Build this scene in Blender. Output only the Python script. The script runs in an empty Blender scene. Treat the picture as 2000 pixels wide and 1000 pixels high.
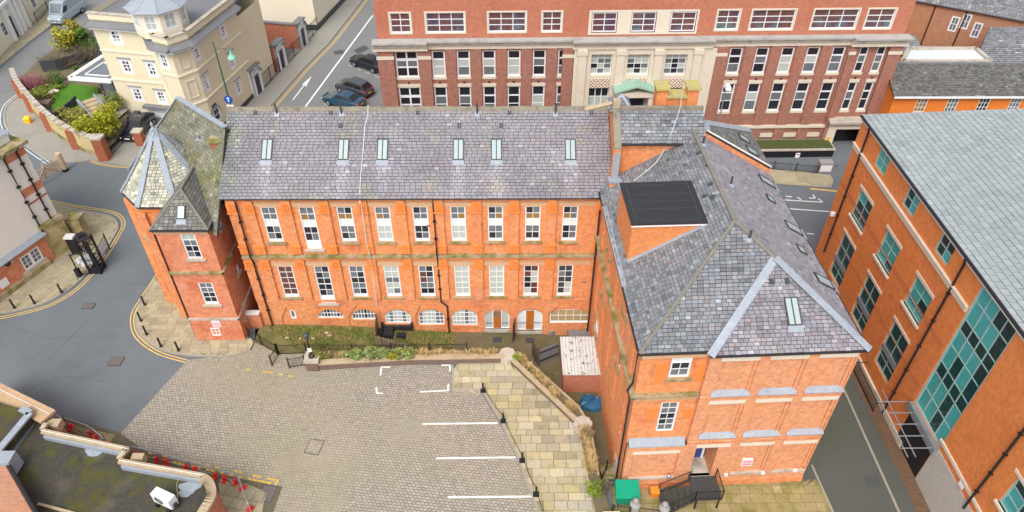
import bpy, math, random
from mathutils import Vector, Matrix
from mathutils import noise as mnoise
from mathutils.geometry import tessellate_polygon
random.seed(7)
S = bpy.context.scene
COL = S.collection
# ------------------------------------------------------------------ camera
FPX, PITCH, ROLL, YAW, CAMZ = 1418.81, 0.711248, 0.005245, 0.0139766, 38.5
def _rows():
    c, s = math.cos(PITCH), math.sin(PITCH)
    M = Matrix(((1, 0, 0), (0, -s, -c), (0, c, -s)))
    R = Matrix(((math.cos(ROLL), -math.sin(ROLL), 0), (math.sin(ROLL), math.cos(ROLL), 0), (0, 0, 1)))
    Z = Matrix(((math.cos(YAW), -math.sin(YAW), 0), (math.sin(YAW), math.cos(YAW), 0), (0, 0, 1)))
    return R @ M @ Z
CM = _rows(); CMT = CM.transposed()
cam_d = bpy.data.cameras.new('camera'); cam = bpy.data.objects.new('camera', cam_d); COL.objects.link(cam)
cam_d.sensor_width = 36.0; cam_d.lens = FPX / 2000 * 36; cam_d.clip_start = .5; cam_d.clip_end = 2000
cam.matrix_world = Matrix.Translation((0, 0, CAMZ)) @ Matrix((CM[0], -CM[1], -CM[2])).transposed().to_4x4()
S.camera = cam
# ------------------------------------------------------------------ sky, sun, exposure
SUN_EL, SUN_AZ = math.radians(54), math.radians(197)   # azimuth clockwise from +Y: behind the camera
W = bpy.data.worlds.new('World'); S.world = W; W.use_nodes = True
nt = W.node_tree; nt.nodes.clear()
sky = nt.nodes.new('ShaderNodeTexSky'); sky.sky_type = 'NISHITA'; sky.sun_disc = False
sky.sun_elevation = SUN_EL; sky.sun_rotation = SUN_AZ; sky.dust_density = 4; sky.air_density = 1.0
hs = nt.nodes.new('ShaderNodeHueSaturation'); hs.inputs['Saturation'].default_value = .32
bg = nt.nodes.new('ShaderNodeBackground'); bg.inputs['Strength'].default_value = .15
wo = nt.nodes.new('ShaderNodeOutputWorld')
nt.links.new(sky.outputs[0], hs.inputs['Color']); nt.links.new(hs.outputs[0], bg.inputs[0]); nt.links.new(bg.outputs[0], wo.inputs[0])
sl = bpy.data.lights.new('sun', 'SUN'); sl.energy = .85; sl.angle = math.radians(30); sl.color = (1, .96, .9)
so = bpy.data.objects.new('sun', sl); COL.objects.link(so)
sd = Vector((math.sin(SUN_AZ) * math.cos(SUN_EL), math.cos(SUN_AZ) * math.cos(SUN_EL), math.sin(SUN_EL)))
so.location = sd * 120; so.rotation_euler = sd.to_track_quat('Z', 'Y').to_euler()
vs = S.view_settings; vs.view_transform = 'Standard'; vs.look = 'None'; vs.gamma = 1; vs.use_curve_mapping = False
vs.exposure = 0.68
# ------------------------------------------------------------------ pixel -> place helpers
V = Vector
def ray(px, py): return CMT @ V(((px - 1000) / FPX, (py - 500) / FPX, 1))
def G(px, py, z=0.):
    d = ray(px, py); t = (z - CAMZ) / d.z; return V((t * d.x, t * d.y, z))
def PP(px, py, p, n):
    d = ray(px, py); o = V((0, 0, CAMZ)); t = ((V(p) - o).dot(n)) / d.dot(n); return o + t * d
def PY(px, py, y): return PP(px, py, (0, y, 0), V((0, 1, 0)))
def PX(px, py, x): return PP(px, py, (x, 0, 0), V((1, 0, 0)))
class Frame:
    """a vertical wall plane: s along it, z up, d outwards"""
    def __init__(f, o, ang=0.):
        f.o = V((o[0], o[1], 0)); f.a = ang; f.u = V((math.cos(ang), math.sin(ang), 0)); f.n = V((math.sin(ang), -math.cos(ang), 0))
    def pt(f, s, z, d=0.): return f.o + f.u * s + f.n * d + V((0, 0, z))
    def px(f, x, y, d=0.):
        p = PP(x, y, f.o + f.n * d, f.n) - f.o; return p.dot(f.u), p.z
def frame2(a, b):
    a = V((a[0], a[1], 0)); b = V((b[0], b[1], 0)); d = b - a; return Frame(a, math.atan2(d.y, d.x)), d.length
# ------------------------------------------------------------------ objects
WL = {}
def link(o, parent=None, wloc=(0, 0, 0)):
    COL.objects.link(o); wloc = V(wloc)
    if parent is not None:
        o.parent = parent; o.location = wloc - WL[parent.name]
    else: o.location = wloc
    WL[o.name] = wloc
    return o
def tag(o, label=None, cat=None, group=None, kind=None):
    if label: o['label'] = label
    if cat: o['category'] = cat
    if group: o['group'] = group
    if kind: o['kind'] = kind
    return o
def thing(name, loc, label, cat, group=None):
    o = bpy.data.objects.new(name, None); o.empty_display_size = .3
    link(o, None, loc); return tag(o, label, cat, group)
class MB:
    def __init__(s): s.v = []; s.f = []; s.mi = []; s.t = []; s.m = 0; s.tint = (1., 1., 1.)
    def poly(s, pts):
        i = len(s.v); s.v += [V(p) for p in pts]; s.f.append(list(range(i, i + len(pts)))); s.mi.append(s.m); s.t.append(s.tint)
    def hexa(s, b, t):
        """b, t: bottom and top rings (ccw seen from above)"""
        n = len(b); i = len(s.v); s.v += [V(p) for p in b] + [V(p) for p in t]
        fs = [list(range(i + n - 1, i - 1, -1)), list(range(i + n, i + 2 * n))]
        fs += [[i + k, i + (k + 1) % n, i + n + (k + 1) % n, i + n + k] for k in range(n)]
        s.f += fs; s.mi += [s.m] * len(fs); s.t += [s.tint] * len(fs)
    def box(s, x0, x1, y0, y1, z0, z1):
        s.hexa([(x0, y0, z0), (x1, y0, z0), (x1, y1, z0), (x0, y1, z0)], [(x0, y0, z1), (x1, y0, z1), (x1, y1, z1), (x0, y1, z1)])
    def fb(s, fr, s0, s1, z0, z1, d0, d1):
        if s0 > s1: s0, s1 = s1, s0
        if z0 > z1: z0, z1 = z1, z0
        if d0 > d1: d0, d1 = d1, d0
        q = lambda z: [fr.pt(s0, z, d1), fr.pt(s1, z, d1), fr.pt(s1, z, d0), fr.pt(s0, z, d0)]
        s.hexa(q(z0), q(z1))
    def prism(s, pts, z0, z1):
        pts = [V((p[0], p[1], 0)) for p in pts]
        ar = sum(pts[i].x * pts[(i + 1) % len(pts)].y - pts[(i + 1) % len(pts)].x * pts[i].y for i in range(len(pts)))
        if ar < 0: pts = pts[::-1]
        s.hexa([p + V((0, 0, z0)) for p in pts], [p + V((0, 0, z1)) for p in pts])
    def tube(s, pts, r, n=8, cap=True, r2=None):
        pts = [V(p) for p in pts]; rings = []
        for k, p in enumerate(pts):
            d = (pts[min(k + 1, len(pts) - 1)] - pts[max(k - 1, 0)]).normalized()
            a = d.cross(V((0, 0, 1)))
            if a.length < 1e-3: a = d.cross(V((1, 0, 0)))
            a.normalize(); b = d.cross(a).normalized()
            rr = r if r2 is None else r + (r2 - r) * k / max(1, len(pts) - 1)
            i = len(s.v); s.v += [p + (a * math.cos(2 * math.pi * j / n) + b * math.sin(2 * math.pi * j / n)) * rr for j in range(n)]
            rings.append(i)
        for k in range(len(rings) - 1):
            for j in range(n):
                s.f.append([rings[k] + j, rings[k] + (j + 1) % n, rings[k + 1] + (j + 1) % n, rings[k + 1] + j]); s.mi.append(s.m); s.t.append(s.tint)
        if cap:
            s.f.append([rings[0] + j for j in range(n)][::-1]); s.f.append([rings[-1] + j for j in range(n)]); s.mi += [s.m] * 2; s.t += [s.tint] * 2
    def lathe(s, c, prof, n=12, axis='z'):
        c = V(c); rings = []
        for (r, h) in prof:
            i = len(s.v); rings.append(i)
            for j in range(n):
                a = 2 * math.pi * j / n; x, y = r * math.cos(a), r * math.sin(a)
                s.v.append(c + (V((x, y, h)) if axis == 'z' else V((x, h, y)) if axis == 'y' else V((h, x, y))))
        for k in range(len(rings) - 1):
            for j in range(n):
                s.f.append([rings[k] + j, rings[k] + (j + 1) % n, rings[k + 1] + (j + 1) % n, rings[k + 1] + j]); s.mi.append(s.m); s.t.append(s.tint)
        for q in (rings[0], rings[-1]): s.f.append([q + j for j in range(n)]); s.mi.append(s.m); s.t.append(s.tint)
    def ball(s, c, r, n=10, sq=(1, 1, 1)):
        prof = [(max(.001, r * math.sin(math.pi * k / 8)), -r * math.cos(math.pi * k / 8)) for k in range(9)]
        i0 = len(s.v); s.lathe((0, 0, 0), prof, n)
        for i in range(i0, len(s.v)): p = s.v[i]; s.v[i] = V((p.x * sq[0], p.y * sq[1], p.z * sq[2])) + V(c)
    def build(s, name, mats, parent=None, smooth=False, origin=None, uvfn=None, fix=True):
        if not s.v: return None
        if not isinstance(mats, (list, tuple)): mats = [mats]
        lo = V((min(p.x for p in s.v), min(p.y for p in s.v), min(p.z for p in s.v)))
        hi = V((max(p.x for p in s.v), max(p.y for p in s.v), max(p.z for p in s.v)))
        c = V(origin) if origin is not None else V(((lo.x + hi.x) / 2, (lo.y + hi.y) / 2, lo.z))
        me = bpy.data.meshes.new(name); me.from_pydata([p - c for p in s.v], [], s.f)
        for m in mats: me.materials.append(m)
        me.polygons.foreach_set('material_index', s.mi)
        if smooth: me.polygons.foreach_set('use_smooth', [True] * len(s.f))
        uv = me.uv_layers.new(name='UVMap'); d = [0.] * (2 * len(me.loops))
        for p in me.polygons:
            n = p.normal
            if abs(n.z) > .75: tx, ty = V((1, 0, 0)), V((0, 1, 0))
            else:
                tx = V((-n.y, n.x, 0)).normalized(); ty = V((0, 0, 1)) if abs(n.z) < .2 else n.cross(tx)
            for li in p.loop_indices:
                q = s.v[me.loops[li].vertex_index]
                d[2 * li], d[2 * li + 1] = (q.dot(tx), q.dot(ty)) if uvfn is None else uvfn(q)
        uv.data.foreach_set('uv', d)
        if any(t != (1., 1., 1.) for t in s.t):
            at = me.color_attributes.new('tint', 'FLOAT_COLOR', 'CORNER'); cd = [0.] * (4 * len(me.loops))
            for p in me.polygons:
                t = s.t[p.index]
                for li in p.loop_indices: cd[4 * li:4 * li + 4] = (t[0], t[1], t[2], 1)
            at.data.foreach_set('color', cd)
        me.update()
        return link(bpy.data.objects.new(name, me), parent, c)
# ------------------------------------------------------------------ materials
def mat(name, col, rough=.8, spec=.3, metal=0., var=.0, vscale=1.5, col2=None, v2=0., v2scale=.25, bump=0., bscale=30., tint=False, stain=None, coat=0.):
    """col mixed with col2 by a fine noise, with large soft patches of `stain`; all of it colour the thing itself has"""
    m = bpy.data.materials.new(name); m.use_nodes = True; n = m.node_tree.nodes; l = m.node_tree.links
    b = n['Principled BSDF']; b.inputs['Roughness'].default_value = rough; b.inputs['Metallic'].default_value = metal
    b.inputs['Specular IOR Level'].default_value = spec; b.inputs['Coat Weight'].default_value = coat
    out = n.new('ShaderNodeRGB'); out.outputs[0].default_value = (*col, 1); cur = out.outputs[0]
    geo = n.new('ShaderNodeNewGeometry'); pos = geo.outputs['Position']
    def noise(sc, det=4, ro=.6):
        t = n.new('ShaderNodeTexNoise'); t.inputs['Scale'].default_value = sc; t.inputs['Detail'].default_value = det; t.inputs['Roughness'].default_value = ro
        l.new(pos, t.inputs['Vector']); return t.outputs['Fac']
    def ramp(f, a, bb):
        r = n.new('ShaderNodeMapRange'); r.inputs[1].default_value = a; r.inputs[2].default_value = bb; l.new(f, r.inputs[0]); return r.outputs[0]
    def mix(f, a, c, mode='MIX'):
        x = n.new('ShaderNodeMix'); x.data_type = 'RGBA'; x.blend_type = mode
        if isinstance(f, (int, float)): x.inputs[0].default_value = f
        else: l.new(f, x.inputs[0])
        l.new(a, x.inputs[6])
        if isinstance(c, tuple): x.inputs[7].default_value = (*c, 1)
        else: l.new(c, x.inputs[7])
        return x.outputs[2]
    m['_n'] = 0
    if col2: cur = mix(ramp(noise(vscale), .35, .65), cur, tuple(col2))
    if var:
        r = ramp(noise(vscale * 3.1, 3), .25, .75); mr = n.new('ShaderNodeMapRange'); mr.inputs[3].default_value = 1 - var; mr.inputs[4].default_value = 1 + var; l.new(r, mr.inputs[0])
        hv = n.new('ShaderNodeHueSaturation'); l.new(mr.outputs[0], hv.inputs['Value']); l.new(cur, hv.inputs['Color']); cur = hv.outputs[0]
    if stain:
        for (sc, sscale, lo, hi, amt) in stain:
            f = ramp(noise(sscale, 5, .65), lo, hi); mu = n.new('ShaderNodeMath'); mu.operation = 'MULTIPLY'; mu.inputs[1].default_value = amt; l.new(f, mu.inputs[0])
            cur = mix(mu.outputs[0], cur, tuple(sc))
    if tint:
        a = n.new('ShaderNodeAttribute'); a.attribute_name = 'tint'; cur = mix(1., cur, a.outputs['Color'], 'MULTIPLY')
    l.new(cur, b.inputs['Base Color'])
    if bump:
        bp = n.new('ShaderNodeBump'); bp.inputs['Strength'].default_value = bump; bp.inputs['Distance'].default_value = .02
        l.new(noise(bscale, 3), bp.inputs['Height']); l.new(bp.outputs[0], b.inputs['Normal'])
    m['fin'] = 1
    return m
def brick(name, c1, c2, mortar, bw=.225, bh=.075, ms=.012, rough=.85, stain=None, rot=0., off=.5, bumpy=.4, mix_noise=.5, bias=0.):
    m = mat(name, c1, rough=rough, stain=None); n = m.node_tree.nodes; l = m.node_tree.links; b = n['Principled BSDF']
    uv = n.new('ShaderNodeUVMap'); uv.uv_map = 'UVMap'; mp = n.new('ShaderNodeMapping'); mp.inputs['Rotation'].default_value[2] = rot; l.new(uv.outputs[0], mp.inputs[0])
    t = n.new('ShaderNodeTexBrick'); l.new(mp.outputs[0], t.inputs['Vector'])
    t.offset = off; t.inputs['Scale'].default_value = 1; t.inputs['Brick Width'].default_value = bw; t.inputs['Row Height'].default_value = bh
    t.inputs['Mortar Size'].default_value = ms; t.inputs['Mortar Smooth'].default_value = .3; t.inputs['Bias'].default_value = bias
    t.inputs['Color1'].default_value = (*c1, 1); t.inputs['Color2'].default_value = (*c2, 1); t.inputs['Mortar'].default_value = (*mortar, 1)
    cur = t.outputs['Color']; geo = n.new('ShaderNodeNewGeometry')
    def noise(sc, det=5):
        q = n.new('ShaderNodeTexNoise'); q.inputs['Scale'].default_value = sc; q.inputs['Detail'].default_value = det; q.inputs['Roughness'].default_value = .65
        l.new(geo.outputs['Position'], q.inputs['Vector']); return q.outputs['Fac']
    mr = n.new('ShaderNodeMapRange'); mr.inputs[1].default_value = .3; mr.inputs[2].default_value = .7; mr.inputs[3].default_value = 1 - .25 * mix_noise; mr.inputs[4].default_value = 1 + .25 * mix_noise
    l.new(noise(3.5), mr.inputs[0]); hv = n.new('ShaderNodeHueSaturation'); l.new(mr.outputs[0], hv.inputs['Value']); l.new(cur, hv.inputs['Color']); cur = hv.outputs[0]
    for (sc, ss, lo, hi, amt) in (stain or []):
        r = n.new('ShaderNodeMapRange'); r.inputs[1].default_value = lo; r.inputs[2].default_value = hi; r.inputs[4].default_value = amt; l.new(noise(ss), r.inputs[0])
        x = n.new('ShaderNodeMix'); x.data_type = 'RGBA'; l.new(r.outputs[0], x.inputs[0]); l.new(cur, x.inputs[6]); x.inputs[7].default_value = (*sc, 1); cur = x.outputs[2]
    l.new(cur, b.inputs['Base Color'])
    if bumpy:
        bp = n.new('ShaderNodeBump'); bp.inputs['Strength'].default_value = bumpy; bp.inputs['Distance'].default_value = .008; bp.invert = True
        l.new(t.outputs['Fac'], bp.inputs['Height']); l.new(bp.outputs[0], b.inputs['Normal'])
    return m
M = {}
MOSS = (.10, .11, .02); SOOT = (.10, .07, .055)
M['brick'] = brick('orange_brick', (.76, .235, .062), (.62, .150, .040), (.72, .44, .25), ms=.012, mix_noise=.9, stain=[((.44, .085, .036), .33, .52, .70, .5), ((.70, .44, .33), .55, .58, .74, .5), ((.70, .25, .06), .22, .5, .7, .4), (SOOT, 1.3, .62, .80, .3)])
M['brick_tower'] = brick('tower_brick', (.70, .20, .068), (.56, .135, .046), (.62, .38, .27), mix_noise=.9, stain=[((.48, .085, .028), .42, .50, .64, .6), ((.68, .42, .31), .5, .56, .72, .6), (MOSS, .8, .62, .85, .3)])
M['brick_front'] = brick('pale_orange_brick', (.70, .215, .068), (.52, .12, .040), (.72, .46, .28), bw=.235, bh=.085, ms=.019, mix_noise=.8, stain=[((.70, .26, .09), .3, .5, .72, .35), ((.36, .12, .07), .5, .60, .8, .35)])
M['brick_box'] = brick('bright_orange_brick', (.76, .22, .045), (.60, .15, .035), (.68, .36, .18), stain=[((.6, .35, .2), 1.2, .6, .8, .3)])
M['brick_dark'] = brick('dark_red_brick', (.37, .115, .068), (.23, .075, .055), (.42, .27, .21), ms=.014, mix_noise=.9, stain=[((.42, .15, .085), .3, .5, .7, .45), ((.2, .07, .055), .8, .58, .75, .4)])
M['brick_attic'] = brick('red_attic_brick', (.50, .15, .078), (.40, .115, .062), (.50, .28, .20), ms=.011, mix_noise=.7, stain=[((.36, .09, .05), .25, .5, .7, .45), ((.56, .2, .1), .5, .56, .75, .4)])
M['brick_office'] = brick('office_brick', (.82, .215, .036), (.70, .17, .030), (.68, .34, .16), ms=.013, mix_noise=.7, stain=[((.74, .24, .05), .2, .45, .7, .45), ((.50, .13, .04), .35, .56, .76, .4), ((.62, .36, .22), .9, .64, .82, .35)])
M['brick_wall'] = brick('garden_brick', (.42, .10, .04), (.33, .075, .035), (.36, .18, .11), stain=[(SOOT, .8, .6, .8, .5)])
M['brick_old'] = brick('weathered_brick', (.46, .19, .10), (.36, .14, .08), (.48, .32, .22), stain=[((.5, .22, .09), .25, .45, .65, .6), ((.5, .4, .3), .4, .6, .8, .4)])
M['brick_planter'] = brick('planter_brick', (.16, .085, .07), (.11, .065, .058), (.28, .22, .18))
M['brick_orange_house'] = mat('orange_house_brick', (.72, .20, .03), .85, var=.12, vscale=1.5, stain=[((.74, .3, .1), .5, .6, .8, .4)])
M['terracotta'] = mat('terracotta', (.74, .245, .06), .8, var=.15, vscale=3)
M['stone'] = mat('buff_stone', (.60, .37, .21), .85, var=.12, vscale=2, stain=[((.32, .2, .12), .8, .58, .8, .4)])
M['stone_moss'] = mat('mossy_stone', (.40, .31, .20), .95, var=.2, vscale=4, stain=[((.14, .15, .02), 1.3, .42, .6, .9), ((.45, .36, .03), 2.1, .58, .70, .7), ((.12, .1, .08), 1.7, .62, .75, .7)])
M['stone_pale'] = mat('portland_stone', (.68, .61, .49), .85, var=.06, vscale=1.2, stain=[((.46, .40, .31), .5, .56, .8, .45)])
M['stone_dirty'] = mat('weathered_stone', (.48, .43, .36), .9, var=.2, vscale=2, stain=[((.2, .18, .14), 1.1, .5, .7, .8)])
M['coping'] = mat('sandstone_coping', (.45, .355, .23), .9, var=.14, vscale=2.5, stain=[((.30, .21, .13), 1.4, .55, .75, .6)])
M['white'] = mat('white_paint', (.80, .81, .83), .45, .4, var=.03)
M['white_old'] = mat('aged_white_paint', (.74, .74, .72), .5, .4, var=.05)
M['cream'] = mat('cream_render', (.74, .66, .47), .85, var=.04, vscale=.8, stain=[((.62, .53, .37), .35, .5, .8, .4)])
M['cream_light'] = mat('light_cream_render', (.78, .71, .56), .85, var=.03, vscale=.8, stain=[((.66, .6, .47), .4, .55, .8, .3)])
M['render'] = mat('off_white_render', (.84, .79, .71), .85, var=.03, vscale=.6, stain=[((.74, .68, .58), .3, .5, .8, .3)])
M['lead'] = mat('lead_sheet', (.30, .335, .38), .55, .4, metal=.0, var=.14, vscale=2.5, stain=[((.45, .50, .55), 1.2, .55, .75, .5), ((.17, .19, .22), 1.7, .56, .75, .55)])
M['felt'] = mat('black_roof_felt', (.030, .030, .034), .75, .3, var=.2, vscale=2)
M['felt_seam'] = mat('felt_seam', (.062, .062, .066), .8)
M['black'] = mat('black_iron', (.014, .014, .017), .45, .4)
M['pipe'] = mat('black_pipe', (.018, .016, .02), .35, .5)
M['slate'] = mat('slate', (.232, .215, .238), .55, .4, tint=True, var=.12, vscale=6, stain=[((.34, .325, .34), .30, .50, .70, .5), ((.165, .15, .168), .4, .55, .75, .5), ((.31, .285, .23), .5, .60, .76, .5)])
M['slate_wing'] = mat('wing_slate', (.20, .205, .22), .55, .4, tint=True, var=.12, vscale=6, stain=[((.115, .12, .125), .4, .5, .7, .5), ((.29, .26, .285), .3, .56, .76, .4)])
M['slate_moss'] = mat('mossy_slate', (.19, .185, .14), .8, .25, tint=True, var=.15, vscale=5, stain=[((.15, .145, .05), .45, .42, .68, .75)])
M['slate_lichen'] = mat('lichen_slate', (.43, .415, .33), .8, .25, tint=True, var=.2, vscale=5, stain=[((.19, .185, .15), 1.2, .50, .68, .7), ((.50, .48, .38), .7, .6, .75, .6)])
M['slate_dark'] = mat('dark_slate', (.14, .137, .13), .6, .4, tint=True, var=.15, vscale=4, stain=[((.16, .15, .10), .5, .5, .7, .5)])
M['slate_pale'] = mat('pale_roof_slate', (.315, .345, .35), .5, .4, tint=True, var=.08, vscale=4, stain=[((.25, .275, .28), .16, .45, .7, .6), ((.40, .43, .44), .3, .6, .8, .4)])
M['slate_smooth'] = mat('sheet_slate', (.17, .175, .185), .6, .35, var=.25, vscale=3, stain=[((.27, .26, .24), .5, .5, .75, .5)])
M['underlay'] = mat('roof_underlay', (.035, .034, .036), .9)  # dark, so the gaps between slate courses read as shadow lines
M['glass'] = mat('dark_glass', (.022, .025, .033), .05, .6)
M['glass_blind'] = mat('glass_with_blind', (.46, .50, .46), .12, .6, var=.06, vscale=4)
M['glass_mid'] = mat('glass_grey', (.145, .165, .178), .07, .6, var=.3, vscale=2)
M['glass_brown'] = mat('glass_brown', (.13, .05, .04), .07, .6, var=.3, vscale=2)
M['glass_amber'] = mat('glass_amber', (.30, .17, .05), .12, .6, var=.3, vscale=3)
M['glass_buff'] = mat('glass_buff_blind', (.42, .33, .16), .15, .6, var=.1, vscale=3)
M['glass_white'] = mat('white_panel', (.68, .74, .73), .2, .5)
M['glass_teal'] = mat('teal_blind_glass', (.07, .40, .40), .06, .6, var=.1, vscale=.8)
M['glass_tealdark'] = mat('teal_dark_glass', (.008, .055, .055), .05, .7, var=.4, vscale=1)
M['glass_purple'] = mat('purple_glass', (.10, .075, .12), .06, .7, var=.4, vscale=.7)
M['glass_attic'] = mat('attic_glass', (.095, .065, .10), .06, .7, col2=(.17, .075, .055), vscale=.55, var=.25, stain=[((.12, .20, .22), .7, .52, .6, .8), ((.03, .03, .045), 1.4, .6, .68, .7)])  # reflections painted into the glass as noise-mixed brown, purple and teal
M['skyglass'] = mat('skylight_glass', (.36, .43, .43), .08, .6, var=.1, vscale=3)
M['teal_frame'] = mat('teal_metal', (.36, .50, .48), .4, .5)
M['steel'] = mat('galvanised_steel', (.40, .43, .46), .35, .5, metal=.6)
M['copper'] = mat('green_copper', (.29, .45, .36), .7, .3, var=.18, vscale=2, stain=[((.12, .25, .2), .8, .6, .75, .6)])
M['hip_tile'] = mat('hip_tile', (.20, .185, .155), .9, var=.25, vscale=5, stain=[((.28, .26, .17), 1.3, .5, .7, .6)])
M['ridge_tile'] = mat('ridge_tile', (.25, .22, .17), .9, var=.25, vscale=5, stain=[((.12, .11, .08), 2, .5, .65, .7), ((.36, .32, .10), 1.7, .62, .72, .6)])
M['lichen'] = mat('lichen_cap', (.42, .36, .15), .95, var=.25, vscale=5, stain=[((.5, .40, .05), 1.5, .5, .6, .7), ((.25, .22, .16), 2, .6, .7, .7)])
M['door_orange'] = mat('varnished_door', (.45, .14, .018), .35, .5, var=.2, vscale=4)
M['navy'] = mat('navy_door', (.018, .018, .045), .35, .5)
M['blue_door'] = mat('blue_door', (.02, .06, .25), .4, .5)
M['wood'] = mat('pale_timber', (.58, .42, .27), .75, var=.15, vscale=4)
M['wicker'] = mat('willow_screen', (.24, .175, .115), .9, var=.3, vscale=8, tint=True)
M['ply'] = mat('board', (.50, .34, .20), .85, var=.15, vscale=3, stain=[((.3, .18, .1), 1.2, .55, .75, .6)])
M['grey'] = mat('grey_paint', (.30, .32, .34), .5)
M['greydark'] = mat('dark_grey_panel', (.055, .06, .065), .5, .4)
M['green_iron'] = mat('green_iron', (.02, .11, .075), .45, .4)
M['verdigris'] = mat('lamp_verdigris', (.22, .52, .36), .5, .4)
M['orange_plastic'] = mat('orange_plastic', (.75, .22, .02), .45, .4)
M['yellow_plastic'] = mat('yellow_plastic', (.85, .48, .02), .45, .4)
M['green_plastic'] = mat('green_plastic', (.0, .30, .17), .4, .4, var=.08, vscale=3)
M['red_plastic'] = mat('red_plastic', (.80, .02, .015), .4, .4)
M['fabric_blue'] = mat('tent_blue', (.02, .10, .20), .6, .3, var=.15, vscale=3)
M['fabric_pale'] = mat('tent_pale', (.30, .36, .46), .6)
M['paint_white'] = mat('road_white', (.76, .76, .74), .8, var=.06, vscale=3, stain=[((.36, .33, .28), 7, .57, .66, .7)])
M['paint_worn'] = mat('worn_road_white', (.50, .49, .46), .85, var=.3, vscale=5)
M['paint_yellow'] = mat('road_yellow', (.70, .47, .14), .8, var=.12, vscale=3)
M['paint_yworn'] = mat('worn_road_yellow', (.62, .44, .07), .85, var=.3, vscale=5)
M['paint_pale'] = mat('pale_road_line', (.58, .66, .70), .8, var=.1, vscale=3)
M['asphalt'] = mat('asphalt', (.140, .160, .175), .85, .3, var=.06, vscale=5, bump=.15, bscale=60, stain=[((.175, .192, .204), .12, .45, .7, .6), ((.088, .097, .10), .22, .52, .75, .5), ((.10, .105, .10), .9, .6, .75, .35), ((.22, .22, .22), 9, .66, .75, .3)])
M['asphalt_old'] = mat('old_asphalt', (.20, .205, .205), .9, .3, var=.08, vscale=4, bump=.15, bscale=60, stain=[((.14, .145, .145), .3, .5, .7, .5), ((.25, .245, .235), .5, .55, .8, .4)])
M['asphalt_green'] = mat('damp_asphalt', (.098, .103, .092), .85, .3, var=.06, vscale=4, stain=[((.085, .09, .055), .35, .45, .7, .6)])
M['asphalt_patch'] = mat('dark_asphalt_patch', (.085, .088, .09), .9)
M['setts'] = brick('granite_setts', (.40, .36, .30), (.315, .285, .24), (.155, .14, .105), bw=.25, bh=.185, ms=.022, rot=.12, bumpy=.6, mix_noise=.8,
    stain=[((.42, .335, .275), .14, .52, .70, .45), ((.31, .28, .17), .10, .46, .62, .5), ((.22, .205, .10), .33, .58, .75, .45), ((.31, .30, .285), .2, .55, .7, .45), ((.14, .125, .10), 1.1, .66, .78, .5)])
M['flag'] = mat('sandstone_flag', (.42, .372, .245), .9, var=.14, vscale=3, tint=True, bump=.2, bscale=20, stain=[((.20, .17, .09), 1.1, .55, .75, .6), ((.50, .46, .36), .8, .6, .8, .4)])
M['flag_joint'] = mat('flag_joint', (.13, .115, .07), .95, var=.2)
M['slab'] = mat('pavement_slab', (.37, .325, .22), .9, var=.14, vscale=3, tint=True, stain=[((.42, .36, .20), .5, .5, .7, .6), ((.20, .185, .12), .8, .55, .75, .5)])
M['slab_grey'] = mat('grey_pavement', (.30, .285, .25), .9, var=.15, vscale=3, stain=[((.21, .2, .17), .5, .5, .75, .5)])
M['kerb'] = mat('kerb_stone', (.34, .31, .25), .9, var=.15, vscale=4, stain=[((.15, .14, .11), 1.2, .58, .78, .5)])
M['earth'] = mat('ground_earth', (.16, .13, .08), .95, var=.2, vscale=4)
M['yard'] = mat('mossy_brick_yard', (.155, .125, .075), .95, var=.25, vscale=6, bump=.3, bscale=25, stain=[((.10, .10, .035), .5, .45, .65, .7), ((.2, .165, .12), 1.5, .55, .7, .5)])
M['grass_rough'] = mat('rough_grass_bank', (.19, .17, .07), .95, var=.3, vscale=5, bump=.6, bscale=18, stain=[((.10, .12, .03), .7, .45, .6, .7), ((.24, .19, .10), 1.1, .55, .7, .6)])
M['lawn'] = mat('lawn', (.075, .20, .015), .95, var=.25, vscale=5, bump=.6, bscale=25, stain=[((.05, .14, .01), .8, .5, .7, .6)])
M['leaf'] = mat('foliage', (.17, .18, .05), .75, .3, tint=True)
M['straw'] = mat('dry_grass', (.46, .37, .20), .85, tint=True)
M['bark'] = mat('bark', (.11, .075, .05), .9, var=.2)
# ------------------------------------------------------------------ building helpers
def wall(mb, fr, s0, s1, z0, z1, holes=(), reveal=.18, d=0.):
    ss = sorted({s0, s1, *[h[0] for h in holes], *[h[1] for h in holes]}); zz = sorted({z0, z1, *[h[2] for h in holes], *[h[3] for h in holes]})
    ss = [x for x in ss if s0 - 1e-6 <= x <= s1 + 1e-6]; zz = [x for x in zz if z0 - 1e-6 <= x <= z1 + 1e-6]
    inh = lambda a, b: any(h[0] < a < h[1] and h[2] < b < h[3] for h in holes)
    for j in range(len(zz) - 1):
        i = 0
        while i < len(ss) - 1:
            zm = (zz[j] + zz[j + 1]) / 2
            if inh((ss[i] + ss[i + 1]) / 2, zm): i += 1; continue
            k = i
            while k < len(ss) - 1 and not inh((ss[k] + ss[k + 1]) / 2, zm): k += 1
            mb.poly([fr.pt(ss[i], zz[j], d), fr.pt(ss[k], zz[j], d), fr.pt(ss[k], zz[j + 1], d), fr.pt(ss[i], zz[j + 1], d)]); i = k
    for (a, b, c, e) in [h[:4] for h in holes]:
        P = lambda s, z, dd: fr.pt(s, z, dd)
        mb.poly([P(a, c, d), P(a, e, d), P(a, e, d - reveal), P(a, c, d - reveal)])
        mb.poly([P(b, c, d), P(b, c, d - reveal), P(b, e, d - reveal), P(b, e, d)])
        mb.poly([P(a, c, d), P(a, c, d - reveal), P(b, c, d - reveal), P(b, c, d)])
        mb.poly([P(a, e, d), P(b, e, d), P(b, e, d - reveal), P(a, e, d - reveal)])
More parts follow.
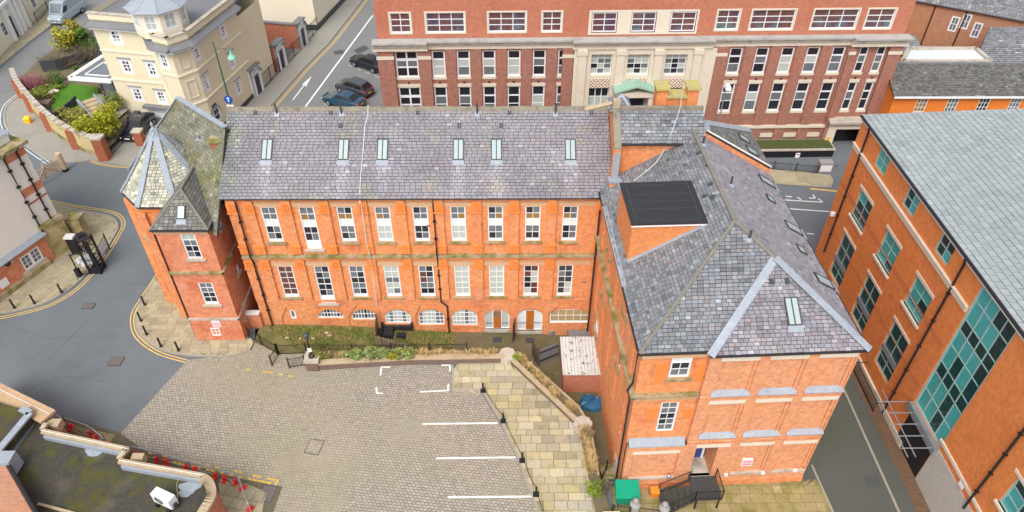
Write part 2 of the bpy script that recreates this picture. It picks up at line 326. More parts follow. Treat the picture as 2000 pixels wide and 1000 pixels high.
def arch_curve(s0, s1, zs, zt, n=12):
    c, hw, h = (s0 + s1) / 2, (s1 - s0) / 2, zt - zs
    r = (hw * hw + h * h) / (2 * h); th = math.asin(min(1, hw / r)) if h <= hw else math.pi / 2
    return [(c + r * math.sin(-th + 2 * th * k / n), zt - r + r * math.cos(-th + 2 * th * k / n)) for k in range(n + 1)]
def arch_fill(mb, fr, s0, s1, zs, zt, reveal=.18, d=0.):
    c = arch_curve(s0, s1, zs, zt)
    for (a, za), (b, zb) in zip(c, c[1:]):
        if max(zt - za, zt - zb) > 1e-4: mb.poly([fr.pt(a, za, d), fr.pt(b, zb, d), fr.pt(b, zt, d), fr.pt(a, zt, d)])
        mb.poly([fr.pt(a, za, d), fr.pt(a, za, d - reveal), fr.pt(b, zb, d - reveal), fr.pt(b, zb, d)])
PANE = {}
def pane(parent, fr, s0, s1, z0, z1, d, m):
    key = (round(s1 - s0, 2), round(z1 - z0, 2), m.name)
    if key not in PANE:
        w, h = (s1 - s0) / 2, (z1 - z0) / 2; me = bpy.data.meshes.new('pane')
        vs_ = [(x, y, z) for z in (-h, h) for (x, y) in ((-w, -.004), (w, -.004), (w, .004), (-w, .004))]
        me.from_pydata(vs_, [], [(3, 2, 1, 0), (4, 5, 6, 7), (0, 1, 5, 4), (1, 2, 6, 5), (2, 3, 7, 6), (3, 0, 4, 7)]); me.materials.append(m); me.update(); PANE[key] = me
    o = link(bpy.data.objects.new('pane', PANE[key]), parent, fr.pt((s0 + s1) / 2, (z0 + z1) / 2, d)); o.rotation_euler.z = fr.a; return o
def win(parent, fr, s0, s1, z0, z1, cols=2, rows=3, d=-.10, fw=.07, bar=.035, fm=None, gm=None, colfr=None, rowfr=None, panel=None, thick=None, name='window', fd=.07):
    """frame and glazing bars are one mesh, each pane of glass its child. gm(i, j) picks the glass; rows count from the bottom"""
    fm = fm or M['white']; mb = MB()
    mb.fb(fr, s0, s0 + fw, z0, z1, d - .02, d + fd); mb.fb(fr, s1 - fw, s1, z0, z1, d - .02, d + fd)
    mb.fb(fr, s0 + fw, s1 - fw, z0, z0 + fw, d - .02, d + fd - .002); mb.fb(fr, s0 + fw, s1 - fw, z1 - fw, z1, d - .02, d + fd - .002)
    a, b, c, e = s0 + fw, s1 - fw, z0 + fw, z1 - fw
    if panel: mb.fb(fr, a, b, c, c + panel, d - .02, d + .03); c += panel
    cf = colfr or [k / cols for k in range(cols + 1)]; rf = rowfr or [k / rows for k in range(rows + 1)]
    for k in range(1, len(cf) - 1): x = a + (b - a) * cf[k]; mb.fb(fr, x - bar / 2, x + bar / 2, c, e, d - .015, d + .035)
    for k in range(1, len(rf) - 1):
        z = c + (e - c) * rf[k]; bb = bar * (1.9 if thick and k in thick else 1)
        mb.fb(fr, a, b, z - bb / 2, z + bb / 2, d - .014, d + .033)
    o = mb.build(name, fm, parent)
    for i in range(len(cf) - 1):
        for j in range(len(rf) - 1):
            g = gm(i, j) if callable(gm) else (gm or M['glass'])
            pane(o, fr, a + (b - a) * cf[i], a + (b - a) * cf[i + 1], c + (e - c) * rf[j], c + (e - c) * rf[j + 1], d + .004, g)
    return o
def arch_win(parent, fr, s0, s1, z0, zs, zt, cols=6, rows=3, d=-.10, fw=.07, bar=.04, gm=None, name='window'):
    """segmental arched window: straight bars, curved head"""
    mb = MB(); c = arch_curve(s0, s1, zs, zt)
    zat = lambda s: next((za + (zb - za) * (s - a) / (b - a) for (a, za), (b, zb) in zip(c, c[1:]) if a <= s <= b + 1e-6), zs)
    for (a, za), (b, zb) in zip(c, c[1:]):
        q = lambda dd: [fr.pt(a, za - fw, dd), fr.pt(b, zb - fw, dd), fr.pt(b, zb, dd), fr.pt(a, za, dd)]
        f, k = q(d + .06), q(d - .02); mb.poly(f); mb.poly([f[0], k[0], k[1], f[1]])
    mb.fb(fr, s0, s0 + fw, z0, zs, d - .02, d + .06); mb.fb(fr, s1 - fw, s1, z0, zs, d - .02, d + .06); mb.fb(fr, s0 + fw, s1 - fw, z0, z0 + fw, d - .02, d + .058)
    for k in range(1, cols):
        s = s0 + (s1 - s0) * k / cols; mb.fb(fr, s - bar / 2, s + bar / 2, z0 + fw, zat(s) - fw * .6, d - .015, d + .035)
    for k in range(1, rows):
        z = z0 + (zt - z0) * k / rows
        sa, sb = s0, s1
        if z > zs:
            xs = [s0 + (s1 - s0) * i / 60 for i in range(61)]; ok = [x for x in xs if zat(x) - fw * .5 > z]
            if not ok: continue
            sa, sb = ok[0], ok[-1]
        mb.fb(fr, sa, sb, z - bar / 2, z + bar / 2, d - .014, d + .033)
    o = mb.build(name, M['white'], parent)
    for k in range(cols):
        a, b = s0 + (s1 - s0) * k / cols, s0 + (s1 - s0) * (k + 1) / cols
        p = MB(); n = 3; top = [(a + (b - a) * i / n, zat(a + (b - a) * i / n) - .01) for i in range(n + 1)]
        p.poly([fr.pt(a, z0 + .01, d), fr.pt(b, z0 + .01, d)] + [fr.pt(s, z, d) for s, z in top[::-1]])
        p.build('pane', gm(k) if callable(gm) else (gm or M['glass_mid']), o)
    return o
def hrange(poly, v):
    xs = []
    for i in range(len(poly)):
        (a, va), (b, vb) = poly[i], poly[(i + 1) % len(poly)]
        if (va - v) * (vb - v) < 0 or va == v: xs.append(a + (b - a) * (v - va) / (vb - va) if vb != va else a)
    return (min(xs), max(xs)) if len(xs) >= 2 else None
def slates(parent, pts, eave, m, w=.30, h=.20, lift=.026, split=0, tint=.16, hue=.03, near=None, wander=.12, pale=.05, name='slate', back=True, tf=None):
    """pts: convex roof polygon in 3-D; eave: two points giving the course direction. Underlay + courses of slates"""
    pts = [V(p) for p in pts]; o = V(eave[0]); u = (V(eave[1]) - o).normalized()
    nrm = V((0, 0, 0))
    for i in range(len(pts)): nrm += (pts[i] - pts[0]).cross(pts[(i + 1) % len(pts)] - pts[0])
    nrm.normalize()
    if nrm.z < 0: nrm = -nrm
    v = nrm.cross(u)
    if v.z < 0: v = -v
    P2 = [((p - o).dot(u), (p - o).dot(v)) for p in pts]
    at = lambda a, b, k=0.: o + u * a + v * b + nrm * k
    if back:
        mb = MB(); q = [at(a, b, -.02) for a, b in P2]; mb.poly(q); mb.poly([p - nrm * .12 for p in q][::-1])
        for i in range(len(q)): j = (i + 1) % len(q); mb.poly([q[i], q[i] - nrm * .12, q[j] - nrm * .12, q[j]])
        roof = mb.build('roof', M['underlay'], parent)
    else: roof = parent
    vmin, vmax = min(b for a, b in P2), max(b for a, b in P2)
    items = []; r = 0; y = vmin
    while y < vmax - .03:
        yt = min(y + h, vmax); ra = hrange(P2, y + 1e-4); rb = hrange(P2, yt - 1e-4)
        if ra and rb:
            x = min(ra[0], rb[0]) - (w * .5 if r % 2 else 0) - random.random() * w * .1
            end = max(ra[1], rb[1])
            while x < end:
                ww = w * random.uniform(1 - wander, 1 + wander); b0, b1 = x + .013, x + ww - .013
                q = [max(b0, ra[0]), min(b1, ra[1]), min(b1, rb[1]), max(b0, rb[0])]
                if q[1] - q[0] > .02 or q[2] - q[3] > .02:
                    if q[1] < q[0]: q[1] = q[0] = (q[0] + q[1]) / 2
                    if q[2] < q[3]: q[2] = q[3] = (q[2] + q[3]) / 2
                    items.append((y + .020 + random.uniform(-.010, .010), yt, q))  # gap below each course bares dark underlay, standing in for its shadow line
                x += ww
        y += h; r += 1
    def one(mb, it):
        y, yt, q = it; k = random.uniform(.8, 1.3) * lift
        g = random.gauss(1, tint); g = max(.5, min(1.7, g))
        if random.random() < pale: g *= random.uniform(1.2, 1.5)
        e = random.gauss(0, hue); t3 = tf(at((q[0] + q[1]) / 2, y)) if tf else (1, 1, 1); mb.tint = (g * (1 + e) * t3[0], g * t3[1], g * (1 - e * .6) * t3[2])
        a = [at(q[0], y, k), at(q[1], y, k), at(q[2], yt, .004), at(q[3], yt, .004)]; b = [at(q[0], y, -.01), at(q[1], y, -.01)]
        mb.poly(a); mb.poly([a[0], b[0], b[1], a[1]]); mb.poly([a[1], b[1], a[2]]); mb.poly([a[0], a[3], b[0]])
    if split and near is not None: items.sort(key=lambda it: (at((it[2][0] + it[2][1]) / 2, it[0]) - V(near)).length)
    for it in items[:split]:
        mb = MB(); one(mb, it); mb.build(name, m, roof)
    mb = MB()
    for it in items[split:]: one(mb, it)
    s_ = mb.build('slates', m, roof)
    if s_: s_['kind'] = 'stuff'
    return roof
def strip(mb, a, b, w, nrm, k=.04, lift=.02):
    """a flat capping strip laid along a-b, w wide"""
    a, b = V(a), V(b); d = (b - a).normalized(); n = V(nrm).normalized(); t = d.cross(n).normalized() * (w / 2)
    lo, hi = n * lift, n * (lift + k); p = [a - t, b - t, b + t, a + t]
    mb.hexa([x + lo for x in p], [x + hi for x in p])
def ridge(mb, a, b, r=.11, n=8): mb.tube([a, b], r, n)
def skylight(parent, c, u, v, w, h, bars=1, flash=True, name='skylight', lip=.10):
    """roof window lying in the plane u (across), v (up the slope)"""
    c, u, v = V(c), V(u).normalized(), V(v).normalized(); n = u.cross(v)
    if n.z < 0: n = -n
    def slab(mb, x0, x1, y0, y1, k0, k1):
        q = lambda k: [c + u * x + v * y + n * k for x, y in ((x0, y0), (x1, y0), (x1, y1), (x0, y1))]; mb.hexa(q(k0), q(k1))
    mb = MB(); t = .055
    slab(mb, -w / 2, -w / 2 + t, 0, h, 0, lip); slab(mb, w / 2 - t, w / 2, 0, h, 0, lip); slab(mb, -w / 2 + t, w / 2 - t, 0, t, 0, lip - .003); slab(mb, -w / 2 + t, w / 2 - t, h - t, h, 0, lip + .003)
    for k in range(1, bars + 1):
        x = -w / 2 + w * k / (bars + 1); slab(mb, x - .03, x + .03, t, h - t, .02, lip - .006)
    o = mb.build(name, M['greydark'], parent)
    for k in range(bars + 1):
        g = MB(); slab(g, -w / 2 + w * k / (bars + 1) + .02, -w / 2 + w * (k + 1) / (bars + 1) - .02, .03, h - .03, .03, lip - .03); g.build('pane', M['skyglass'], o)
    if flash:
        g = MB(); slab(g, -w / 2 - .03, w / 2 + .03, -.30, -.005, .018, .04); slab(g, -w / 2 - .12, w / 2 + .12, -.34, -.30, .018, .036); g.build('flashing', M['lead'], o)
    return o
def sheet(name, pxs, m, z=0., parent=None, zpx=None, thick=0., kind='structure', world=None):
    """a flat paved surface given by photo pixels on the ground plane"""
    pts = world or [G(x, y, z if zpx is None else zpx) for x, y in pxs]; pts = [V((p[0], p[1], z)) for p in pts]
    ar = sum(pts[i].x * pts[(i + 1) % len(pts)].y - pts[(i + 1) % len(pts)].x * pts[i].y for i in range(len(pts)))
    if ar < 0: pts.reverse()
    mb = MB()
    for tri in tessellate_polygon([pts]):
        a, b, c = [pts[i] for i in tri]
        if (b - a).cross(c - a).z < 0: b, c = c, b
        mb.poly([a, b, c])
    if thick:
        for i in range(len(pts)):
            a, b = pts[i], pts[(i + 1) % len(pts)]; mb.poly([a, a - V((0, 0, thick)), b - V((0, 0, thick)), b])
    o = mb.build(name, m, parent)
    if parent is None and kind: o['kind'] = kind
    return o
def line(mb, pxs, w=.1, z=.016, world=None, dash=None):
    pts = world or [G(x, y, 0) for x, y in pxs]; pts = [V((p[0], p[1], z)) for p in pts]
    L_, R_ = [], []
    for k, p in enumerate(pts):
        d = (pts[min(k + 1, len(pts) - 1)] - pts[max(k - 1, 0)]).normalized(); t = V((-d.y, d.x, 0)) * w / 2; L_.append(p + t); R_.append(p - t)
    for k in range(len(pts) - 1):
        if dash:
            n = max(1, int((pts[k + 1] - pts[k]).length / dash))
            for i in range(n):
                if random.random() < .35: continue
                f = lambda A, t: A[k] + (A[k + 1] - A[k]) * t
                mb.poly([f(R_, i / n), f(R_, (i + .85) / n), f(L_, (i + .85) / n), f(L_, i / n)])
        else: mb.poly([R_[k], R_[k + 1], L_[k + 1], L_[k]])
def smooth_px(pxs, n=6):
    """Catmull-Rom through photo pixels"""
    out = []; P = [V((x, y)) for x, y in pxs]
    for i in range(len(P) - 1):
        p0, p1, p2, p3 = P[max(i - 1, 0)], P[i], P[i + 1], P[min(i + 2, len(P) - 1)]
        for k in range(n):
            t = k / n; out.append(.5 * ((2 * p1) + (p2 - p0) * t + (2 * p0 - 5 * p1 + 4 * p2 - p3) * t * t + (3 * p1 - p0 - 3 * p2 + p3) * t ** 3))
    out.append(P[-1]); return [(p.x, p.y) for p in out]
def flags(parent, poly, m, rowh=(.45, .62), wd=(.6, 1.05), z=0., rot=0., gap=.012, name='flagstone', tint=.13, hue=.05, th=.02):
    """every flagstone is its own object, laid in courses clipped to the outline"""
    c, s_ = math.cos(rot), math.sin(rot); loc = lambda p: (p[0] * c + p[1] * s_, -p[0] * s_ + p[1] * c); wor = lambda a, b, k: V((a * c - b * s_, a * s_ + b * c, z + k))
    P2 = [loc(p) for p in poly]; v = min(b for a, b in P2); vm = max(b for a, b in P2)
    while v < vm - .08:
        h = min(random.uniform(*rowh), vm - v); ra, rb = hrange(P2, v + 1e-3), hrange(P2, v + h - 1e-3)
        if ra and rb:
            x = min(ra[0], rb[0]) - random.random() * wd[0]; end = max(ra[1], rb[1])
            while x < end:
                w = random.uniform(*wd); q = [max(x, ra[0]), min(x + w, ra[1]), min(x + w, rb[1]), max(x, rb[0])]
                if q[1] - q[0] > .1 or q[2] - q[3] > .1:
                    if q[1] < q[0]: q[0] = q[1] = (q[0] + q[1]) / 2
                    if q[2] < q[3]: q[2] = q[3] = (q[2] + q[3]) / 2
                    g, k = gap * random.uniform(.7, 1.6), th + random.uniform(-.004, .004)
                    t = [(q[0] + g, v + g), (q[1] - g, v + g), (q[2] - g, v + h - g), (q[3] + g, v + h - g)]
                    mb = MB(); e = random.gauss(1, tint); f = random.gauss(0, hue); mb.tint = (e * (1 + f * .3), e, e * (1 - f * 1.6))
                    tl = [random.uniform(-.003, .003) for _ in range(4)]
                    a = [wor(px, py, k + tl[i]) for i, (px, py) in enumerate(t)]; b = [wor(px, py, 0) for px, py in t]
                    mb.poly(a)
                    for i in range(4): j = (i + 1) % 4; mb.poly([a[i], b[i], b[j], a[j]])
                    mb.build(name, m, parent)
                x += w
        v += h
# ------------------------------------------------------------------ ground
YF = 37.1                                                     # front of the long range
def yard_z(x):
    K = [(-19, .05), (-14, -.02), (-9.5, -.30), (-6.3, -.62), (-4.2, -.85), (-1.5, -.95), (.5, -1.0), (3.8, -1.25), (8, -1.3)]
    for (a, za), (b, zb) in zip(K, K[1:]):
        if a <= x <= b: return za + (zb - za) * (x - a) / (b - a)
    return -1.3
pl_in = [G(*p) for p in ((497, 668), (548, 694), (600, 690), (812, 690), (982, 686), (1010, 694), (1128, 800), (1152, 838), (1168, 935))]   # inner edge of the planters, on the ground
YARD = [V((p.x, p.y, 0)) for p in pl_in] + [V((7.25, 24.1, 0)), V((6.5, YF + .05, 0)), V((-18.2, YF + .05, 0))]
def ground_mesh():
    R = 400.; outer = [V((-R, -R, 0)), V((R, -R, 0)), V((R, R, 0)), V((-R, R, 0))]; allp = outer + YARD; mb = MB()
    for tri in tessellate_polygon([outer, YARD]):
        a, b, c = [V((allp[i].x, allp[i].y, -.02)) for i in tri]
        if (b - a).cross(c - a).z < 0: b, c = c, b
        mb.poly([a, b, c])
    return mb.build('ground', M['asphalt'])
tag(ground_mesh(), kind='structure')
def yard_surface():
    def ymin(x):
        for a, b in zip(pl_in, pl_in[1:]):
            if min(a.x, b.x) <= x <= max(a.x, b.x) and abs(b.x - a.x) > 1e-3: return a.y + (b.y - a.y) * (x - a.x) / (b.x - a.x)
        return 24.2 if x > 3 else 33.8
    mb, mg, mw = MB(), MB(), MB(); N = 80; x0, x1 = pl_in[0].x, 7.3
    for i in range(N):
        a, b = x0 + (x1 - x0) * i / N, x0 + (x1 - x0) * (i + 1) / N; ya, yb = ymin(a), ymin(b)
        (mg if b < -3.4 else mb).poly([(a, ya, yard_z(a)), (b, yb, yard_z(b)), (b, YF + .1, yard_z(b)), (a, YF + .1, yard_z(a))])
        mw.poly([(a, ya, yard_z(a) - .1), (a, ya, .0), (b, yb, .0), (b, yb, yard_z(b) - .1)])
    tag(mb.build('yard_paving', M['yard']), kind='structure'); tag(mg.build('grass_bank', M['grass_rough']), kind='structure'); tag(mw.build('retaining_edge', M['brick_planter']), kind='structure')
yard_surface()
SETT = [(366, 703), (420, 697), (490, 685), (498, 669), (548, 692), (600, 690), (602, 724), (745, 711), (881, 713), (882, 762), (940, 766), (976, 826), (1008, 893), (1040, 975), (1086, 1100), (1180, 1400), (150, 1400), (236, 846)]
sheet('sett_paving', SETT, M['setts'], .004)
fl_poly = [(884, 714), (978, 694), (1135, 836), (1163, 940), (1172, 1010), (1215, 1300), (1150, 1300), (1088, 1110), (1042, 978), (1010, 893), (978, 824), (944, 765), (884, 762)]
fl = sheet('flagstone_path', fl_poly, M['flag_joint'], .004)
flags(fl, [G(*p) for p in fl_poly], M['flag'], z=.006)
# ------------------------------------------------------------------ the long orange range (three storeys, nine bays)
MF = Frame((0, YF), 0.)
XL, XR, EZ = -17.55, 6.9, 11.55
main = thing('school_range', (-5, YF + 4, 0), 'long three-storey orange brick range with slate roof behind the paved court', 'building')
UPC = [-15.02 + 2.41 * i for i in range(9)]
LOC = [MF.px(x, 550)[0] for x in (563, 633, 700, 767, 834, 903, 970, 1037, 1103)]
gp = lambda *names: (lambda i, j: M[random.choice(names)])
def build_main():
    UZ0, UZ1, LZ0, LZ1 = 7.86, 10.70, 2.80, 5.68; UW, LW = .98, 1.03
    holes = []; arch = []
    for i, c in enumerate(UPC): holes.append((c - UW / 2, c + UW / 2, 7.22 if i == 1 else UZ0, UZ1))
    for i, c in enumerate(LOC): holes.append((c - LW / 2, c + LW / 2, 2.15 if i == 1 else LZ0, LZ1))
    AW = [(621, 670, 604, 621), (687.5, 736, 604, 624), (752, 802, 604, 631), (818, 867.5, 604, 634), (883, 932, 604, 635), (947, 995, 604, 643), (1010.5, 1059.5, 603, 646)]
    AR = []
    for (a, b, t, bo) in AW:
        zm = MF.px((a + b) / 2, t)[1]; sa, sb = MF.px(a, (t + bo) / 2 + 3)[0], MF.px(b, (t + bo) / 2 + 3)[0]; zb = MF.px((a + b) / 2, bo)[1]
        AR.append((sa, sb, zb, zm - .62 if zm - .62 > zb + .1 else zb + .12, zm)); holes.append((sa, sb, zb, zm))
    s0, zt = MF.px(564, 606); s1, zb = MF.px(581, 622); small = (s0 + .02, s1 - .05, zb, zt); holes.append(small)
    s0, zt = MF.px(1075, 604); s1, zb = MF.px(1150, 630.5); wide = (s0, s1, zb, zt); holes.append(wide)
    mb = MB(); wall(mb, MF, XL, XR, -1.4, EZ - .02, holes)
    for (a, b, z0, zs, zt) in AR: arch_fill(mb, MF, a, b, zs, zt)
    arch_fill(mb, MF, wide[0], wide[1], wide[3] - .3, wide[3])
    fl_ = Frame((XL, YF), -math.pi / 2)
    mb.poly([(XL, YF, -.2), (XL, YF, EZ), (XL, 41.8, 15.05), (XL, 46.5, EZ), (XL, 46.5, -.2)])
    mb.poly([(XR, YF, -1.4), (XR, 46.5, -1.4), (XR, 46.5, EZ), (XR, 41.8, 15.05), (XR, YF, EZ)])
    mb.poly([(XL, 46.5, -.2), (XL, 46.5, EZ), (XR, 46.5, EZ), (XR, 46.5, -.2)])
    mb.build('wall', M['brick'], main)
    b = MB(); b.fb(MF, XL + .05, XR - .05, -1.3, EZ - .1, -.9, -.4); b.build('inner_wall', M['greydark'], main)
    # windows
    def upg(i, j): return M['glass_white'] if j == 2 else M[random.choice(['glass_amber', 'glass_mid'])] if j == 3 else M[random.choice(['glass', 'glass_mid', 'glass_mid'])]
    blind = {3, 5}
    for k, c in enumerate(UPC):
        g = (lambda i, j, k=k: (M['glass_blind'] if (k in blind and j < 2) else upg(i, j)))
        if k == 1: win(main, MF, c - UW / 2, c + UW / 2, 7.22, UZ1, 2, 5, gm=g, panel=.62, thick=(2,), rowfr=[0, .22, .42, .62, .8, 1], name='glazed_door')
        else: win(main, MF, c - UW / 2, c + UW / 2, UZ0, UZ1, 2, 5, gm=g, panel=.12, thick=(2, 3), rowfr=[0, .2, .42, .62, .8, 1])
    lows = [('glass_brown', 'glass_brown'), ('glass_mid', 'glass'), ('glass_mid', 'glass'), ('glass_blind', 'glass_blind', 'glass_mid'), ('glass', 'glass_brown', 'glass_mid'), ('glass_blind',), ('glass_blind',), ('glass', 'glass_brown', 'glass_blind'), ('glass', 'glass_mid', 'glass_blind')]
    for k, c in enumerate(LOC):
        if k == 1: win(main, MF, c - LW / 2, c + LW / 2, 2.15, LZ1, 2, 5, gm=gp(*lows[k]), panel=.66, thick=(2,), name='glazed_door')
        else: win(main, MF, c - LW / 2, c + LW / 2, LZ0, LZ1, 2, 5, gm=gp(*lows[k]), panel=.16)
    for k, (a, b, z0, zs, zt) in enumerate(AR[:5]): arch_win(main, MF, a, b, z0, zs, zt, 6 if k > 1 else 8, 2 if k < 2 else 4, gm=lambda i, k=k: M[random.choice(['glass', 'glass_mid'] if k < 2 else ['glass_blind', 'glass_blind', 'glass_mid'])])
    for k, (a, b, z0, zs, zt) in enumerate(AR[5:]):     # the two basement entrances: side lights and a varnished door
        o = arch_win(main, MF, a, b, z0, zs, zt - (.18 if k else 0), 3, 1, bar=.09, gm=lambda i: M['glass_white'] if k else M['glass_blind'], name='door_surround', d=-.14)
        w = (b - a); dm = MB(); da, db, dz = a + w * .345, a + w * .655, z0 + .06
        dm.fb(MF, da, db, dz, zs + .38, -.14, -.07)
        for q in ((.08, .46), (.54, .92)):
            for zz in ((.1, .45), (.55, .93)): dm.fb(MF, da + (db - da) * q[0], da + (db - da) * q[1], dz + (zs + .38 - dz) * zz[0], dz + (zs + .38 - dz) * zz[1], -.07, -.055)
        d_ = dm.build('door', M['door_orange'], main); hm = MB(); hm.fb(MF, db - .1, db - .05, dz + .9, dz + .98, -.055, -.01); hm.build('handle', M['steel'], d_)
        if k == 0:
            for q in range(2): pane(d_, MF, da + .07 + q * .25, da + .22 + q * .25, dz + 1.15, zs + .28, -.05, M['glass_mid'])
        sm = MB(); sm.fb(MF, a - .05, b + .05, z0 - .25, z0, -.14, .12); sm.build('step', M['stone_dirty'], main)
        mm = MB(); mm.fb(MF, (a + b) / 2 - .32, (a + b) / 2 + .32, yard_z((a + b) / 2) + .01, yard_z((a + b) / 2) + .03, .45, .95)
        tag(mm.build('door_mat', M['greydark']), 'dark door mat before the ' + ('right, panelled' if k else 'left, glazed') + ' varnished basement door', 'mat', 'basement door mats')
    win(main, MF, *small, 1, 1, fw=.10, gm=M['glass_mid']); 
    win(main, MF, wide[0], wide[1], wide[2], wide[3] - .04, 5, 2, gm=M['glass_buff'], panel=.08)
    # pilasters with fluted caps and bases, string courses, lintel bands, sills
    pus = [XL + .32, UPC[0] - 1.15] + [c + 1.205 for c in UPC[:8]] + [XR - .7]
    for tier, (za, zb, cb, ct) in enumerate([(6.85, 11.3, 10.45, 11.1), (2.55, 6.35, 5.72, 6.3)]):
        for p in pus:
            mb = MB(); w = .30; mb.fb(MF, p - w, p + w, za, zb, .0, .15); o = mb.build('pilaster', M['brick'], main)
            c = MB(); c.fb(MF, p - w - .05, p + w + .05, cb - .14, cb - .04, .15, .26); c.fb(MF, p - w - .02, p + w + .02, cb, ct, .15, .20)
            for q in range(3): c.fb(MF, p - .19 + q * .14, p - .11 + q * .14, cb + .08, ct - .06, .20, .25)
            c.build('capital', M['terracotta'], o)
            if tier == 0:
                c = MB(); c.fb(MF, p - w - .02, p + w + .02, 6.9, 7.55, .15, .20); c.fb(MF, p - w - .06, p + w + .06, 7.55, 7.66, .15, .27)
                for q in range(2): c.fb(MF, p - .13 + q * .16, p - .03 + q * .16, 7.0, 7.45, .20, .24)
                c.build('pedestal', M['terracotta'], o)
    pm = [p for p in pus]
    for t, (z0, z1) in enumerate([(10.73, 11.02), (5.71, 6.05)]):
        for a, b in zip(pm[1:], pm[2:]):
            mb = MB(); mb.fb(MF, a + .31, b - .31, z0, z1, 0, .035); mb.fb(MF, a + .36, b - .36, z1 + .06, z1 + .11, 0, .06); mb.build('lintel_band', M['stone'], main)
    for z0, z1, d0, m_ in [(6.62, 6.78, .30, 'stone_moss'), (6.45, 6.617, .20, 'brick'), (6.36, 6.44, .13, 'terracotta'), (11.32, 11.45, .14, 'brick'), (2.36, 2.50, .07, 'brick')]:
        mb = MB(); mb.fb(MF, XL + .02, XR - .3, z0, z1, 0, d0); mb.build('string_course', M[m_], main)
    for k, c in enumerate(UPC):
        if k == 1: z = 7.22
        else:
            z = UZ0; mb = MB(); mb.fb(MF, c - .55, c + .55, 6.95, 7.5, 0, .04); mb.build('apron_panel', M['brick'], main)
        mb = MB(); mb.fb(MF, c - .66, c + .66, z - .17, z - .02, -.1, .14); mb.build('sill', M['stone_moss' if k != 1 else 'stone_dirty'], main)
    for k, c in enumerate(LOC):
        z = 2.15 if k == 1 else LZ0; mb = MB(); mb.fb(MF, c - .72, c + .72, z - .17, z - .02, -.1, .13); mb.build('sill', M['stone_moss' if k != 1 else 'stone_dirty'], main)
    for (a, b, z0, zs, zt) in AR[:5]:
        mb = MB(); mb.fb(MF, a - .06, b + .06, z0 - .10, z0 - .01, -.1, .06); mb.build('sill', M['brick'], main)
        c = arch_curve(a - .02, b + .02, zs, zt + .01); mb = MB()
        for (p, zp), (q, zq) in zip(c, c[1:]):
            f = [MF.pt(p, zp, .035), MF.pt(q, zq, .035), MF.pt(q, zq + .26, .035), MF.pt(p, zp + .26, .035)]; mb.poly(f); mb.poly([f[3], f[2], MF.pt(q, zq + .26, 0), MF.pt(p, zp + .26, 0)])
        mb.build('arch_ring', M['brick_box'], main)
    # air bricks
    for x, y in ((640, 446), (837, 441), (940, 439), (997, 438), (1075, 443), (663, 557), (801, 557), (937, 557), (1141, 551)):
        s, z = MF.px(x, y); mb = MB(); mb.fb(MF, s - .12, s + .12, z - .08, z + .08, 0, .015); mb.build('air_brick', M['brick_dark'], main)
    # rainwater
    mb = MB(); mb.tube([(XL - .15, YF - .28, EZ - .02), (XR - .2, YF - .28, EZ - .02)], .075, 8); mb.build('gutter', M['pipe'], main)
    def pipe(pts, r=.06):
        mb = MB(); mb.tube(pts, r, 8); o = mb.build('downpipe', M['pipe'], main)
        for p, q in zip(pts, pts[1:]):
            n = int((V(q) - V(p)).length / 1.8)
            for k in range(1, n + 1):
                c = V(p).lerp(V(q), k / (n + 1)); cm = MB(); cm.fb(Frame((c.x, c.y)), -.1, .1, c.z - .05, c.z + .05, -.09, .075); cm.build('bracket', M['pipe'], o)
    s0 = MF.px(456, 390, .25)[0]; pipe([(s0, YF - .28, EZ), (s0, YF - .16, EZ - .5), (s0, YF - .36, 6.9), (s0, YF - .16, 6.2), (s0, YF - .14, .1)])
    s0 = MF.px(845, 390, .2)[0]; s1 = MF.px(877, 645, .15)[0]; pipe([(s0, YF - .28, EZ), (s0, YF - .16, EZ - .5), (s0, YF - .36, 6.9), (s0, YF - .16, 6.2), (s0, YF - .14, 2.35), (s1, YF - .14, 1.95), (s1, YF - .14, -.75)])
    pipe([(XR - .25, YF - .25, 10.4), (XR - .3, YF - .36, 6.9), (XR - .3, YF - .16, 6.2), (XR - .3, YF - .14, -1.2)])
    for a, b in (((551, 618), (559, 600)), ((681, 617), (696, 597)), ((812, 617), (820, 597)), ((1072, 612), (1089, 599))):
        p, q = MF.px(*a), MF.px(*b); mb = MB(); mb.tube([MF.pt(p[0], p[1] - .9, .04), MF.pt(p[0], p[1], .04), MF.pt(q[0], q[1], .04)], .03, 6); mb.build('overflow_pipe', M['brick_dark'], main)
build_main()
RZ, RY = 15.12, 41.8                                            # ridge of the long range
